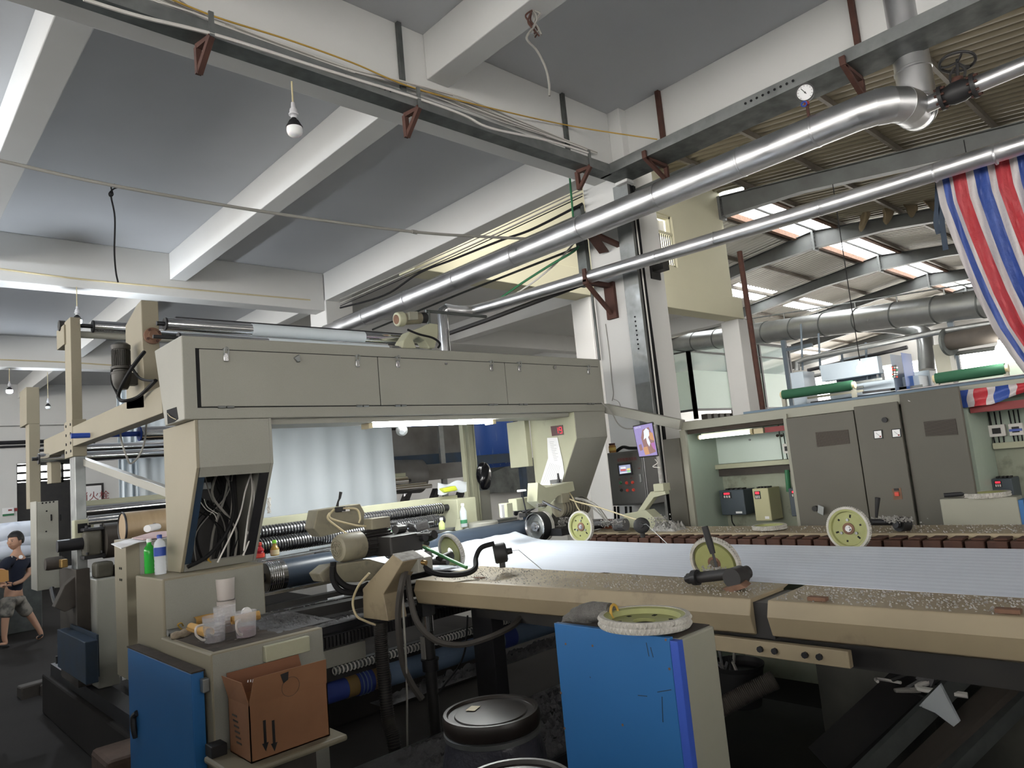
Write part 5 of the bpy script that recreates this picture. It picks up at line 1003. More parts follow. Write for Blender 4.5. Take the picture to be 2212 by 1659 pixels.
# lever mechanism on the near rail
lv = thing('clip_lever', 'black clamp mechanism with long black lever handle on the near rail', 'lever', PX(1560, 1262, 2.8))
h0, h1 = PX(1540, 1196, 2.82), PX(1522, 1137, 2.82); MB().tube([PX(1548, 1225, 2.82), h0], .006, 8).build('lever_rod', 'dark_steel', lv); MB().tube([h0, h0*.6+h1*.4, h1], .014, 12, rs=[.012, .016, .0145]).build('lever_grip', 'black_rubber', lv)
MB().cyl(PX(1487, 1250, 2.78), PX(1575, 1240, 2.78), .024, n=14).build('cross_tube', 'black_metal', lv); MB().cyl(PX(1482, 1251, 2.77), PX(1495, 1249, 2.77), .016, n=10).cyl(PX(1498, 1248, 2.77), PX(1508, 1247, 2.77), .034, n=14).build('tube_end', 'dark_steel', lv)
c = PX(1588, 1247, 2.76); MB().cyl(c+V((-.03, .0, 0)), c+V((.05, 0, 0)), .042, n=22).build('drum', 'black_metal', lv); MB().cyl(c+V((.05, 0, .005)), c+V((.09, -.01, .008)), .028, n=16).build('drum_boss', 'black_metal', lv)
MB().prism([PX(a, b, 2.72) for a, b in ((1560, 1272), (1600, 1262), (1612, 1270), (1575, 1282))], (.05, 0, .01)).build('foot_plate', 'rust_light', lv, smooth=0, bevel=.003)
rr = random.Random(8); lp = MB()
for j in range(160): v = PX(1542+rr.gauss(0, 14), 1232+rr.gauss(0, 4), 2.83); r = rr.uniform(.002, .007); lp.add([v+V((r, 0, 0)), v+V((-r, 0, 0)), v+V((0, r, 0)), v+V((0, -r, 0)), v+V((0, 0, r)), v+V((0, 0, -r))], [(0, 2, 4), (2, 1, 4), (1, 3, 4), (3, 0, 4), (2, 0, 5), (1, 2, 5), (3, 1, 5), (0, 3, 5)])
lp.build('lint_clump', 'lint_light', lv, kind='stuff')
for (px, py, x, lab) in ((1765, 1294, 2.75, 'rusty clip lying on the near rail past the joint'), (2175, 1320, 2.75, 'rusty flat piece on the near rail at the right edge'), (1035, 1246, 2.6, 'small brown splinter lying on the near rail')):
    p = PZ(px, py, 1.356); tag(MB().box((p.x-.02, p.y-.04, 1.351), (p.x+.012, p.y+.03, 1.366 if px > 1200 else 1.355)).build('rusty_clip', 'rust_light', smooth=0, bevel=.002), lab, 'metal scrap')
# ================================================================== far drive unit
fu = thing('far_drive', 'cream drive unit with motor and joystick beside the right gantry leg', 'machine', PX(1200, 1160, 4.5))
hx = 4.52
q = [PX(a, b, hx) for a, b in ((1152, 1078), (1162, 1044), (1180, 1054), (1177, 1094))]
MB().prism([PY(a, b, 4.12) for a, b in ((1160, 1083), (1162, 1042), (1180, 1053), (1238, 1040), (1242, 1060), (1205, 1072), (1178, 1097))], (0, .12, 0)).build('hood', 'paint_cream_green', fu, smooth=0, bevel=.004)
MB().obox(PY(1201, 1040, 4.08), (.045, -.02, 0), (.006, .012, 0), (0, 0, .016)).build('joystick_base', 'galv', fu, smooth=0, bevel=.003); p = PY(1207, 1042, 4.06); MB().tube([p, p+V((.002, 0, .035)), p+V((0, 0, .075))], .009, 8, rs=[.018, .01, .008]).build('joystick', 'black_rubber', fu)
mc0, mc1 = PY(1205, 1098, 4.2), PY(1262, 1092, 4.2); MB().cyl(mc0, mc1, .075, n=24).build('motor', 'motor_cream', fu)
for k in range(9): c = mc0+(mc1-mc0)*(.1+.1*k); MB().torus(c, mc1-mc0, .076, .004, 24, 5).build('motor_fin', 'black_metal', fu)
MB().obox(PY(1215, 1076, 4.15), (.05, 0, 0), (0, .04, 0), (0, 0, .04)).build('terminal_box', 'motor_cream', fu, smooth=0, bevel=.005)
MB().box((4.3, 4.1, 1.36), (5.0, 4.5, 1.42)).build('base_plate', 'dark_steel', fu, smooth=0)
MB().cyl(PY(1172, 1083, 4.05), PY(1212, 1102, 4.0), .010, n=10).cyl(PY(1160, 1092, 4.05), PY(1180, 1090, 4.05), .014, n=10).build('push_rod', 'chrome_dull', fu)
wa_ = PY(1127, 1062, 4.2); MB().cyl(PY(1137, 1108, 4.2), wa_, .006, n=8).build('adjust_stem', 'dark_steel', fu); MB().lathe([(.0, 0), (.035, 0), (.04, .008), (.035, .016), (0, .016)], wa_, (0, 0, 1), 20).build('adjust_wheel', 'paper_white', fu)
MB().obox(PY(1093, 1102, 4.25), (.03, 0, 0), (0, .05, 0), (0, 0, .055)).build('sensor_head', 'paint_cream_green', fu, smooth=0, bevel=.003); MB().obox(PY(1085, 1104, 4.2), (.014, 0, 0), (0, .01, 0), (0, 0, .05)).build('sensor_face', 'paper_white', fu, smooth=0)
MB().obox(PY(1130, 1088, 4.35), (.12, 0, 0), (0, .05, 0), (0, 0, .05)).build('side_case', 'paint_cream_green', fu, smooth=0, bevel=.005)
rr = random.Random(31)
for k in range(22):
    c = PY(rr.uniform(1105, 1225), rr.uniform(1092, 1140), rr.uniform(4.5, 4.66)); a = V((rr.uniform(-1, 1), rr.uniform(-1, 1), rr.uniform(-.5, .5))).normalized()
    MB().cyl(c-a*rr.uniform(.02, .06), c+a*rr.uniform(.02, .06), rr.uniform(.008, .028), n=10).build('drive_part', rr.choice(('black_metal', 'dark_steel', 'grime_brown', 'lint')), fu)
for k, (px, py, s) in enumerate(((1217, 1120, .025), (1220, 1105, .02), (1210, 1135, .03), (1310, 1130, .02), (1330, 1128, .02), (1425, 1125, .03))):
    lp = MB(); b = PX(px, py, 4.45)
    for j in range(90): v = b+V((rr.gauss(0, s), rr.gauss(0, s*1.4), rr.gauss(0, s*.7))); r = rr.uniform(.003, .009); lp.add([v+V((r, 0, 0)), v+V((-r, 0, 0)), v+V((0, r, 0)), v+V((0, -r, 0)), v+V((0, 0, r)), v+V((0, 0, -r))], [(0, 2, 4), (2, 1, 4), (1, 3, 4), (3, 0, 4), (2, 0, 5), (1, 2, 5), (3, 1, 5), (0, 3, 5)])
    lp.build('lint_clump', 'lint_light', fu, kind='stuff')
MB().cyl(PX(1275, 1132, 4.6), PX(1345, 1128, 4.6), .022, n=12).cyl(PX(1330, 1134, 4.6), PX(1352, 1133, 4.6), .05, n=16).build('lint_shaft', 'lint', fu)
for i, pts in enumerate((((1190, 1046), (1215, 1068), (1240, 1082), (1290, 1095), (1360, 1118), (1375, 1122)), ((1215, 1044), (1235, 1072), (1250, 1100), (1258, 1108)), ((1225, 1075), (1262, 1080), (1290, 1095), (1312, 1125)), ((1230, 1080), (1268, 1090), (1295, 1110), (1310, 1130)), ((1222, 1110), (1225, 1092), (1245, 1084), (1260, 1090)))):
    cable('far_hose', [PX(a, b, 4.45+.03*i) for a, b in pts], .006 if i != 2 else .012, ['cable_cream', 'cable_cream', 'cable_grey', 'cable_grey', 'cable_cream'][i], ['long cream hose from the far joystick along the far rail', 'cream hose from the far joystick down behind the olive wheel', 'thick grey hose arching over the far motor', 'thin grey hose under the thick arching hose', 'small cream hose loop before the far motor'][i], 'hose')
# monitor stand foot: bent cream arm
ma = thing('monitor_stand', 'bent cream bracket arm with pole carrying the monitor', 'bracket', PX(1400, 1130, 4.75))
q = [PX(a, b, 4.85) for a, b in ((1372, 1112), (1405, 1062), (1435, 1058), (1438, 1068), (1412, 1075), (1385, 1112))]
MB().prism(q, (.06, 0, 0)).build('arm', 'paint_cream_green', ma, smooth=0, bevel=.004); q = PX(1428, 1052, 4.88)
MB().box((4.84, q.y-.05, q.z-.035), (4.94, q.y+.05, q.z+.03)).build('clamp', 'paint_cream_green', ma, smooth=0, bevel=.006); MB().cyl((4.89, q.y, q.z), (4.89, q.y+.0, 2.2), .017, n=14).build('pole', 'lint_light', ma)
f_ = PX(1365, 1125, 4.80); MB().prism([PX(a, b, 4.75) for a, b in ((1345, 1138), (1347, 1110), (1395, 1102), (1425, 1130), (1415, 1145))], (.12, 0, 0)).build('foot_box', 'paint_cream_green', ma, smooth=0, bevel=.005)
br_ = PX(1310, 1120, 4.9); tag(MB().box((4.85, br_.y-.12, 1.351), (4.95, br_.y+.1, 1.42)).build('brick', mat('brick_red', (.25, .08, .04), .9), smooth=0, bevel=.006), 'reddish brick lying on the far rail behind the hoses', 'brick')
rg = PX(1440, 1128, 4.75); tag(lintpatch('rag', lambda u, v: (rg.x-.08+u*.2, rg.y-.12+v*.24, 1.351), 18, 18, .07, 'lint_light', seed=3), 'dusty crumpled rag on the far rail beside the arm', 'rag')
al = thing('far_lever', 'lint covered clamp lever beside the large olive wheel', 'lever', PX(1930, 1135, 4.7))
MB().cyl(PX(1880, 1128, 4.6), PX(1950, 1128, 4.75), .02, n=12).build('cross_tube', 'dark_steel', al); MB().cyl(PX(1940, 1132, 4.68), PX(1958, 1132, 4.74), .045, n=20).cyl(PX(1934, 1133, 4.65), PX(1942, 1133, 4.68), .022, n=14).build('drum', 'dark_steel', al); MB().tube([PX(1893, 1118, 4.62), PX(1896, 1075, 4.62)], .013, 10, rs=[.008, .016]).build('lever_grip', 'black_rubber', al)
lp = MB()
for j in range(200): v = PX(1925+rr.gauss(0, 24), 1122+rr.gauss(0, 3), 4.65); r = rr.uniform(.003, .008); lp.add([v+V((r, 0, 0)), v+V((-r, 0, 0)), v+V((0, r, 0)), v+V((0, -r, 0)), v+V((0, 0, r)), v+V((0, 0, -r))], [(0, 2, 4), (2, 1, 4), (1, 3, 4), (3, 0, 4), (2, 0, 5), (1, 2, 5), (3, 1, 5), (0, 3, 5)])
lp.build('lint_clump', 'lint_light', al, kind='stuff')
# ================================================================== switch cabinets along the far side
CXF, CT = 5.20, 2.205
def cy(px, py=1000): return PX(px, py, CXF).y
cab = thing('switch_cabinet', 'long grey green switch cabinet row behind the far rail', 'cabinet', (CXF, 2, 0))
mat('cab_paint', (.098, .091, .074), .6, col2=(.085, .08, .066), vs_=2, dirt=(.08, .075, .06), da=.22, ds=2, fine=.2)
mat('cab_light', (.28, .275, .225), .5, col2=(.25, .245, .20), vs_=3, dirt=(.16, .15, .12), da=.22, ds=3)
mat('cab_inside', (.36, .42, .35), .5, col2=(.30, .36, .30), vs_=3, dirt=(.16, .17, .14), da=.25, ds=3)
mat('cab_stain', (.30, .33, .26), .6, col2=(.24, .25, .19), vs_=4, dirt=(.08, .075, .055), da=.36, ds=5)
yl, y1, y2, y3, y4, yr = cy(1480), cy(1716), cy(1866), cy(1968), cy(2106), -1.4
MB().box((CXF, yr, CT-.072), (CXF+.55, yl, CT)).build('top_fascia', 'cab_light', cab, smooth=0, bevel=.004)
MB().box((CXF+.53, yr, 0), (CXF+.55, yl, CT-.07)).build('back_sheet', 'cab_stain', cab, smooth=0)
MB().box((CXF+.02, yl-.02, 0), (CXF+.53, yl, CT-.07)).build('end_sheet', 'cab_inside', cab, smooth=0)
MB().box((CXF-.002, yl-.035, 0), (CXF+.03, yl+.02, CT-.07)).build('door_post', 'cab_light', cab, smooth=0, bevel=.003)
MB().box((CXF-.02, yl+.02, 0), (CXF+.08, yl+.19, CT-.13)).build('end_post', 'cab_paint', cab, smooth=0, bevel=.004)
MB().box((CXF+.02, y1-.03, 0), (CXF+.5, y1-.01, CT-.07)).build('partition', 'cab_inside', cab, smooth=0)
MB().box((CXF+.02, y4-.0, 0), (CXF+.5, y4+.02, CT-.07)).build('partition', 'cab_inside', cab, smooth=0)
MB().box((CXF, yr, CT+.0005), (CXF+.5, cy(1620), CT+.018)).build('top_trim', mat('trim_blue', (.10, .15, .20), .5), cab, smooth=0)
p = PX(1600, 920, CXF+.05); MB().box((CXF+.03, y1, p.z-.02), (CXF+.07, yl-.04, p.z+.02)).build('inner_rail', 'dust_brown', cab, smooth=0)
MB().box((CXF+.05, y1, p.z-.075), (CXF+.08, cy(1655), p.z-.035)).build('bus_bar', 'red_paint', cab, smooth=0)
XB = CXF+.50
def bx_(px, py): return PX(px, py, XB)
a, b = bx_(1536, 940), bx_(1690, 992)
MB().box((XB, b.y, b.z), (XB+.025, a.y, CT-.1)).build('mount_plate', mat('plate_mint', (.52, .60, .55), .4), cab, smooth=0)
MB().box((XB, y1-.01, b.z), (XB+.025, b.y-.012, CT-.1)).build('mount_plate', 'plate_mint', cab, smooth=0)
a, b = bx_(1530, 998), bx_(1720, 992); MB().box((XB-.07, y1-.005, b.z-.035), (XB, a.y, b.z+.005)).build('cable_channel', 'paint_cream_green', cab, smooth=0, bevel=.003)
MB().box((XB-.02, y1-.005, b.z-.10), (XB, a.y-.03, b.z-.036)).build('channel_back', 'grime_brown', cab, smooth=0)
for px, py in ((1532, 954), (1620, 950)): q = bx_(px, py); MB().cyl((XB-.002, q.y, q.z), (XB-.012, q.y, q.z), .009, n=10).build('plate_bolt', 'galv', cab)
for px in (1680, 1689): q = bx_(px, 941); MB().cyl((XB-.001, q.y, q.z), (XB-.01, q.y, q.z), .012, n=10).build('stand_off', 'dust_brown', cab)
sl_ = PX(1536, 1012, XB-.02); MB().box((XB-.045, sl_.y-.02, .5), (XB-.0, sl_.y+.02, sl_.z)).build('slotted_duct', 'cable_grey', cab, smooth=0)
MB().tube([PX(1700, 1015, XB-.02), PX(1704, 1062, XB-.02)], .02, 10).build('green_tube', 'cable_green', cab)
# tube lamp in the cabinet
la, lb = PX(1512, 945, CXF+.12), PX(1622, 933, CXF+.12); lb.z = la.z
t = thing('cabinet_lamp', 'greenish fluorescent tube lighting the open switch cabinet', 'lamp', la)
MB().cyl(la, lb, .0155, n=14).build('tube', 'tube_green', t); MB().box((la.x+.02, lb.y-.09, la.z-.01), (la.x+.05, la.y, la.z+.03)).build('fitting', 'cab_light', t, smooth=0); MB().cyl(lb, lb-V((0, .02, 0)), .024, n=14).cyl(la, la+V((0, .012, 0)), .02, n=14).build('lamp_holder', 'cable_cream', t); MB().box((la.x-.01, lb.y-.11, la.z-.02), (la.x+.03, lb.y-.03, la.z+.02)).build('ballast', 'cable_cream', t, smooth=0)
# contactors and drives
def contactor(c, lab, s=1.0):
    t = thing('contactor', lab, 'contactor', c-V((0, 0, .05))); MB().box((c.x-.05, c.y-.04*s, c.z-.04), (c.x, c.y+.04*s, c.z+.04)).build('body', 'cable_white', t, smooth=0, bevel=.004)
    MB().box((c.x-.06, c.y-.02*s, c.z-.02), (c.x-.05, c.y+.02*s, c.z+.018)).build('face', 'black_rubber', t, smooth=0)
    for k in (-1, 0, 1):
        MB().tube([V((c.x-.03, c.y+k*.024*s, c.z+.04)), V((c.x-.03, c.y+k*.026*s, c.z+.13))], .0045, 6).build('lead', 'cable_black', t); MB().tube([V((c.x-.03, c.y+k*.024*s, c.z-.04)), V((c.x-.03, c.y+k*.022*s, c.z-.09))], .0045, 6).build('lead', 'cable_black', t)
    return t
contactor(PX(1707, 968, XB-.0), 'white contactor at the right of the lit cabinet bay')
def vfd(c, w, h, d, m, lab, dig):
    t = thing('frequency_drive', lab, 'drive unit', (c.x, c.y, c.z-h/2)); MB().box((XB-d, c.y-w/2, c.z-h/2), (XB-.001, c.y+w/2, c.z+h/2)).build('case', m, t, smooth=0, bevel=.006)
    f = XB-d; MB().box((f-.004, c.y-w*.0, c.z+h*.18), (f, c.y+w*.36, c.z+h*.42)).build('keypad', 'black_rubber', t, smooth=0)
    MB().box((f-.006, c.y+w*.06, c.z+h*.33), (f-.004, c.y+w*.30, c.z+h*.40)).build('led_digits', 'red_led', t, smooth=0)
    for k in range(3): MB().box((f-.007, c.y+w*.05+k*w*.1, c.z+h*.20), (f-.004, c.y+w*.11+k*w*.1, c.z+h*.29)).build('key', 'cable_white', t, smooth=0)
    MB().box((f-.003, c.y-w*.35, c.z-h*.44), (f, c.y-w*.1, c.z-h*.36)).build('rating_label', 'paper_white', t, smooth=0)
    for k in range(4): MB().box((f+.03, c.y-w*.4+k*w*.2, c.z+h/2), (f+.10, c.y-w*.3+k*w*.2, c.z+h/2+.012)).build('terminal', 'black_rubber', t, smooth=0)
    return t
d_ = .2
mat('drive_slate', (.045, .06, .075), .45); mat('drive_cream', (.42, .40, .24), .5)
for pa_, pb_, m, lab in (((1553, 1060), (1612, 1112), 'drive_slate', 'slate blue drive unit at the left of the lit bay'), ((1624, 1056), (1668, 1125), 'drive_cream', 'cream drive unit in the middle of the lit bay'), ((1702, 1055), (1752, 1115), 'drive_slate', 'slate drive unit half hidden by the cabinet door')):
    a, b = PX(*pa_, XB-d_), PX(*pb_, XB-d_); vfd(V((XB-d_, (a.y+b.y)/2, (a.z+b.z)/2)), a.y-b.y, a.z-b.z, d_, m, lab, 0)
cable('drive_wire', [PX(1580, 1112, XB-.1), PX(1583, 1130, XB-.1), PX(1600, 1150, XB-.1)], .006, 'cable_black', 'black wires below the slate drive unit', 'wire')
# doors
def door(ya, xa, yb_, xb, lab, z1=None, top=CT-.075):
    A, B_ = V((xa, ya, 0)), V((xb, yb_, 0)); d = (B_-A); n = V((d.y, -d.x, 0)).normalized(); n = n if n.x < 0 else -n
    o = MB().prism([A+V((0, 0, .1)), B_+V((0, 0, .1)), B_+V((0, 0, top)), A+V((0, 0, top))], n*.022).build('cabinet_door', 'cab_paint', cab, smooth=0, bevel=.004); return o, A, d, n
def ondoor(A, d, n, px, py, off=.0225):   # point on the door plane
    r = ray(px, py); o2 = A+n*off; k = (o2-O).dot(n)/r.dot(n); return O+r*k
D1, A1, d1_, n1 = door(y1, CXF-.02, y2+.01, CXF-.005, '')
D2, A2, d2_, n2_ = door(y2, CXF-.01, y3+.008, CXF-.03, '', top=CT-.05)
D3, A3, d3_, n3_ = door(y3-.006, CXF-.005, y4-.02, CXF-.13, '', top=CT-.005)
MB().box((CXF-.13, y4-.02, .1), (CXF-.09, y4+.05, CT-.03)).build('door_edge', 'cab_light', D3, smooth=0) if False else None
MB().box((CXF-.025, y1, .1), (CXF-.0, y1+.028, CT-.04)).build('door_edge', 'cab_light', D1, smooth=0)
def grille(D, A, d, n, quad, rows, name, cols=0):
    P_ = [ondoor(A, d, n, *q, .0228) for q in quad]; MB().prism(P_, n*.0015).build(name, mat('vent_dark', (.03, .025, .022), .8), D, smooth=0); m = MB()
    for k in range(rows): f = (k+.5)/rows; m.bar(P_[0].lerp(P_[3], f)+n*.003, P_[1].lerp(P_[2], f)+n*.003, .002, .003, n)
    for k in range(cols): f = (k+.5)/cols; m.bar(P_[0].lerp(P_[1], f)+n*.003, P_[3].lerp(P_[2], f)+n*.003, .002, .003, n)
    m.build('vent_slats', mat('vent_slat', (.10, .085, .07), .7), D, smooth=0, kind='stuff')
grille(D1, A1, d1_, n1, ((1761, 934), (1832, 928), (1836, 958), (1765, 966)), 14, 'vent', 30)
grille(D3, A3, d3_, n3_, ((1995, 911), (2064, 904), (2070, 939), (2000, 943)), 14, 'vent')
for quad in (((1887, 930), (1906, 928), (1908, 947), (1889, 949)), ((1926, 927), (1946, 925), (1948, 944), (1928, 946))):
    P_ = [ondoor(A2, d2_, n2_, *q, .0228) for q in quad]; o = MB().prism(P_, n2_*.006).build('meter', 'black_rubber', D2, smooth=0); c = sum(P_, V())/4
    MB().prism([c+(q-c)*.8+n2_*.0062 for q in P_], n2_*.001).build('meter_dial', 'paper_white', o, smooth=0) if False else None
    Q = [c+(q-c)*.8+n2_*.0065 for q in P_]; f = MB().prism(Q, n2_*.001); o2 = f.build('meter_dial', 'paper_white', D2, smooth=0); MB().bar(Q[2].lerp(Q[0], .3)+n2_*.0015, Q[0].lerp(Q[2], .25)+n2_*.0015, .002, .001, n2_).build('meter_needle', 'print_ink', D2); MB().cyl(Q[2].lerp(Q[0], .18)+n2_*.001, Q[2].lerp(Q[0], .18)+n2_*.003, .006, n=10).build('meter_pivot', 'red_paint', D2)
c = ondoor(A2, d2_, n2_, 1912, 907, .0225); MB().cyl(c, c+n2_*.014, .018, n=18).build('lamp_knob', 'black_rubber', D2)
P_ = [ondoor(A2, d2_, n2_, *q, .0228) for q in ((1927, 1056), (1946, 1054), (1950, 1078), (1931, 1080))]; MB().prism(P_, n2_*.003).build('switch_plate', 'rust_light', D2, smooth=0); c = sum(P_, V())/4; MB().obox(c+n2_*.008, V((0, .014, 0)), V((0, 0, .014)), n2_*.006).build('red_switch', mat('red_bright', (.5, .05, .03), .4), D2, smooth=0, bevel=.003); MB().obox(c+n2_*.005+V((0, 0, .03)), V((0, .014, 0)), V((0, 0, .008)), n2_*.004).build('switch_slot', 'black_rubber', D2, smooth=0)
c = ondoor(A1, d1_, n1, 1763, 1098, .0225); MB().cyl(c, c+n1*.03, .02, n=16).build('lock_barrel', 'black_rubber', D1); MB().obox(c+n1*.03+V((0, -.045, -.01)), V((0, .02, .01)), V((0, -.006, .03)), n1*.004).build('lock_handle', 'galv', D1, smooth=0, bevel=.002)
# right open bay with breakers
for px, py, lab, s in ((2117, 938, 'white contactor half hidden by the open cabinet door', 1), (2157, 930, 'white contactor in the middle of the right cabinet bay', 1.2), (2198, 927, 'white circuit breaker with blue band at the right picture edge', 1)):
    t = contactor(PX(px, py, XB), lab, s)
    if px == 2198: c = PX(px, py, XB); MB().box((XB-.063, c.y-.035, c.z-.012), (XB-.05, c.y+.035, c.z+.004)).build('blue_band', 'blue_plastic', t, smooth=0)
a = PX(2105, 892, CXF+.1); MB().box((CXF+.05, yr, a.z-.0), (CXF+.1, y4-.01, a.z+.05)).build('bus_bar', 'red_paint', cab, smooth=0)
a = PX(2150, 960, XB); MB().box((XB-.06, yr, a.z-.03), (XB, y4-.01, a.z+.01)).build('cable_channel', 'paint_cream_green', cab, smooth=0); MB().box((XB-.002, yr, a.z+.01), (XB, y4-.01, CT-.1)).build('mount_plate', 'cab_inside', cab, smooth=0)
a, b = PX(2140, 1035, XB-.2), PX(2195, 1090, XB-.2); vfd(V((XB-.2, (a.y+b.y)/2, (a.z+b.z)/2)), a.y-b.y, a.z-b.z, .2, 'drive_slate', 'dark drive unit low in the right cabinet bay', 0)
# grey box behind the far rail
a, b = PX(2029, 1078, 5.03), PX(2196, 1072, 5.03); gb = thing('pedestal_box', 'plain cream grey pedestal box behind the far rail at the right', 'box', (5.1, 1.1, 0))
MB().box((5.03, b.y, .2), (5.16, a.y, a.z)).build('case', 'cab_light', gb, smooth=0, bevel=.006); MB().box((5.04, b.y-.025, .2), (5.16, b.y-.0005, a.z-.02)).build('blue_side', 'blue_paint', gb, smooth=0)
tag(MB().cyl(PX(2040, 1074, 5.06)+V((0, 0, .012)), PX(2095, 1070, 5.09)+V((0, 0, .012)), .014, n=10).build('iron_bar', 'dark_steel'), 'dark iron bar lying on the cream pedestal box', 'bar')
# ================================================================== striped tarpaulins
mat('tarp_red', (.42, .035, .045), .45, col2=(.36, .03, .04), vs_=6, bump=.5, bs=35); mat('tarp_blue', (.035, .075, .30), .45, col2=(.03, .065, .25), vs_=6, bump=.5, bs=35); mat('tarp_white', (.50, .46, .46), .5, col2=(.44, .41, .41), vs_=6, bump=.5, bs=35)
tp = thing('striped_tarp', 'red white and blue striped tarpaulin hanging over the thin pipe', 'tarpaulin', PX(2120, 380, 5.5))
drop = [(0, 0), (12, 60), (38, 130), (66, 200), (92, 260), (128, 330), (165, 385), (215, 450)]
edges = [(2019, 'tarp_white'), (2034, 'tarp_blue'), (2048, 'tarp_white'), (2056, 'tarp_red'), (2084, 'tarp_white'), (2101, 'tarp_blue'), (2131, 'tarp_white'), (2147, 'tarp_red'), (2179, 'tarp_white'), (2195, 'tarp_blue'), (2230, 'tarp_white'), (2246, 'tarp_red'), (2280, 'tarp_white'), (2296, 'tarp_blue'), (2330, None)]
def tpt(px, v):
    f = v*(len(drop)-1); i = min(int(f), len(drop)-2); k = f-i; dx = drop[i][0]*(1-k)+drop[i+1][0]*k; dy = drop[i][1]*(1-k)+drop[i+1][1]*k
    w = .035*math.sin((px-2019)*.075+v*3)*v+.014*math.sin((px-2019)*.21+v*11)+.01*math.sin(px*.05+v*23)
    return PX(px+dx*(1-.15*(px-2019)/300), 384-(px-2019)*.285+dy, 5.50+w+.12*v)
for (a, m), (b, _) in zip(edges[:-1], edges[1:]): MB().sheet(lambda u, v: tpt(a+(b-a)*u, v), 6, 60, .002).build('stripe', m, tp)
lt = thing('striped_tarp', 'strip of striped tarpaulin draped over the cabinet top', 'tarpaulin', (CXF, .9, CT))
e2 = [(1962, 'tarp_white'), (1992, 'tarp_blue'), (2008, 'tarp_white'), (2022, 'tarp_red'), (2050, 'tarp_white'), (2066, 'tarp_blue'), (2090, 'tarp_white'), (2104, 'tarp_red'), (2132, 'tarp_white'), (2148, 'tarp_blue'), (2180, 'tarp_white'), (2196, 'tarp_red'), (2235, 'tarp_white'), (2270, None)]
def lpt(px, v):
    k = (px-1962)/250; top = 858-(px-1962)*.125; h = 38*min(1, .25+k*4)*(1 if px < 2140 else max(.45, 1-(px-2140)/150)); return PX(px+2*math.sin(v*6+px*.1), top+h*v, CXF-.03-.012*math.sin(px*.09)*v-.01*math.sin(v*7+px*.03))
for (a, m), (b, _) in zip(e2[:-1], e2[1:]): MB().sheet(lambda u, v: lpt(a+(b-a)*u, v), 5, 16, .002).build('stripe', m, lt)
MB().box((CXF-.03, cy(2260), CT+.019), (CXF+.3, cy(1966), CT+.024)).build('top_fold', 'tarp_white', lt, smooth=0)
for i, (pts, lab) in enumerate((([(2026, 392), (2024, 450), (2022, 480), (2028, 505)], 'short blue strap hanging left of the striped tarp'), ([(2032, 390), (2034, 470), (2040, 520), (2043, 540)], 'long blue strap hanging left of the striped tarp'))):
    q = [PX(a, b, 5.62) for a, b in pts]; bq = bez(q, 5); tag(MB().sheet(lambda u, v: bq[min(len(bq)-1, int(v*(len(bq)-1)))]+V((0, (u-.5)*.035, 0)), 2, len(bq)-1, .003).build('blue_strap', 'blue_dark'), lab, 'strap')
# ================================================================== control panel, monitor
PXF = 5.30
a, b = PX(1311, 979, PXF), PX(1389, 973, PXF); zb_ = PX(1320, 1093, PXF).z
cp_ = thing('control_panel', 'stainless steel control box with touch screen on the column', 'control panel', (PXF, b.y, zb_))
mat('stainless', (.20, .20, .20), .33, .85, col2=(.16, .16, .16), vs_=3)
MB().box((PXF, b.y, zb_), (5.552, a.y, a.z)).build('case', 'stainless', cp_, smooth=0, bevel=.006)
MB().box((PXF-.008, b.y+.015, zb_+.015), (PXF-.0005, a.y-.01, a.z-.012)).build('door', 'stainless', cp_, smooth=0, bevel=.003)
def onp(px, py, off=.009): return PX(px, py, PXF-off)
def plate(quad, off, th, m, name, par=cp_): return MB().prism([onp(*q, off) for q in quad], (-th, 0, 0)).build(name, m, par, smooth=0)
sc = plate(((1334, 1002), (1364, 999), (1368, 1025), (1338, 1028)), .009, .006, 'black_rubber', 'touch_screen')
mat('screen_blue', (.1, .1, .15), .3, emit=(.35, .38, .55), es=1.0); mat('screen_yellow', (.3, .25, .1), .3, emit=(.8, .65, .2), es=.9); mat('screen_green', (.1, .3, .1), .3, emit=(.35, .7, .3), es=.8); mat('screen_white', (.3, .3, .3), .3, emit=(.8, .8, .85), es=.9); mat('screen_red', (.3, .05, .05), .3, emit=(.5, .12, .12), es=.9)
plate(((1337, 1006), (1361, 1003), (1363, 1021), (1339, 1024)), .0155, .001, 'screen_blue', 'screen_image', sc)
for q, m in ((((1340, 1009), (1351, 1008), (1352, 1012), (1341, 1013)), 'screen_white'), (((1340, 1014), (1352, 1013), (1352, 1017), (1341, 1018)), 'screen_red'), (((1354, 1012), (1361, 1011), (1362, 1015), (1354, 1016)), 'screen_yellow'), (((1355, 1017), (1362, 1016), (1362, 1020), (1355, 1021)), 'screen_green'), (((1339, 1021), (1362, 1018), (1363, 1020), (1339, 1023)), 'screen_white')): plate(q, .0168, .0006, m, 'screen_field', sc)
text('title_text', '全智能整纬系统', .033, 'red_paint', onp(1333, 997, .0095), (0, -1, -.0), (0, 0, 1), cp_)
for (px, py, m) in ((1341, 1043, 'cable_green'), (1354, 1043, 'red_bright'), (1367, 1042, 'red_bright'), (1343, 1059, 'black_rubber'), (1356, 1059, 'red_bright'), (1369, 1058, 'red_bright')):
    c = onp(px, py, .0085); MB().lathe([(.015, 0), (.015, .004), (.011, .005), (.011, .014), (0, .014)], c, (-1, 0, 0), 18).build('push_button', m, cp_)
for (px, py) in ((1336, 1036), (1349, 1035), (1361, 1034), (1338, 1052), (1358, 1050), (1378, 1013)): text('button_text', '启动', .014, 'red_paint', onp(px, py, .0095), (0, -1, 0), (0, 0, 1), cp_)
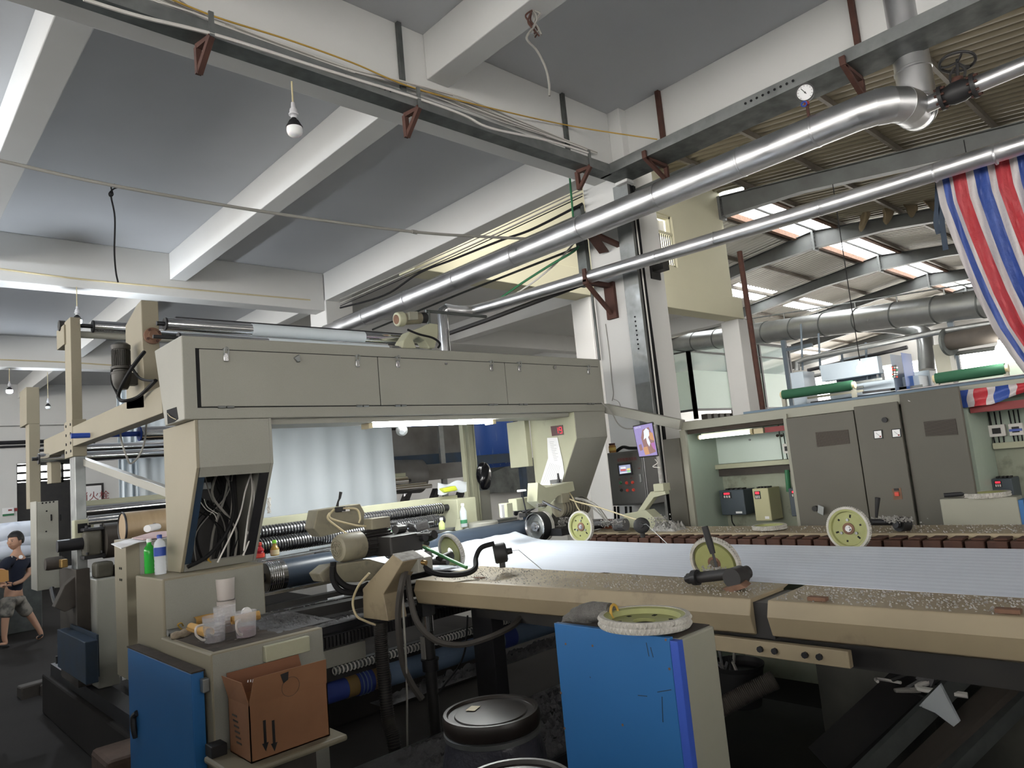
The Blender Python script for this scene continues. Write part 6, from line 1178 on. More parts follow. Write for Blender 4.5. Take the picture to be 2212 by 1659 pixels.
MB().obox(onp(1383, 1033, .014), (.005, 0, 0), (0, .012, 0), (0, 0, .04)).build('door_lock', 'galv', cp_, smooth=0, bevel=.006)
for px in (1328, 1335, 1352, 1362): q = PX(px, 1094, PXF+.08); MB().tube([q, q+V((0, .01, -.12)), q+V((0, .02, -.5))], .012, 8).build('bottom_cable', 'cable_black', cp_)
jc = PX(1324, 979, PXF+.07); jr = thing('glass_jar', 'small glass jar with brown lid on the control box', 'jar', (jc.x, jc.y, a.z)); MB().lathe([(.032, 0), (.035, .01), (.035, .06), (.028, .072)], (jc.x, jc.y, a.z), n=20).build('jar', mat('jar_amber', (.30, .16, .05), .2), jr); MB().lathe([(.03, .072), (.03, .09), (0, .09)], (jc.x, jc.y, a.z), n=20).build('lid', 'rust', jr); MB().lathe([(.0356, .02), (.0356, .05)], (jc.x, jc.y, a.z), n=20).build('jar_label', mat('label_yellow', (.5, .35, .08), .6), jr)
cable('panel_hose', [PX(1330, 976, PXF+.1), PX(1345, 966, PXF+.1), PX(1360, 968, PXF+.1), PX(1378, 968, PXF+.1), PX(1390, 970, PXF+.1)], .016, 'cable_black', 'black hose lying on top of the control box', 'hose')
mn = thing('monitor', 'slim monitor showing a violet orange image on the pole', 'monitor', PX(1405, 990, 4.9))
TL, TR, BR, BL = V(PX(1366, 920, 4.80)), V(PX(1409, 911, 4.86)), V(PX(1422, 985, 4.86)), V(PX(1380, 989, 4.80)); nn = (TR-TL).cross(BL-TL).normalized(); nn = nn if nn.dot(O-TL) > 0 else -nn
MB().prism([q-nn*.003 for q in (TL, TR, BR, BL)], -nn*.04).build('case', 'black_rubber', mn, smooth=0, bevel=.004); c = (TL+TR+BR+BL)/4; Q = [c+(q-c)*.93 for q in (TL, TR, BR, BL)]
mat('scr_violet', (.02, .02, .02), .3, emit=(.19, .14, .40), es=1.2); mat('scr_orange', (.02, .02, .02), .3, emit=(.50, .20, .04), es=1.0); mat('scr_brown', (.02, .02, .02), .3, emit=(.20, .055, .05), es=1.0); mat('scr_white', (.02, .02, .02), .3, emit=(.75, .80, 1.0), es=1.0); mat('scr_magenta', (.02, .02, .02), .3, emit=(.36, .06, .34), es=1)
sc2 = MB().prism([q-nn*.002 for q in Q], nn*.003).build('screen', 'scr_violet', mn, smooth=0)
def spt(u, v, o=.0016): return Q[0].lerp(Q[1], u).lerp(Q[3].lerp(Q[2], u), v)+nn*o
def blob(pts, m, o): MB().prism([spt(u, v, o) for u, v in pts], nn*.0004).build('image_patch', m, sc2, smooth=0)
blob(((.45, .15), (.8, .1), (.97, .45), (.95, .9), (.6, .95), (.35, .7), (.3, .4)), 'scr_brown', .0014); blob(((.7, .25), (.95, .3), (.98, .55), (.78, .5)), 'scr_orange', .002); blob(((.3, .72), (.55, .7), (.6, .95), (.35, .97)), 'scr_orange', .002); blob(((.75, .62), (.95, .6), (.96, .85), (.85, .8)), 'scr_magenta', .002)
blob(((.5, .2), (.66, .12), (.78, .2), (.76, .36), (.68, .42), (.74, .6), (.66, .72), (.58, .6), (.56, .42), (.42, .48), (.48, .34)), 'scr_white', .0026); blob(((.05, .05), (.2, .02), (.22, .4), (.1, .5)), 'scr_violet', .0022); blob(((.1, .62), (.25, .6), (.27, .8), (.12, .82)), 'scr_brown', .0022)
text('image_text', 'CH.12', .02, 'scr_white', spt(.06, .08, .003), Q[1]-Q[0], Q[0]-Q[3], sc2)
MB().cyl(c-nn*.045, V((4.89, c.y+.03, c.z-.05)), .014, n=10).build('pivot', 'dark_steel', mn)
cable('pole_tie', [PX(1415, 992, 4.87), PX(1420, 1000, 4.86), PX(1410, 1008, 4.86), PX(1425, 1010, 4.87)], .003, 'cable_white', 'white wire tied round the monitor pole', 'wire')
# ================================================================== blue cabinet in the foreground
BZ = 1.49
k0, k1, k2 = PZ(1199, 1345, BZ), PZ(1457, 1378, BZ), PZ(1509, 1351, BZ)
fb = thing('blue_cabinet', 'scratched bright blue cabinet door panel in the right foreground', 'cabinet', (k1.x, k1.y, 0))
xd = (k0.x+k1.x)/2; yb0, yb1 = k1.y, k0.y
MB().box((xd+.012, yb0-.012, .05), (k2.x+.03, yb1-.005, BZ-.004)).build('body', 'cab_light', fb, smooth=0, bevel=.006)
MB().box((xd-.006, yb0+.012, .05), (xd+.0115, yb1, BZ)).build('door_panel', 'blue_paint', fb, smooth=0, bevel=.002)
MB().box((xd-.006, yb0-.0125, .05), (xd+.018, yb0+.0118, BZ-.006)).build('door_edge', 'blue_edge', fb, smooth=0, bevel=.002)
MB().box((xd+.013, yb0, BZ-.0038), (k2.x+.028, yb1-.01, BZ-.002)).build('dusty_top', 'dust_brown', fb, smooth=0)
rr = random.Random(2)
for px, py in ((1222, 1391), (1280, 1395), (1438, 1382), (1446, 1445), (1345, 1566), (1212, 1497), (1220, 1573)): q = PX(px, py, xd-.0062); MB().cyl(q, q-V((.0006, 0, 0)), .0035, n=7).build('rust_spot', 'rust_light', fb)
for pts in (((1420, 1495), (1450, 1490)), ((1378, 1502), (1398, 1504)), ((1396, 1388), (1402, 1418)), ((1405, 1398), (1411, 1420)), ((1430, 1505), (1432, 1560)), ((1274, 1462), (1276, 1464))): a, b = (PX(*q, xd-.0062) for q in pts); MB().bar(a, b, .0022, .0006, (1, 0, 0)).build('scratch', 'blue_dark', fb)
# work gloves
gl = thing('work_gloves', 'grey dirty cotton work gloves lying on the blue cabinet corner', 'gloves', PZ(1270, 1330, BZ+.01))
gp = lambda px, py, x: PX(px, py, x)
mat('glove_grey', (.16, .155, .145), .95, col2=(.09, .085, .08), vs_=30, bump=.6, bs=160)
for i, (pts, rs) in enumerate((([(1322, 1325), (1295, 1322), (1262, 1325), (1240, 1332)], [.02, .026, .024, .016]), ([(1240, 1330), (1222, 1345), (1208, 1360)], [.013, .011, .008]), ([(1250, 1336), (1238, 1345), (1228, 1349)], [.014, .013, .010]), ([(1275, 1334), (1262, 1342), (1252, 1345)], [.016, .014, .011]), ([(1318, 1316), (1285, 1314), (1250, 1324), (1220, 1343)], [.018, .02, .016, .01]))):
    b_ = bez([gp(a, b, xd+.05) for a, b in pts], 5); n_ = len(b_); rr_ = [rs[min(len(rs)-1, int(j/(n_-1)*(len(rs)-1)))] for j in range(n_)]; MB().tube(b_, .02, 12, rs=rr_).build(['palm', 'finger', 'finger', 'finger', 'cuff_fold'][i], 'glove_grey', gl)
q = gp(1327, 1322, xd+.05); MB().torus(q, (.2, -1, .1), .02, .004, 16, 6).build('yellow_hem', 'cable_yellow', gl)
# ================================================================== drums under the rail
def drum(c, r, z, label, sticker=False):
    t = thing('plastic_drum', label, 'drum', (c.x, c.y, 0)); o = (c.x, c.y, 0)
    MB().lathe([(r*1.02, 0), (r*1.12, .05), (r*1.17, z*.5), (r*1.12, z-.2), (r*1.0, z-.10), (r*.98, z-.07)], o, n=40).build('barrel', mat('drum_film', (.06, .06, .075), .3, col2=(.035, .035, .05), vs_=9, bump=.7, bs=18), t)
    MB().ring([(r*.98, z-.095), (r*1.045, z-.095), (r*1.05, z-.075), (r*.98, z-.07)], o, n=40).build('clamp_ring', 'galv', t)
    l = MB().lathe([(r*1.03, z-.068), (r*1.06, z-.04), (r*1.06, z-.015), (r*1.03, z), (r*.96, z), (r*.93, z-.012), (r*.80, z-.014), (r*.78, z-.008), (0, z-.006)], o, n=44).build('lid', mat('lid_black', (.012, .011, .011), .35, col2=(.03, .022, .018), vs_=5), t)
    if sticker:
        p = PZ(1022, 1530, z-.003); a = V((.05, .0, 0)); MB().obox(p, (.028, .012, 0), (-.01, .02, 0), (0, 0, .0006)).build('sticker', 'cable_cream', l, smooth=0)
    return t
zd = .9; dc = PZ(1060, 1533, zd); drum(dc, .205, zd, 'black lidded drum wrapped in clear film under the rail', True)
d2c = PZ(1112, 1690, 1.0); drum(d2c, .175, 1.0, 'second black drum lid at the bottom edge of the picture')
# cardboard box on its ledge
bz = .8; A, B_, D_ = PZ(535, 1645, bz), PZ(722, 1592, bz), PZ(498, 1617, bz); yb_ = (A.y+B_.y)/2; w = B_.x-A.x; dp = D_.y-A.y; hb = .235
bx = thing('cardboard_box', 'open brown cardboard box with two black arrows on the ledge', 'box', (A.x, yb_, bz)); x0, x1, y0, y1_ = A.x, B_.x, yb_, yb_+dp; th = .005
for nm, a, b in (('front_wall', (x0, y0, bz), (x1, y0+th, bz+hb)), ('back_wall', (x0, y1_-th, bz), (x1, y1_, bz+hb)), ('side_wall', (x0, y0, bz), (x0+th, y1_, bz+hb)), ('side_wall', (x1-th, y0, bz), (x1, y1_, bz+hb)), ('bottom', (x0, y0, bz), (x1, y1_, bz+th))): MB().box(a, b).build(nm, 'cardboard', bx, smooth=0)
MB().prism([(x0, y0, bz+hb), (x1, y0, bz+hb), (x1-.005, y0-.015, bz+hb+.11), (x0+.02, y0-.02, bz+hb+.115)], (0, .004, 0)).build('front_flap', 'cardboard', bx, smooth=0)
MB().prism([(x0, y0, bz+hb), (x0, y1_, bz+hb), (x0-.03, y1_-.01, bz+hb+.105), (x0-.02, y0+.02, bz+hb+.10)], (.004, 0, 0)).build('side_flap', 'cardboard', bx, smooth=0)
MB().prism([(x0, y1_, bz+hb), (x1, y1_, bz+hb), (x1-.01, y1_+.03, bz+hb+.10), (x0+.01, y1_+.03, bz+hb+.10)], (0, .004, 0)).build('back_flap', 'cardboard_in', bx, smooth=0)
for px in (571, 590):
    a, b = PY(px, 1556, y0-.001), PY(px+2, 1605, y0-.001); MB().box((a.x-.006, y0-.0012, b.z), (a.x+.006, y0, a.z)).build('arrow_shaft', 'black_rubber', bx, smooth=0); MB().prism([(a.x-.015, y0-.0012, b.z), (a.x+.015, y0-.0012, b.z), (a.x, y0-.0012, b.z-.035)], (0, .001, 0)).build('arrow_head', 'black_rubber', bx, smooth=0)
rr = random.Random(4)
for k in range(16): a = PY(536+k*5.5, 1469-k*.95, y0-.012); MB().bar(a, a+V((rr.uniform(-.004, .004), 0, -rr.uniform(.008, .02))), .004, .001, (0, 1, 0)).build('tape_shred', 'paper_white', bx)
a = PY(614, 1455, y0-.016); MB().prism([a+V((-.018, 0, 0)), a+V((.02, 0, .004)), a+V((.016, 0, -.03)), a+V((-.006, 0, -.04))], (0, -.002, 0)).build('torn_patch', 'black_rubber', bx, smooth=0)
rc = PY(628, 1483, y0-.012); MB().torus(rc, (0, 1, .1), .042, .0008, 30, 4).build('round_stamp', 'grime_brown', bx)
for k in range(6): q = PX(505+2*k, 1545+12*k, x0-.001); MB().box((x0-.0012, q.y-.035, q.z-.004), (x0, q.y+.02, q.z+.004)).build('side_print', 'grime_brown', bx, smooth=0)
lg = thing('box_ledge', 'worn metal ledge carrying the cardboard box', 'ledge', (x0, y0, bz-.05)); MB().box((x0-.10, y0-.06, bz-.03), (x1+.06, 3.475, bz-.001)).build('ledge_plate', 'paint_tan', lg, smooth=0, bevel=.012); MB().box((x0+.05, y0+.05, .2), (x1-.05, 3.47, bz-.03)).build('ledge_stand', 'grime_brown', lg, smooth=0)
tag(MB().box((x0-.09, y1_-.02, bz), (x0-.02, y1_+.06, bz+.05)).build('black_tray', 'black_rubber', smooth=0, bevel=.004), 'small black tray left of the cardboard box', 'tray')
sb2 = PZ(270, 1640, .35); tag(MB().box((sb2.x-.15, sb2.y-.2, 0), (sb2.x+.15, sb2.y+.2, .42)).build('stone_block', mat('stone_pink', (.10, .065, .05), .9, col2=(.06, .04, .03), vs_=6, bump=.4, bs=20), smooth=0, bevel=.03), 'rough reddish stone block on the floor beside the blue door', 'block')
# ================================================================== measuring cups, rolled filters on the ledge
mat('cup_plastic', (.62, .62, .65), .25, alpha=.22); mat('cup_dense', (.62, .57, .54), .4, alpha=.8); mat('dye_dark', (.03, .008, .008), .25); mat('dye_red', (.12, .006, .02), .2, alpha=.9); mat('filter_tan', (.48, .28, .08), .7, col2=(.42, .24, .07), vs_=8)
LZ = 1.233
def cup(px, py, r, h, label, liq=None, lh=.03, m='cup_plastic', spout=True, hdl=None):
    c = PZ(px, py, LZ); t = thing('measuring_cup', label, 'cup', (c.x, c.y, LZ), 'measuring cups')
    o = (c.x, c.y, LZ); b = MB().lathe([(0, .002), (r*.86, .0), (r*.9, .006), (r, h), (r+.003, h), (r+.0015, h-.004), (r*.90+.001, .004)], o, n=32)
    b.build('cup_wall', m, t)
    if liq: MB().lathe([(0, .003), (r*.87, .003), (r*.885+r*.03, lh), (0, lh)], o, n=32).build('dye', liq, t)
    if hdl:
        d = V(hdl).normalized(); z0 = LZ; MB().tube(bez([V(o)+d*r*.98+V((0, 0, h*.75)), V(o)+d*(r+.035)+V((0, 0, h*.72)), V(o)+d*(r+.04)+V((0, 0, h*.45)), V(o)+d*(r+.012)+V((0, 0, h*.2)), V(o)+d*r*.92+V((0, 0, h*.17))], 5), .006, 8).build('handle', 'cup_dense', t)
    mk = MB()
    for k in range(5): mk.box((c.x-.012, c.y-r*.97-.001, LZ+h*(.3+.12*k)), (c.x+.006, c.y-r*.95, LZ+h*(.3+.12*k)+.001))
    mk.build('scale_marks', 'print_faint', t)
    return t
cup(464, 1386, .053, .125, 'front measuring cup with black dye and looped handle', 'dye_dark', .035, hdl=(-.9, -.1, 0))
cup(487, 1366, .055, .135, 'measuring cup with brown dye behind the front cup', mat('dye_brown', (.16, .06, .02), .3), .05)
cup(532, 1375, .052, .125, 'measuring cup with red dye under the rolled filter', 'dye_red', .042, hdl=(-.7, -.6, 0))
cup(490, 1345, .05, .125, 'lower cloudy beaker of the tall stack', None, m='cup_dense'); c = PZ(490, 1345, LZ)
t = thing('measuring_cup', 'upper cloudy beaker standing in the tall stack', 'cup', (c.x, c.y, LZ+.11), 'measuring cups'); MB().lathe([(0, .002), (.043, 0), (.046, .006), (.052, .12), (.049, .12), (.042, .006)], (c.x, c.y, LZ+.128), n=32).build('cup_wall', 'cup_dense', t)
def rollfilter(p, q, r, label, core=True):
    p, q = V(p), V(q); t = thing('rolled_filter', label, 'filter', p, 'rolled tan filters'); d = (q-p).normalized(); x, y = frame(d); L_ = (q-p).length
    f = lambda u, v: p+d*(L_*v)+(x*math.cos(u*8.2)+y*math.sin(u*8.2))*r*(1-.3*u)*(1-.12*(1-v))
    MB().sheet(f, 34, 3, .0022).build('roll', 'filter_tan', t); return t
rollfilter(PZ(412, 1354, LZ+.05)+V((0, 0, 0)), PZ(452, 1366, LZ+.05), .028, 'tan rolled filter leaning at the front cup handle')
rollfilter(PZ(420, 1342, LZ+.045), PZ(462, 1332, LZ+.045), .03, 'flattened tan filter behind the front cup')
rollfilter(PZ(500, 1340, LZ+.075), PZ(560, 1328, LZ+.075), .026, 'tan rolled filter lying across the red dye cup')
wl_ = PZ(541, 1325, LZ+.085); tag(MB().cyl(wl_+V((-.02, .01, 0)), wl_+V((-.016, 0, .002)), .034, n=24).build('white_disc', 'paper_white'), 'round white paper disc stuck behind the rolled filter', 'disc')
kn = PZ(390, 1370, LZ+.015); tag(MB().lathe([(0, -.05), (.016, -.045), (.022, -.02), (.017, 0), (.024, .02), (.012, .05), (0, .055)], kn, (.9, -.3, .1), 14).build('tied_bag', mat('bag_tan', (.33, .27, .2), .8, col2=(.2, .16, .12), vs_=40, bump=.8, bs=90)), 'small knotted tan bag left of the rolled filter', 'bag')
cable('orange_band', [PZ(393, 1360, LZ+.02), PZ(384, 1350, LZ+.05), PZ(392, 1346, LZ+.055), PZ(397, 1355, LZ+.02)], .004, 'cable_yellow', 'orange rubber band loop beside the knotted bag', 'band')
# ================================================================== bottles
def bottle(c, prof, m, label, cap, capz, lab=None, name='drink_bottle', s=1):
    t = thing(name, label, 'bottle', c); MB().lathe(prof, c, n=28).build('bottle_body', m, t); MB().lathe([(.0145, capz), (.0145, capz+.018), (.012, capz+.021), (0, capz+.021)], c, n=18).build('cap', cap, t)
    if lab: MB().lathe([(lab[0], lab[1]), (lab[0], lab[2])], c, n=28).build('bottle_label', lab[3], t)
    return t
mat('pet_clear', (.75, .80, .85), .1, alpha=.45); mat('pet_green', (.03, .42, .05), .12, alpha=.85); mat('cap_white', (.7, .7, .7), .5)
ribs = [(.030, 0), (.032, .004)]+[(.0315+(.001 if k % 2 else -.001), .012+k*.011) for k in range(8)]+[(.033, .10), (.033, .16), (.028, .185), (.013, .20), (.0125, .208)]
bottle(PZ(347, 1240, 1.531), ribs, 'pet_clear', 'clear water bottle with blue cap and blue label', 'blue_plastic', .206, (.0336, .105, .155, 'blue_plastic'))
bottle(PZ(324, 1238, 1.531), [(.028, 0), (.030, .004), (.030, .13), (.027, .15), (.013, .17), (.0125, .185)], 'pet_green', 'green bottle with white cap on the machine base', 'cap_white', .183)
bp_ = PY(562, 1205, 4.78); bottle(bp_, [(.026, 0), (.03, .006), (.03, .03), (.024, .036), (.03, .05), (.012, .075), (.012, .085)], mat('pet_red', (.35, .02, .03), .2, alpha=.9), 'red capped bottle with red label beside the dark roller', 'red_bright', .083, (.0305, .005, .03, 'red_bright'))
bp_ = PY(594, 1200, 4.78); bottle(bp_, [(.026, 0), (.03, .006), (.03, .045), (.024, .055), (.012, .075), (.012, .085)], mat('pet_amber', (.35, .22, .05), .2, alpha=.9), 'amber tea bottle with green cap beside the dark roller', mat('cap_green', (.2, .6, .05), .5), .083, (.0305, .008, .04, 'cable_cream'))
bp_ = PY(1003, 1138, 4.80); bottle(bp_, [(.028, 0), (.03, .004), (.03, .13), (.012, .17), (.012, .18)], 'pet_clear', 'clear empty bottle beside the scroll frame', 'cap_white', .178, (.0305, .03, .06, 'cable_green'))
bp_ = PY(955, 1144, 4.80); bottle(bp_, [(.024, 0), (.026, .004), (.026, .05), (.012, .07), (.012, .078)], mat('pet_lime', (.45, .5, .2), .3), 'small lime bottle with white cap beside the entry roller', 'cap_white', .077)
# coiled phone cord by the left leg
cc = [PY(581+1.0*math.sin(i*.2), 1075+i*.42, 4.9) for i in range(80)]
tag(MB().tube([p+V((.012*math.cos(i*1.3), .012*math.sin(i*1.3), 0)) for i, p in enumerate(cc)], .0028, 5).build('coiled_cord', 'cable_white'), 'white coiled cord hanging behind the left gantry leg', 'cord')
# ================================================================== top motor on the gantry
tm = thing('cream_motor', 'cream gear motor on a curved green bracket above the gantry', 'motor', PY(915, 750, 4.5)); ym = 4.75
p0, p1 = PY(856, 690, ym), PY(905, 687, ym); d = (p1-p0).normalized()
MB().lathe([(.05, 0), (.058, .006), (.062, .03), (.062, .06), (.055, .065)], p0, d, 26).build('fan_cowl', 'paint_cream_green', tm); MB().cyl(p0-d*.001, p0+d*.004, .04, n=20).build('fan_grille', 'rust_light', tm)
MB().cyl(p0+d*.06, p0+d*.24, .05, n=24).build('stator', 'motor_cream', tm); MB().obox(p0+d*.13+V((0, -.05, .01)), d*.045, (0, .02, 0), (0, 0, .035)).build('terminal_box', 'cab_light', tm, smooth=0, bevel=.004); MB().cyl(p0+d*.24, p0+d*.30, .046, n=24).build('brake', 'black_rubber', tm)
pr = [PY(a, b, 4.62) for a, b in ((868, 752), (872, 735), (885, 716), (915, 705), (930, 698), (946, 700), (948, 720), (940, 752), (928, 752), (918, 735), (905, 727), (893, 735), (900, 752))]
MB().prism(pr, (0, .12, 0)).build('bracket', 'paint_cream_green', tm, smooth=0, bevel=.008)
cable('top_hose', [PY(880, 712, 4.55), PY(905, 722, 4.52), PY(935, 730, 4.52), PY(950, 742, 4.52), PY(946, 752, 4.54)], .009, 'cable_black', 'black hose curving over the green motor bracket', 'hose')
tag(MB().tube(bez([PY(927, 700, 4.8), PY(926, 676, 4.8), PY(930, 673, 4.8), PY(1050, 684, 4.8)], 6), .014, 10).build('air_pipe', 'galv_dark'), 'thin grey pipe elbow rising beside the cream motor', 'pipe')
# ================================================================== floor litter below the rail, tray with lint
tr = thing('lint_tray', 'low grey sheet metal tray full of lint under the rail', 'tray', (2.4, 2.9, .3))
q = [PZ(a, b, .62) for a, b in ((740, 1545), (1200, 1400), (1200, 1470), (800, 1640))]
MB().box((1.9, 2.57, .45), (4.3, 3.47, .50)).build('tray_plate', 'galv_dark', tr, smooth=0); MB().box((1.9, 2.55, .45), (4.3, 2.57, .56)).build('tray_lip', 'dark_steel', tr, smooth=0)
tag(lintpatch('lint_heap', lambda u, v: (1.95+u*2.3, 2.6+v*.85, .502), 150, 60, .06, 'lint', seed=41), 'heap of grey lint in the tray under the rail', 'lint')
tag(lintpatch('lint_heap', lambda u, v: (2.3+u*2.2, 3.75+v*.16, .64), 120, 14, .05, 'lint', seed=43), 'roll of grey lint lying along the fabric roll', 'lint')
# lower right: sloping trough with waste, ribbed pipe, side sheet
tg = thing('waste_trough', 'grey steel trough with dark waste under the near rail at the right', 'trough', PX(2000, 1600, 3.2))
a, b = PX(1870, 1659, 2.9), PX(2150, 1432, 3.3); d = b-a
MB().bar(PX(1855, 1680, 2.9), PX(2110, 1430, 3.3), .03, .07).build('trough_lip', 'galv_dark', tg, smooth=0); MB().bar(PX(1780, 1650, 3.1), PX(2030, 1420, 3.5), .30, .03).build('trough_floor', 'black_metal', tg, smooth=0)
MB().bar(PX(1960, 1690, 2.95), PX(2190, 1470, 3.3), .12, .05).build('lower_beam', 'grime_brown', tg, smooth=0); MB().bar(PX(2020, 1690, 2.95), PX(2230, 1480, 3.3), .08, .05).build('lower_beam', 'galv_dark', tg, smooth=0)
rr = random.Random(14)
for k in range(14):
    c = PX(rr.uniform(1930, 2080), rr.uniform(1415, 1500), 3.25); MB().tube(bez([c, c+V((rr.uniform(-.08, .08), rr.uniform(-.12, .12), rr.uniform(-.03, .06))), c+V((rr.uniform(-.1, .1), rr.uniform(-.16, .16), rr.uniform(-.04, .03)))], 5), rr.uniform(.004, .012), 6).build('waste_strip', rr.choice(('lint', 'cable_grey', 'black_rubber', 'cable_white')), tg)
f = [PX(a, b, 3.1) for a, b in ((1985, 1525), (2030, 1478), (2072, 1560), (2060, 1570), (2020, 1540))]
tag(MB().prism(f, (.02, 0, 0)).build('clear_wrap', 'clear_plastic', smooth=0), 'torn clear plastic wrap hanging from the waste trough', 'plastic')
rp = thing('ribbed_pipe', 'dark ribbed flexible pipe right of the blue cabinet', 'pipe', PX(1600, 1500, 2.9)); pa_ = [PX(1530, 1545, 2.9), PX(1600, 1505, 3.0), PX(1675, 1468, 3.1)]; MB().tube(pa_, .038, 16).build('hose', 'hose_grey', rp); rb = MB(); bp2 = bez(pa_, 22)
for i in range(len(bp2)-1): rb.torus(bp2[i], bp2[i+1]-bp2[i], .039, .0035, 14, 5)
rb.build('rib', 'grime_brown', rp, kind='stuff')
bk = PX(1592, 1440, 3.3); bu = thing('waste_bucket', 'dark bucket of scraps in the shadow behind the ribbed pipe', 'bucket', (bk.x, bk.y, bk.z-.2)); MB().lathe([(.10, -.18), (.13, .02), (.135, .02), (.13, 0), (.11, -.02), (0, -.02)], bk, n=28).build('bucket', 'black_rubber', bu)
for k in range(8): c = bk+V((rr.uniform(-.08, .08), rr.uniform(-.08, .08), .0)); MB().tube([c, c+V((rr.uniform(-.04, .04), rr.uniform(-.04, .04), rr.uniform(.02, .08)))], .008, 6).build('scrap', rr.choice(('lint', 'black_rubber', 'cable_grey')), bu)
tag(MB().box((3.6, .2, .0), (3.64, 1.75, 1.05)).build('side_sheet', mat('sheet_drip', (.10, .10, .085), .6, col2=(.03, .03, .028), vs_=2, streak=(.25, .24, .2)), smooth=0), 'grimy drip stained sheet metal wall under the machine', 'panel')
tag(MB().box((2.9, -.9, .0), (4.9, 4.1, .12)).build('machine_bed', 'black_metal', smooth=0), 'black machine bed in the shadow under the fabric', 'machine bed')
# things hanging beyond the gantry: black bag, cream posts, blue tank stand
cpx = thing('cream_posts', 'pair of tall cream channel posts behind the gantry', 'post', PY(1015, 1130, 5.6)); 
for px, w in ((1008, .03), (1022, .06), (1030, .015)): q = PY(px, 1000, 5.6); MB().box((q.x-w/2, 5.6, 1.2), (q.x+w/2, 5.66, 3.2)).build('channel', 'paint_cream_green', cpx, smooth=0, bevel=.003)
q = PY(1052, 1100, 5.65); MB().box((q.x-.1, 5.65, .8), (q.x+.06, 5.75, 1.75)).build('lower_panel', 'paint_grey', cpx, smooth=0)
bgc = PY(1046, 1028, 5.5); f = lambda u, v: bgc+V((.075*math.cos(2*math.pi*u)*math.sin(math.pi*v)**.7*(1+.25*math.sin(u*25+v*9)), .05*math.sin(2*math.pi*u)*math.sin(math.pi*v)**.7*(1+.3*math.sin(u*19+v*13)), .14*math.cos(math.pi*v)))
tag(MB().sheet(f, 36, 18).build('black_bag', mat('bag_black', (.006, .006, .008), .18)), 'glossy black plastic bag hanging on the cream post', 'bag')
# soot-grey tank and blue drum on a steel stand further back
ty = 9.3
tk = thing('steel_tank', 'soot stained grey steel tank on a dark frame behind the gantry', 'tank', PY(930, 1130, ty)); mat('tank_steel', (.20, .20, .20), .4, .5, col2=(.08, .075, .07), vs_=1.4, dirt=(.22, .17, .10), da=.15, ds=2)
a, b = PY(846, 925, ty), PY(1005, 995, ty); MB().box((a.x, ty, b.z), (b.x, ty+.8, 3.4)).build('tank_wall', 'tank_steel', tk, smooth=0)
c0 = PY(875, 1030, ty); MB().cyl(PY(830, 1030, ty), PY(905, 1028, ty), .27, n=28).build('pipe_header', 'tank_steel', tk); MB().cyl((c0.x, ty, c0.z-.25), (c0.x, ty, c0.z-.65), .05, n=14).build('drain_pipe', 'chrome_dull', tk)
a, b = PY(848, 995, ty-.1), PY(1010, 980, ty-.1); MB().box((a.x, ty-.1, a.z-.1), (b.x, ty, a.z+.06)).build('frame_beam', 'blue_dark', tk, smooth=0); MB().box((PY(958, 1000, ty-.15).x-.04, ty-.15, .5), (PY(958, 1000, ty-.15).x+.05, ty-.1, 3.0)).build('frame_post', 'galv', tk, smooth=0)
for px in (870, 930, 985): q = PY(px, 1100, ty); MB().bar((q.x-.2, ty, q.z-.3), (q.x+.15, ty, q.z+.3), .12, .08).build('frame_leg', 'black_metal', tk, smooth=0)
MB().box((PY(905, 1012, ty-.2).x, ty-.2, PY(905, 1040, ty-.2).z), (PY(1000, 1012, ty-.2).x, ty-.1, PY(905, 1005, ty-.2).z)).build('side_plate', 'tank_steel', tk, smooth=0)
dy = 10.5; dc_ = PY(1062, 950, dy); bd_ = thing('blue_tank', 'large blue plastic tank with pale drips on a steel stand', 'tank', (dc_.x, dy, dc_.z-.4)); mat('tank_blue', (.02, .07, .28), .5, streak=(.35, .38, .4)); rr_ = PY(1098, 950, dy).x-dc_.x
MB().lathe([(rr_*.7, -.55), (rr_*.9, -.45), (rr_*1.05, .0), (rr_*1.05, .6), (rr_, .8)], (dc_.x, dy, dc_.z), n=36).build('tank', 'tank_blue', bd_)
a, b = PY(1030, 990, dy-.5), PY(1130, 970, dy-.5); MB().box((a.x-.3, dy-.5, a.z-.12), (b.x, dy-.35, a.z+.05)).build('stand_beam', 'blue_dark', bd_, smooth=0); MB().box((b.x-.08, dy-.5, .2), (b.x+.04, dy-.4, a.z+.1)).build('stand_post', 'blue_dark', bd_, smooth=0); q = PY(1115, 930, dy-.4); MB().cyl((q.x, dy-.4, q.z-.4), (q.x, dy-.4, 4.2), .05, n=12).build('stand_pole', 'blue_dark', bd_)
MB().box((PY(1060, 1050, 11).x-.9, 11, 0), (PY(1160, 1050, 11).x+.8, 11.3, PY(1100, 1060, 11).z)).build('concrete_kerb', 'wall_white', bd_, smooth=0)
h0_ = PY(1060, 1050, 10.8); h1_ = PY(1180, 1000, 10.8); MB().prism([PY(a, b, 10.8) for a, b in ((1055, 1065), (1065, 1020), (1110, 1000), (1185, 985), (1190, 1060))], (0, .5, 0)).build('grey_hopper', 'galv_dark', bd_, smooth=0)
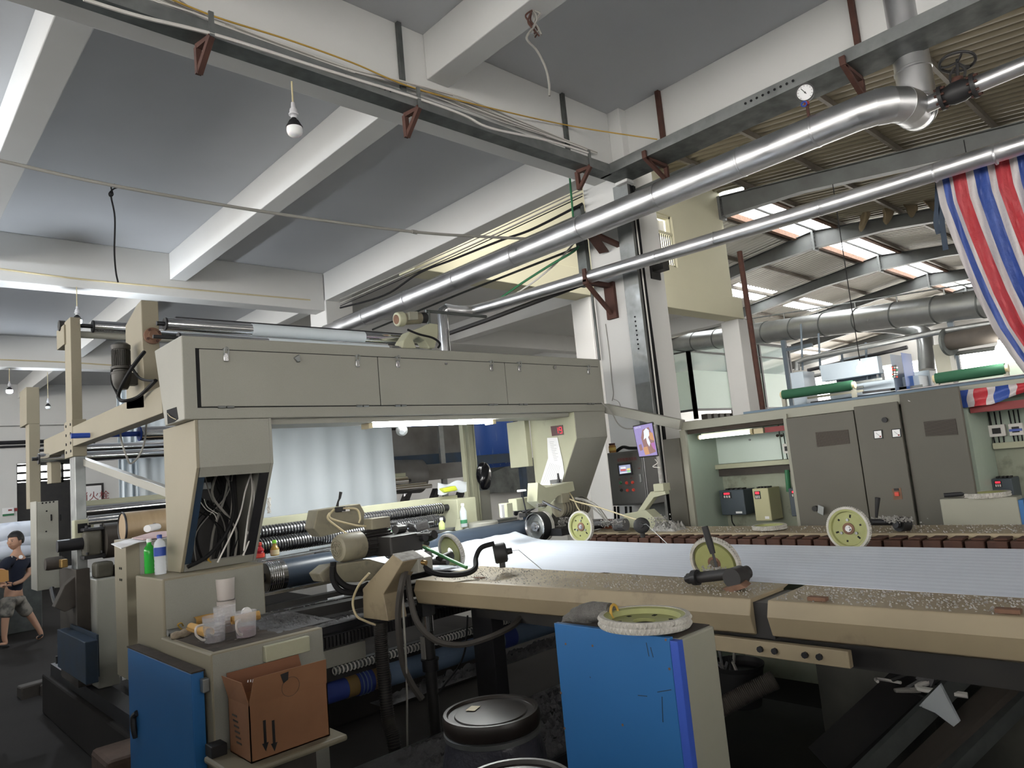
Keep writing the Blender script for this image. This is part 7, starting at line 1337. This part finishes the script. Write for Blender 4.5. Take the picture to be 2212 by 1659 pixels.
# ================================================================== shed contents
mat('glass_pane', (.75, .88, .84), .05, alpha=.35); mat('glass_frost', (.50, .60, .53), .5); mat('steel_blue', (.10, .13, .16), .5)
gx = 18.0; gc = PX(1482, 725, gx); zt, zb = gc.z, PX(1494, 884, gx).z; zm, zf = PX(1486, 757, gx).z, PX(1488, 800, gx).z; gy = gc.y; gx2 = PY(1702, 760, gy).x; gy2 = 14.5
gr = thing('glass_office', 'glass walled office cabin with dark frames behind the concrete pillar', 'glass cabin', (gx, gy, zb))
for (a, b, n, ax) in ((gx, gx2, 3, 0), (gy, gy2, 2, 1)):
    for k in range(n+1):
        c = a+(b-a)*k/n; p = (c, gy) if ax == 0 else (gx, c); MB().box((p[0]-.05, p[1]-.05, zb-.3), (p[0]+.05, p[1]+.05, zt)).build('frame_post', 'black_metal', gr, smooth=0)
    for z, h in ((zt, .06), (zm, .04), (zb, .06)):
        (MB().box((a, gy-.04, z-h), (b, gy+.04, z)) if ax == 0 else MB().box((gx-.04, a, z-h), (gx+.04, b, z))).build('frame_rail', 'black_metal', gr, smooth=0)
    for k in range(n):
        c0, c1 = a+(b-a)*k/n+.05, a+(b-a)*(k+1)/n-.05
        for z0, z1, m in ((zm, zt-.06, 'glass_pane'), (zf, zm-.04, 'glass_pane'), (zb, zf, 'glass_frost')):
            (MB().box((c0, gy-.01, z0), (c1, gy+.01, z1)) if ax == 0 else MB().box((gx-.01, c0, z0), (gx+.01, c1, z1))).build('pane', m, gr, smooth=0)
MB().box((gx-.1, gy-.1, zt), (gx2+.1, gy2, zt+.05)).build('cabin_roof', 'cable_white', gr, smooth=0)
MB().box((gx-.3, gy-.2, zb-.75), (gx2+6, gy-.1, zb-.35)).build('floor_beam', 'steel_blue', gr, smooth=0); MB().box((gx-.3, gy-.2, zb-.75), (gx-.2, gy2, zb-.35)).build('floor_beam', 'steel_blue', gr, smooth=0)
for k in range(24): x = gx+.2+k*.35; MB().box((x, gy-.25, zb-.33), (x+.22, gy-.05, zb-.18)).build('roller_block', 'grime_brown', gr, smooth=0)
for x in (gx, gx+4, gx+8): MB().box((x-.1, gy-.15, 0), (x+.1, gy+.05, zb-.7)).build('leg', 'steel_blue', gr, smooth=0)
# rusty pole before the pillar
a, b = PY(1600, 562, 7.5), PY(1652, 892, 7.5); tag(MB().cyl((b.x, 7.5, 0), a+V((0, 0, .2)), .06, n=12).build('rusty_pole', 'rust'), 'dark rusty pole leaning beside the concrete pillar', 'pole')
# large galvanised duct with rail
dk = thing('exhaust_duct', 'huge galvanised exhaust duct crossing the steel shed', 'duct', PX(1900, 700, 16.5))
A, B_ = PX(1400, 752, 18.6), PX(2330, 628, 15.2); dd = (B_-A).normalized(); R_ = .275
mat('duct_galv', (.42, .43, .43), .33, .9, col2=(.3, .31, .31), vs_=1.5)
MB().cyl(A, B_, R_, n=40).build('duct_run', 'duct_galv', dk)
for k in range(12): c = A+(B_-A)*(.12+k*.075); MB().ring([(R_, -.02), (R_+.012, -.012), (R_+.012, .012), (R_, .02)], c, dd, 40).build('seam_band', 'galv_dark', dk)
for k in range(8):
    c = A+(B_-A)*(.3+k*.085)+V((0, 0, R_)); MB().cyl(c, c+V((0, 0, .14)), .014, n=8).build('rail_post', 'galv', dk)
MB().cyl(A+(B_-A)*.28+V((0, 0, R_+.14)), B_+V((0, 0, R_+.14)), .016, n=8).build('top_rail', 'galv', dk)
for px in (1692, 2052): q = PX(px, 735 if px < 2000 else 690, 16.9 if px < 2000 else 15.9); MB().box((q.x-.05, q.y-.05, 0), (q.x+.05, q.y+.05, q.z)).build('support_post', 'steel_blue', dk, smooth=0); MB().bar(q+V((0, -.05, -.25)), q+V((0, -.7, -.25)), .08, .08).build('support_arm', 'steel_blue', dk, smooth=0)
d2 = thing('bent_duct', 'smaller bent galvanised duct turning down behind the exhaust duct', 'duct', PX(1990, 770, 20)); q = [PX(1850, 702, 21), PX(1930, 705, 21), PX(1985, 716, 20.8), PX(1998, 735, 20.5), PX(2003, 800, 20.3)]; MB().tube(bez(q, 6), .2, 20).build('duct_run', 'duct_galv', d2)
tag(MB().tube([PX(1722, 800, 13), PX(1722, 782, 13), PX(1740, 775, 13), PX(2020, 718, 12.6), PX(2200, 690, 12.4)], .05, 12).build('overhead_pipe', 'galv'), 'long grey pipe over the background machine', 'pipe')
dr = thing('dye_drum', 'brown roller drum with round flange at the back right', 'roller', PX(2100, 735, 12.5)); a, b = PX(2052, 738, 12.6), PX(2190, 712, 12.3); MB().cyl(a, b, .14, n=24).build('drum', 'grime_brown', dr); MB().cyl(a-(b-a).normalized()*.04, a, .22, n=28).build('flange', 'galv_dark', dr)
# background machine
MX = 12.8
def mbox(name, p0, p1, m, par, d=.4, x=MX, bev=.01):
    a, b = PX(*p0, x), PX(*p1, x); return MB().box((x, b.y, b.z), (x+d, a.y, a.z)).build(name, m, par, smooth=0, bevel=bev)
bm_ = thing('background_machine', 'long pale blue and grey finishing machine standing in the shed', 'machine', PX(1850, 900, MX)); mat('pale_blue', (.36, .42, .48), .5, col2=(.30, .36, .42), vs_=2); mat('strong_blue', (.03, .10, .36), .45)
mbox('end_cabinet', (1706, 806), (1752, 930), 'pale_blue', bm_, .5); mbox('arm_panel', (1770, 790), (1900, 806), 'pale_blue', bm_, .2)
mbox('body', (1750, 868), (2230, 960), 'dark_steel', bm_, 1.2); mbox('deck', (1790, 838), (1990, 850), 'pale_blue', bm_, .6); mbox('side_panel', (1965, 805), (2015, 850), 'pale_blue', bm_, .4, MX+.5)
mbox('tower', (2014, 746), (2064, 850), 'cab_light', bm_, .35); mbox('right_body', (2066, 800), (2230, 830), 'cab_inside', bm_, .5); mbox('right_deck', (2090, 822), (2230, 850), 'black_metal', bm_, .4)
cbx = mbox('control_tower', (1922, 765), (1944, 905), 'pale_blue', bm_, .55, MX-.4, .008); a, b = PX(1944, 762, MX-.4), PX(1968, 905, MX-.4); MB().box((MX-.38, b.y, b.z), (MX+.1, a.y-.01, a.z)).build('blue_side', 'strong_blue', bm_, smooth=0, bevel=.006)
mbox('control_face', (1925, 790), (1940, 816), 'black_metal', cbx, .01, MX-.415, 0)
rr = random.Random(6)
for k in range(15): q = PX(1928+(k % 3)*5, 794+(k//3)*5, MX-.42); MB().cyl(q, q+V((-.01, 0, 0)), .014, n=8).build('button', rr.choice(('red_bright', 'cable_green', 'cable_white', 'galv')), cbx)
for i, ((a, b), (c, d), lab) in enumerate((((1692, 853), (1842, 832), 'dark green felt roller low on the background machine'), ((2022, 818), (2172, 796), 'dark green brush roller at the right of the background machine'))):
    A_, B2 = PX(a, b, MX-.5), PX(c, d, MX-.5); t = thing('green_roller', lab, 'roller', A_); MB().cyl(A_, B2, .085, n=24).build('roller_body', mat('felt_green', (.012, .07, .035), .8), t); dv = (B2-A_).normalized()
    for q in (A_, B2): MB().cyl(q-dv*.04, q+dv*.04, .06, n=16).build('end_hub', 'cable_cream', t); MB().box((q.x-.03, q.y-.03, q.z-.35), (q.x+.05, q.y+.03, q.z+.05)).build('end_bracket', 'cab_light', t, smooth=0)
bmz = PX(1858, 815, MX+.6); mo = thing('blower_motor', 'dark slate blower housing beside a lit bulb in the shed', 'motor', bmz); MB().cyl(bmz+V((0, .25, .12)), bmz+V((0, -.25, .12)), .28, n=24).box(bmz+V((-.2, -.35, -.3)), bmz+V((.2, .35, .1))).build('housing', 'steel_blue', mo)
for k in range(14):
    a = PX(rr.uniform(1720, 2180), rr.uniform(838, 890), MX-.2); L_ = rr.uniform(.3, 1.2); MB().bar(a, a+V((0, -L_, rr.uniform(-.02, .02))), .03, .04).build('machine_bar', rr.choice(('pale_blue', 'dark_steel', 'galv_dark', 'cab_light')), bm_, smooth=0)
for px, p0, p1 in ((1870, 740, 830), (1818, 760, 800), (2060, 740, 900), (2150, 800, 900), (1730, 700, 800), (1768, 720, 800), (1900, 805, 850)):
    a, b = PX(px, p0, MX+.3), PX(px+4, p1, MX+.3); MB().cyl(a, b, .02, n=8).build('upright', 'steel_blue', bm_)
for (a, b, c, d, m) in ((1745, 800, 1960, 750, 'dark_steel'), (1760, 812, 1900, 786, 'galv'), (2020, 770, 2200, 745, 'galv'), (2030, 838, 2190, 815, 'cab_light')):
    MB().cyl(PX(a, b, MX+.4), PX(c, d, MX+.4), .035, n=10).build('cross_bar', m, bm_)
a, b = PX(1990, 820, MX+.2), PX(2010, 870, MX+.2)
for px, py in ((1860, 797), (2162, 753)):
    q = PX(px, py, MX-.6); t = thing('shed_bulb', 'lit bulb above the background machine, '+('left one beside the blower' if px < 2000 else 'right one near the striped tarp'), 'light bulb', q); MB().lathe([(0, -.07), (.05, -.06), (.075, -.01), (.06, .04), (.03, .07)], q, n=20).build('globe', 'lamp_shed', t); MB().lathe([(.03, .07), (.03, .13), (0, .14)], q, n=14).build('socket', 'porcelain', t); MB().cyl(q+V((0, 0, .13)), q+V((0, 0, 3.2)), .008, n=6).build('cord', 'cable_black', t)
rg = PX(1925, 447, 19.5); t = thing('torn_insulation', 'torn tan insulation scrap dangling from the roof steel', 'insulation', rg)
for k in range(4):
    c = rg+V((0, -.9+.55*k, 0)); MB().sheet(lambda u, v: c+V((.15*math.sin(u*5+k), (u-.5)*.5*(1-v*.6)+.1*math.sin(v*4+k), .45-v*.8+.1*math.sin(u*7+k))), 8, 10, .004).build('scrap', mat('insul_tan', (.33, .27, .17), .85, col2=(.22, .17, .11), vs_=3), t)
# ================================================================== person at the left
def skinmesh(name, verts, edges, radii, m, parent, root=0, sub=2):
    me = bpy.data.meshes.new(name); me.from_pydata([tuple(v) for v in verts], edges, []); me.materials.append(MATS[m]); o = bpy.data.objects.new(name, me); C.objects.link(o)
    o.parent = parent; o.matrix_parent_inverse = INV[parent.name]; md = o.modifiers.new('skin', 'SKIN'); md.use_smooth_shade = True
    for i, r in enumerate(radii): sv = me.skin_vertices[0].data[i]; sv.radius = (r, r) if not isinstance(r, tuple) else r; sv.use_root = (i == root)
    s = o.modifiers.new('sub', 'SUBSURF'); s.levels = sub; s.render_levels = sub; return o
if hasattr(bpy.types, 'Mesh'):
    def sk(me):
        bm = bmesh.new(); bm.from_mesh(me); bm.verts.layers.skin.verify(); bm.to_mesh(me); bm.free()
    _old = skinmesh
    def skinmesh(name, verts, edges, radii, m, parent, root=0, sub=2):
        me = bpy.data.meshes.new(name); bm = bmesh.new(); L_ = bm.verts.layers.skin.verify(); vs2 = []
        for v, r in zip(verts, radii):
            q = bm.verts.new(v); q[L_].radius = (r, r) if not isinstance(r, tuple) else r; vs2.append(q)
        vs2[root][L_].use_root = True
        for a, b in edges: bm.edges.new((vs2[a], vs2[b]))
        bm.to_mesh(me); bm.free(); me.materials.append(MATS[m]); o = bpy.data.objects.new(name, me); C.objects.link(o); o.parent = parent; o.matrix_parent_inverse = INV[parent.name]
        md = o.modifiers.new('skin', 'SKIN'); md.use_smooth_shade = True; s = o.modifiers.new('sub', 'SUBSURF'); s.levels = sub; s.render_levels = sub; return o
YP = 13.45
pe = thing('person', 'person in navy polo shirt and camouflage shorts walking with papers', 'person', PZ(20, 1398, 0))
def J(px, py, dy=0): return PY(px, py, YP+dy)
ft0 = J(14, 1392, -.12); ft0.z = .05
body = [J(27, 1288), J(31, 1262), J(36, 1228), J(38, 1205), J(37, 1190), J(35, 1172),          # pelvis..head core
        J(58, 1215, .1), J(64, 1238, .05), J(46, 1256, -.12), J(28, 1262, -.22),                # his left arm (image right)
        J(12, 1216, -.16), J(2, 1242, -.2), J(6, 1262, -.3), J(14, 1264, -.34),                 # his right arm
        J(18, 1296, -.09), J(11, 1340, -.12), J(9, 1378, -.12), J(13, 1390, -.12), J(-2, 1394, -.16),
        J(40, 1296, .08), J(66, 1330, .1), J(86, 1362, .1), J(90, 1374, .1), J(78, 1380, .1)]
be = [(0, 1), (1, 2), (2, 3), (3, 4), (4, 5), (3, 6), (6, 7), (7, 8), (8, 9), (3, 10), (10, 11), (11, 12), (12, 13), (0, 14), (14, 15), (15, 16), (16, 17), (17, 18), (0, 19), (19, 20), (20, 21), (21, 22), (22, 23)]
br = [.115, .11, .12, .075, .05, .06, .055, .042, .034, .026, .055, .042, .034, .026, .075, .055, .038, .035, .03, .075, .055, .038, .035, .03]
skinmesh('body', body, be, br, 'skin', pe)
sh = [J(28, 1284), J(31, 1262), J(36, 1230), J(38, 1210), J(58, 1213, .1), J(62, 1230, .07), J(13, 1214, -.16), J(4, 1234, -.19)]
skinmesh('polo_shirt', sh, [(0, 1), (1, 2), (2, 3), (3, 4), (4, 5), (3, 6), (6, 7)], [(.15, .13), (.145, .12), (.15, .125), (.10, .09), .085, .075, .085, .075], 'cloth_navy', pe)
mat('camo', (.24, .22, .19), .9, col2=(.09, .085, .075), vs_=7, va=.15)
skinmesh('shorts', [J(27, 1284), J(18, 1300, -.09), J(12, 1338, -.12), J(40, 1300, .08), J(64, 1330, .1)], [(0, 1), (1, 2), (0, 3), (3, 4)], [(.14, .13), .105, .092, .105, .09], 'camo', pe)
hc = J(33, 1169); fd = V((-.8, -.6, -.05)).normalized(); sd = V((0, 0, 1)).cross(fd).normalized()
def headpt(u, v, s=1.0, hair=False):
    th, ph = u*2*math.pi, v*math.pi; x = math.sin(ph)*math.cos(th); y = math.sin(ph)*math.sin(th); z = math.cos(ph)
    w = .088*(1-.22*max(0, -z)**1.2); dp = .105*(1-.10*max(0, -z)); q = fd*(x*dp+(.012 if z < -.3 and x > .3 else 0))+sd*(y*w)+V((0, 0, z*.13))
    if not hair and x > .93 and -.35 < z < .12: q += fd*.022
    return hc+q*s
hd = MB().sheet(lambda u, v: headpt(u, v), 36, 24).build('head', 'skin', pe)
def hairpt(u, v):
    th, ph = u*2*math.pi, v*math.pi; front = math.cos(th) > .35; lim = .36 if front else (.62 if math.cos(th) < -.3 else .50); return headpt(u, v*lim, 1.09, True)+V((0, 0, .012))-fd*.006
MB().sheet(hairpt, 36, 12, .01).build('hair', 'hair', pe)
for s in (-1, 1):
    MB().lathe([(0, -.004), (.012, 0), (0, .004)], hc+fd*.094+sd*s*.034+V((0, 0, .012)), fd, 10).build('eye', 'hair', hd); MB().bar(hc+fd*.098+sd*s*.016+V((0, 0, .032)), hc+fd*.088+sd*s*.052+V((0, 0, .034)), .006, .006).build('eyebrow', 'hair', hd); MB().lathe([(0, -.012), (.022, -.004), (.026, .004), (0, .01)], hc+sd*s*.088+V((0, 0, -.01)), sd*s, 12).build('ear', 'skin', hd)
MB().bar(hc+fd*.097-sd*.022+V((0, 0, -.068)), hc+fd*.097+sd*.022+V((0, 0, -.068)), .006, .008).build('mouth', mat('lip', (.30, .13, .10), .5), hd)
# hands with fingers
for base, d0 in ((J(28, 1262, -.22), V((-1, -.2, -.05))), (J(14, 1264, -.34), V((-.6, -.5, .1)))):
    d0 = d0.normalized(); x_ = d0.cross(V((0, 0, 1))).normalized(); vv = [base, base+d0*.06]; ee = [(0, 1)]; rr2 = [.026, .03]
    for k in range(4):
        o = x_*(-.03+.02*k); i = len(vv); vv += [base+d0*.085+o, base+d0*(.115+.008*(k in (1, 2)))+o-V((0, 0, .012)), base+d0*.13+o-V((0, 0, .032))]; ee += [(1, i), (i, i+1), (i+1, i+2)]; rr2 += [.0105, .0095, .008]
    i = len(vv); vv += [base+d0*.035+V((0, 0, .03)), base+d0*.075+V((0, 0, .045))]; ee += [(0, i), (i, i+1)]; rr2 += [.012, .009]; skinmesh('hand', vv, ee, rr2, 'skin', pe, 0, 1)
for a, b in ((J(-3, 1396, -.15), J(18, 1396, -.1)), (J(80, 1381, .1), J(92, 1370, .1))): a.z = max(a.z, .02); b.z = max(b.z, .02); MB().bar(a, b, .1, .035).build('sandal', 'black_rubber', pe, bevel=.015)
lg = PY(45, 1203, YP-.2); MB().cyl(J(45, 1203, -.13), J(45, 1203, -.16), .028, n=16).build('shirt_logo', 'paper_white', pe); MB().bar(J(26, 1200, -.15), J(25, 1212, -.16), .02, .006).build('shirt_placket', 'cable_grey', pe)
ev = [J(-14, 1228, -.36), J(18, 1232, -.38), J(19, 1255, -.38), J(-14, 1260, -.36)]; tag(MB().prism(ev, (0, -.01, 0)).build('brown_envelope', mat('kraft', (.42, .22, .07), .8), smooth=0), 'tan brown envelope held by the walking person', 'envelope')
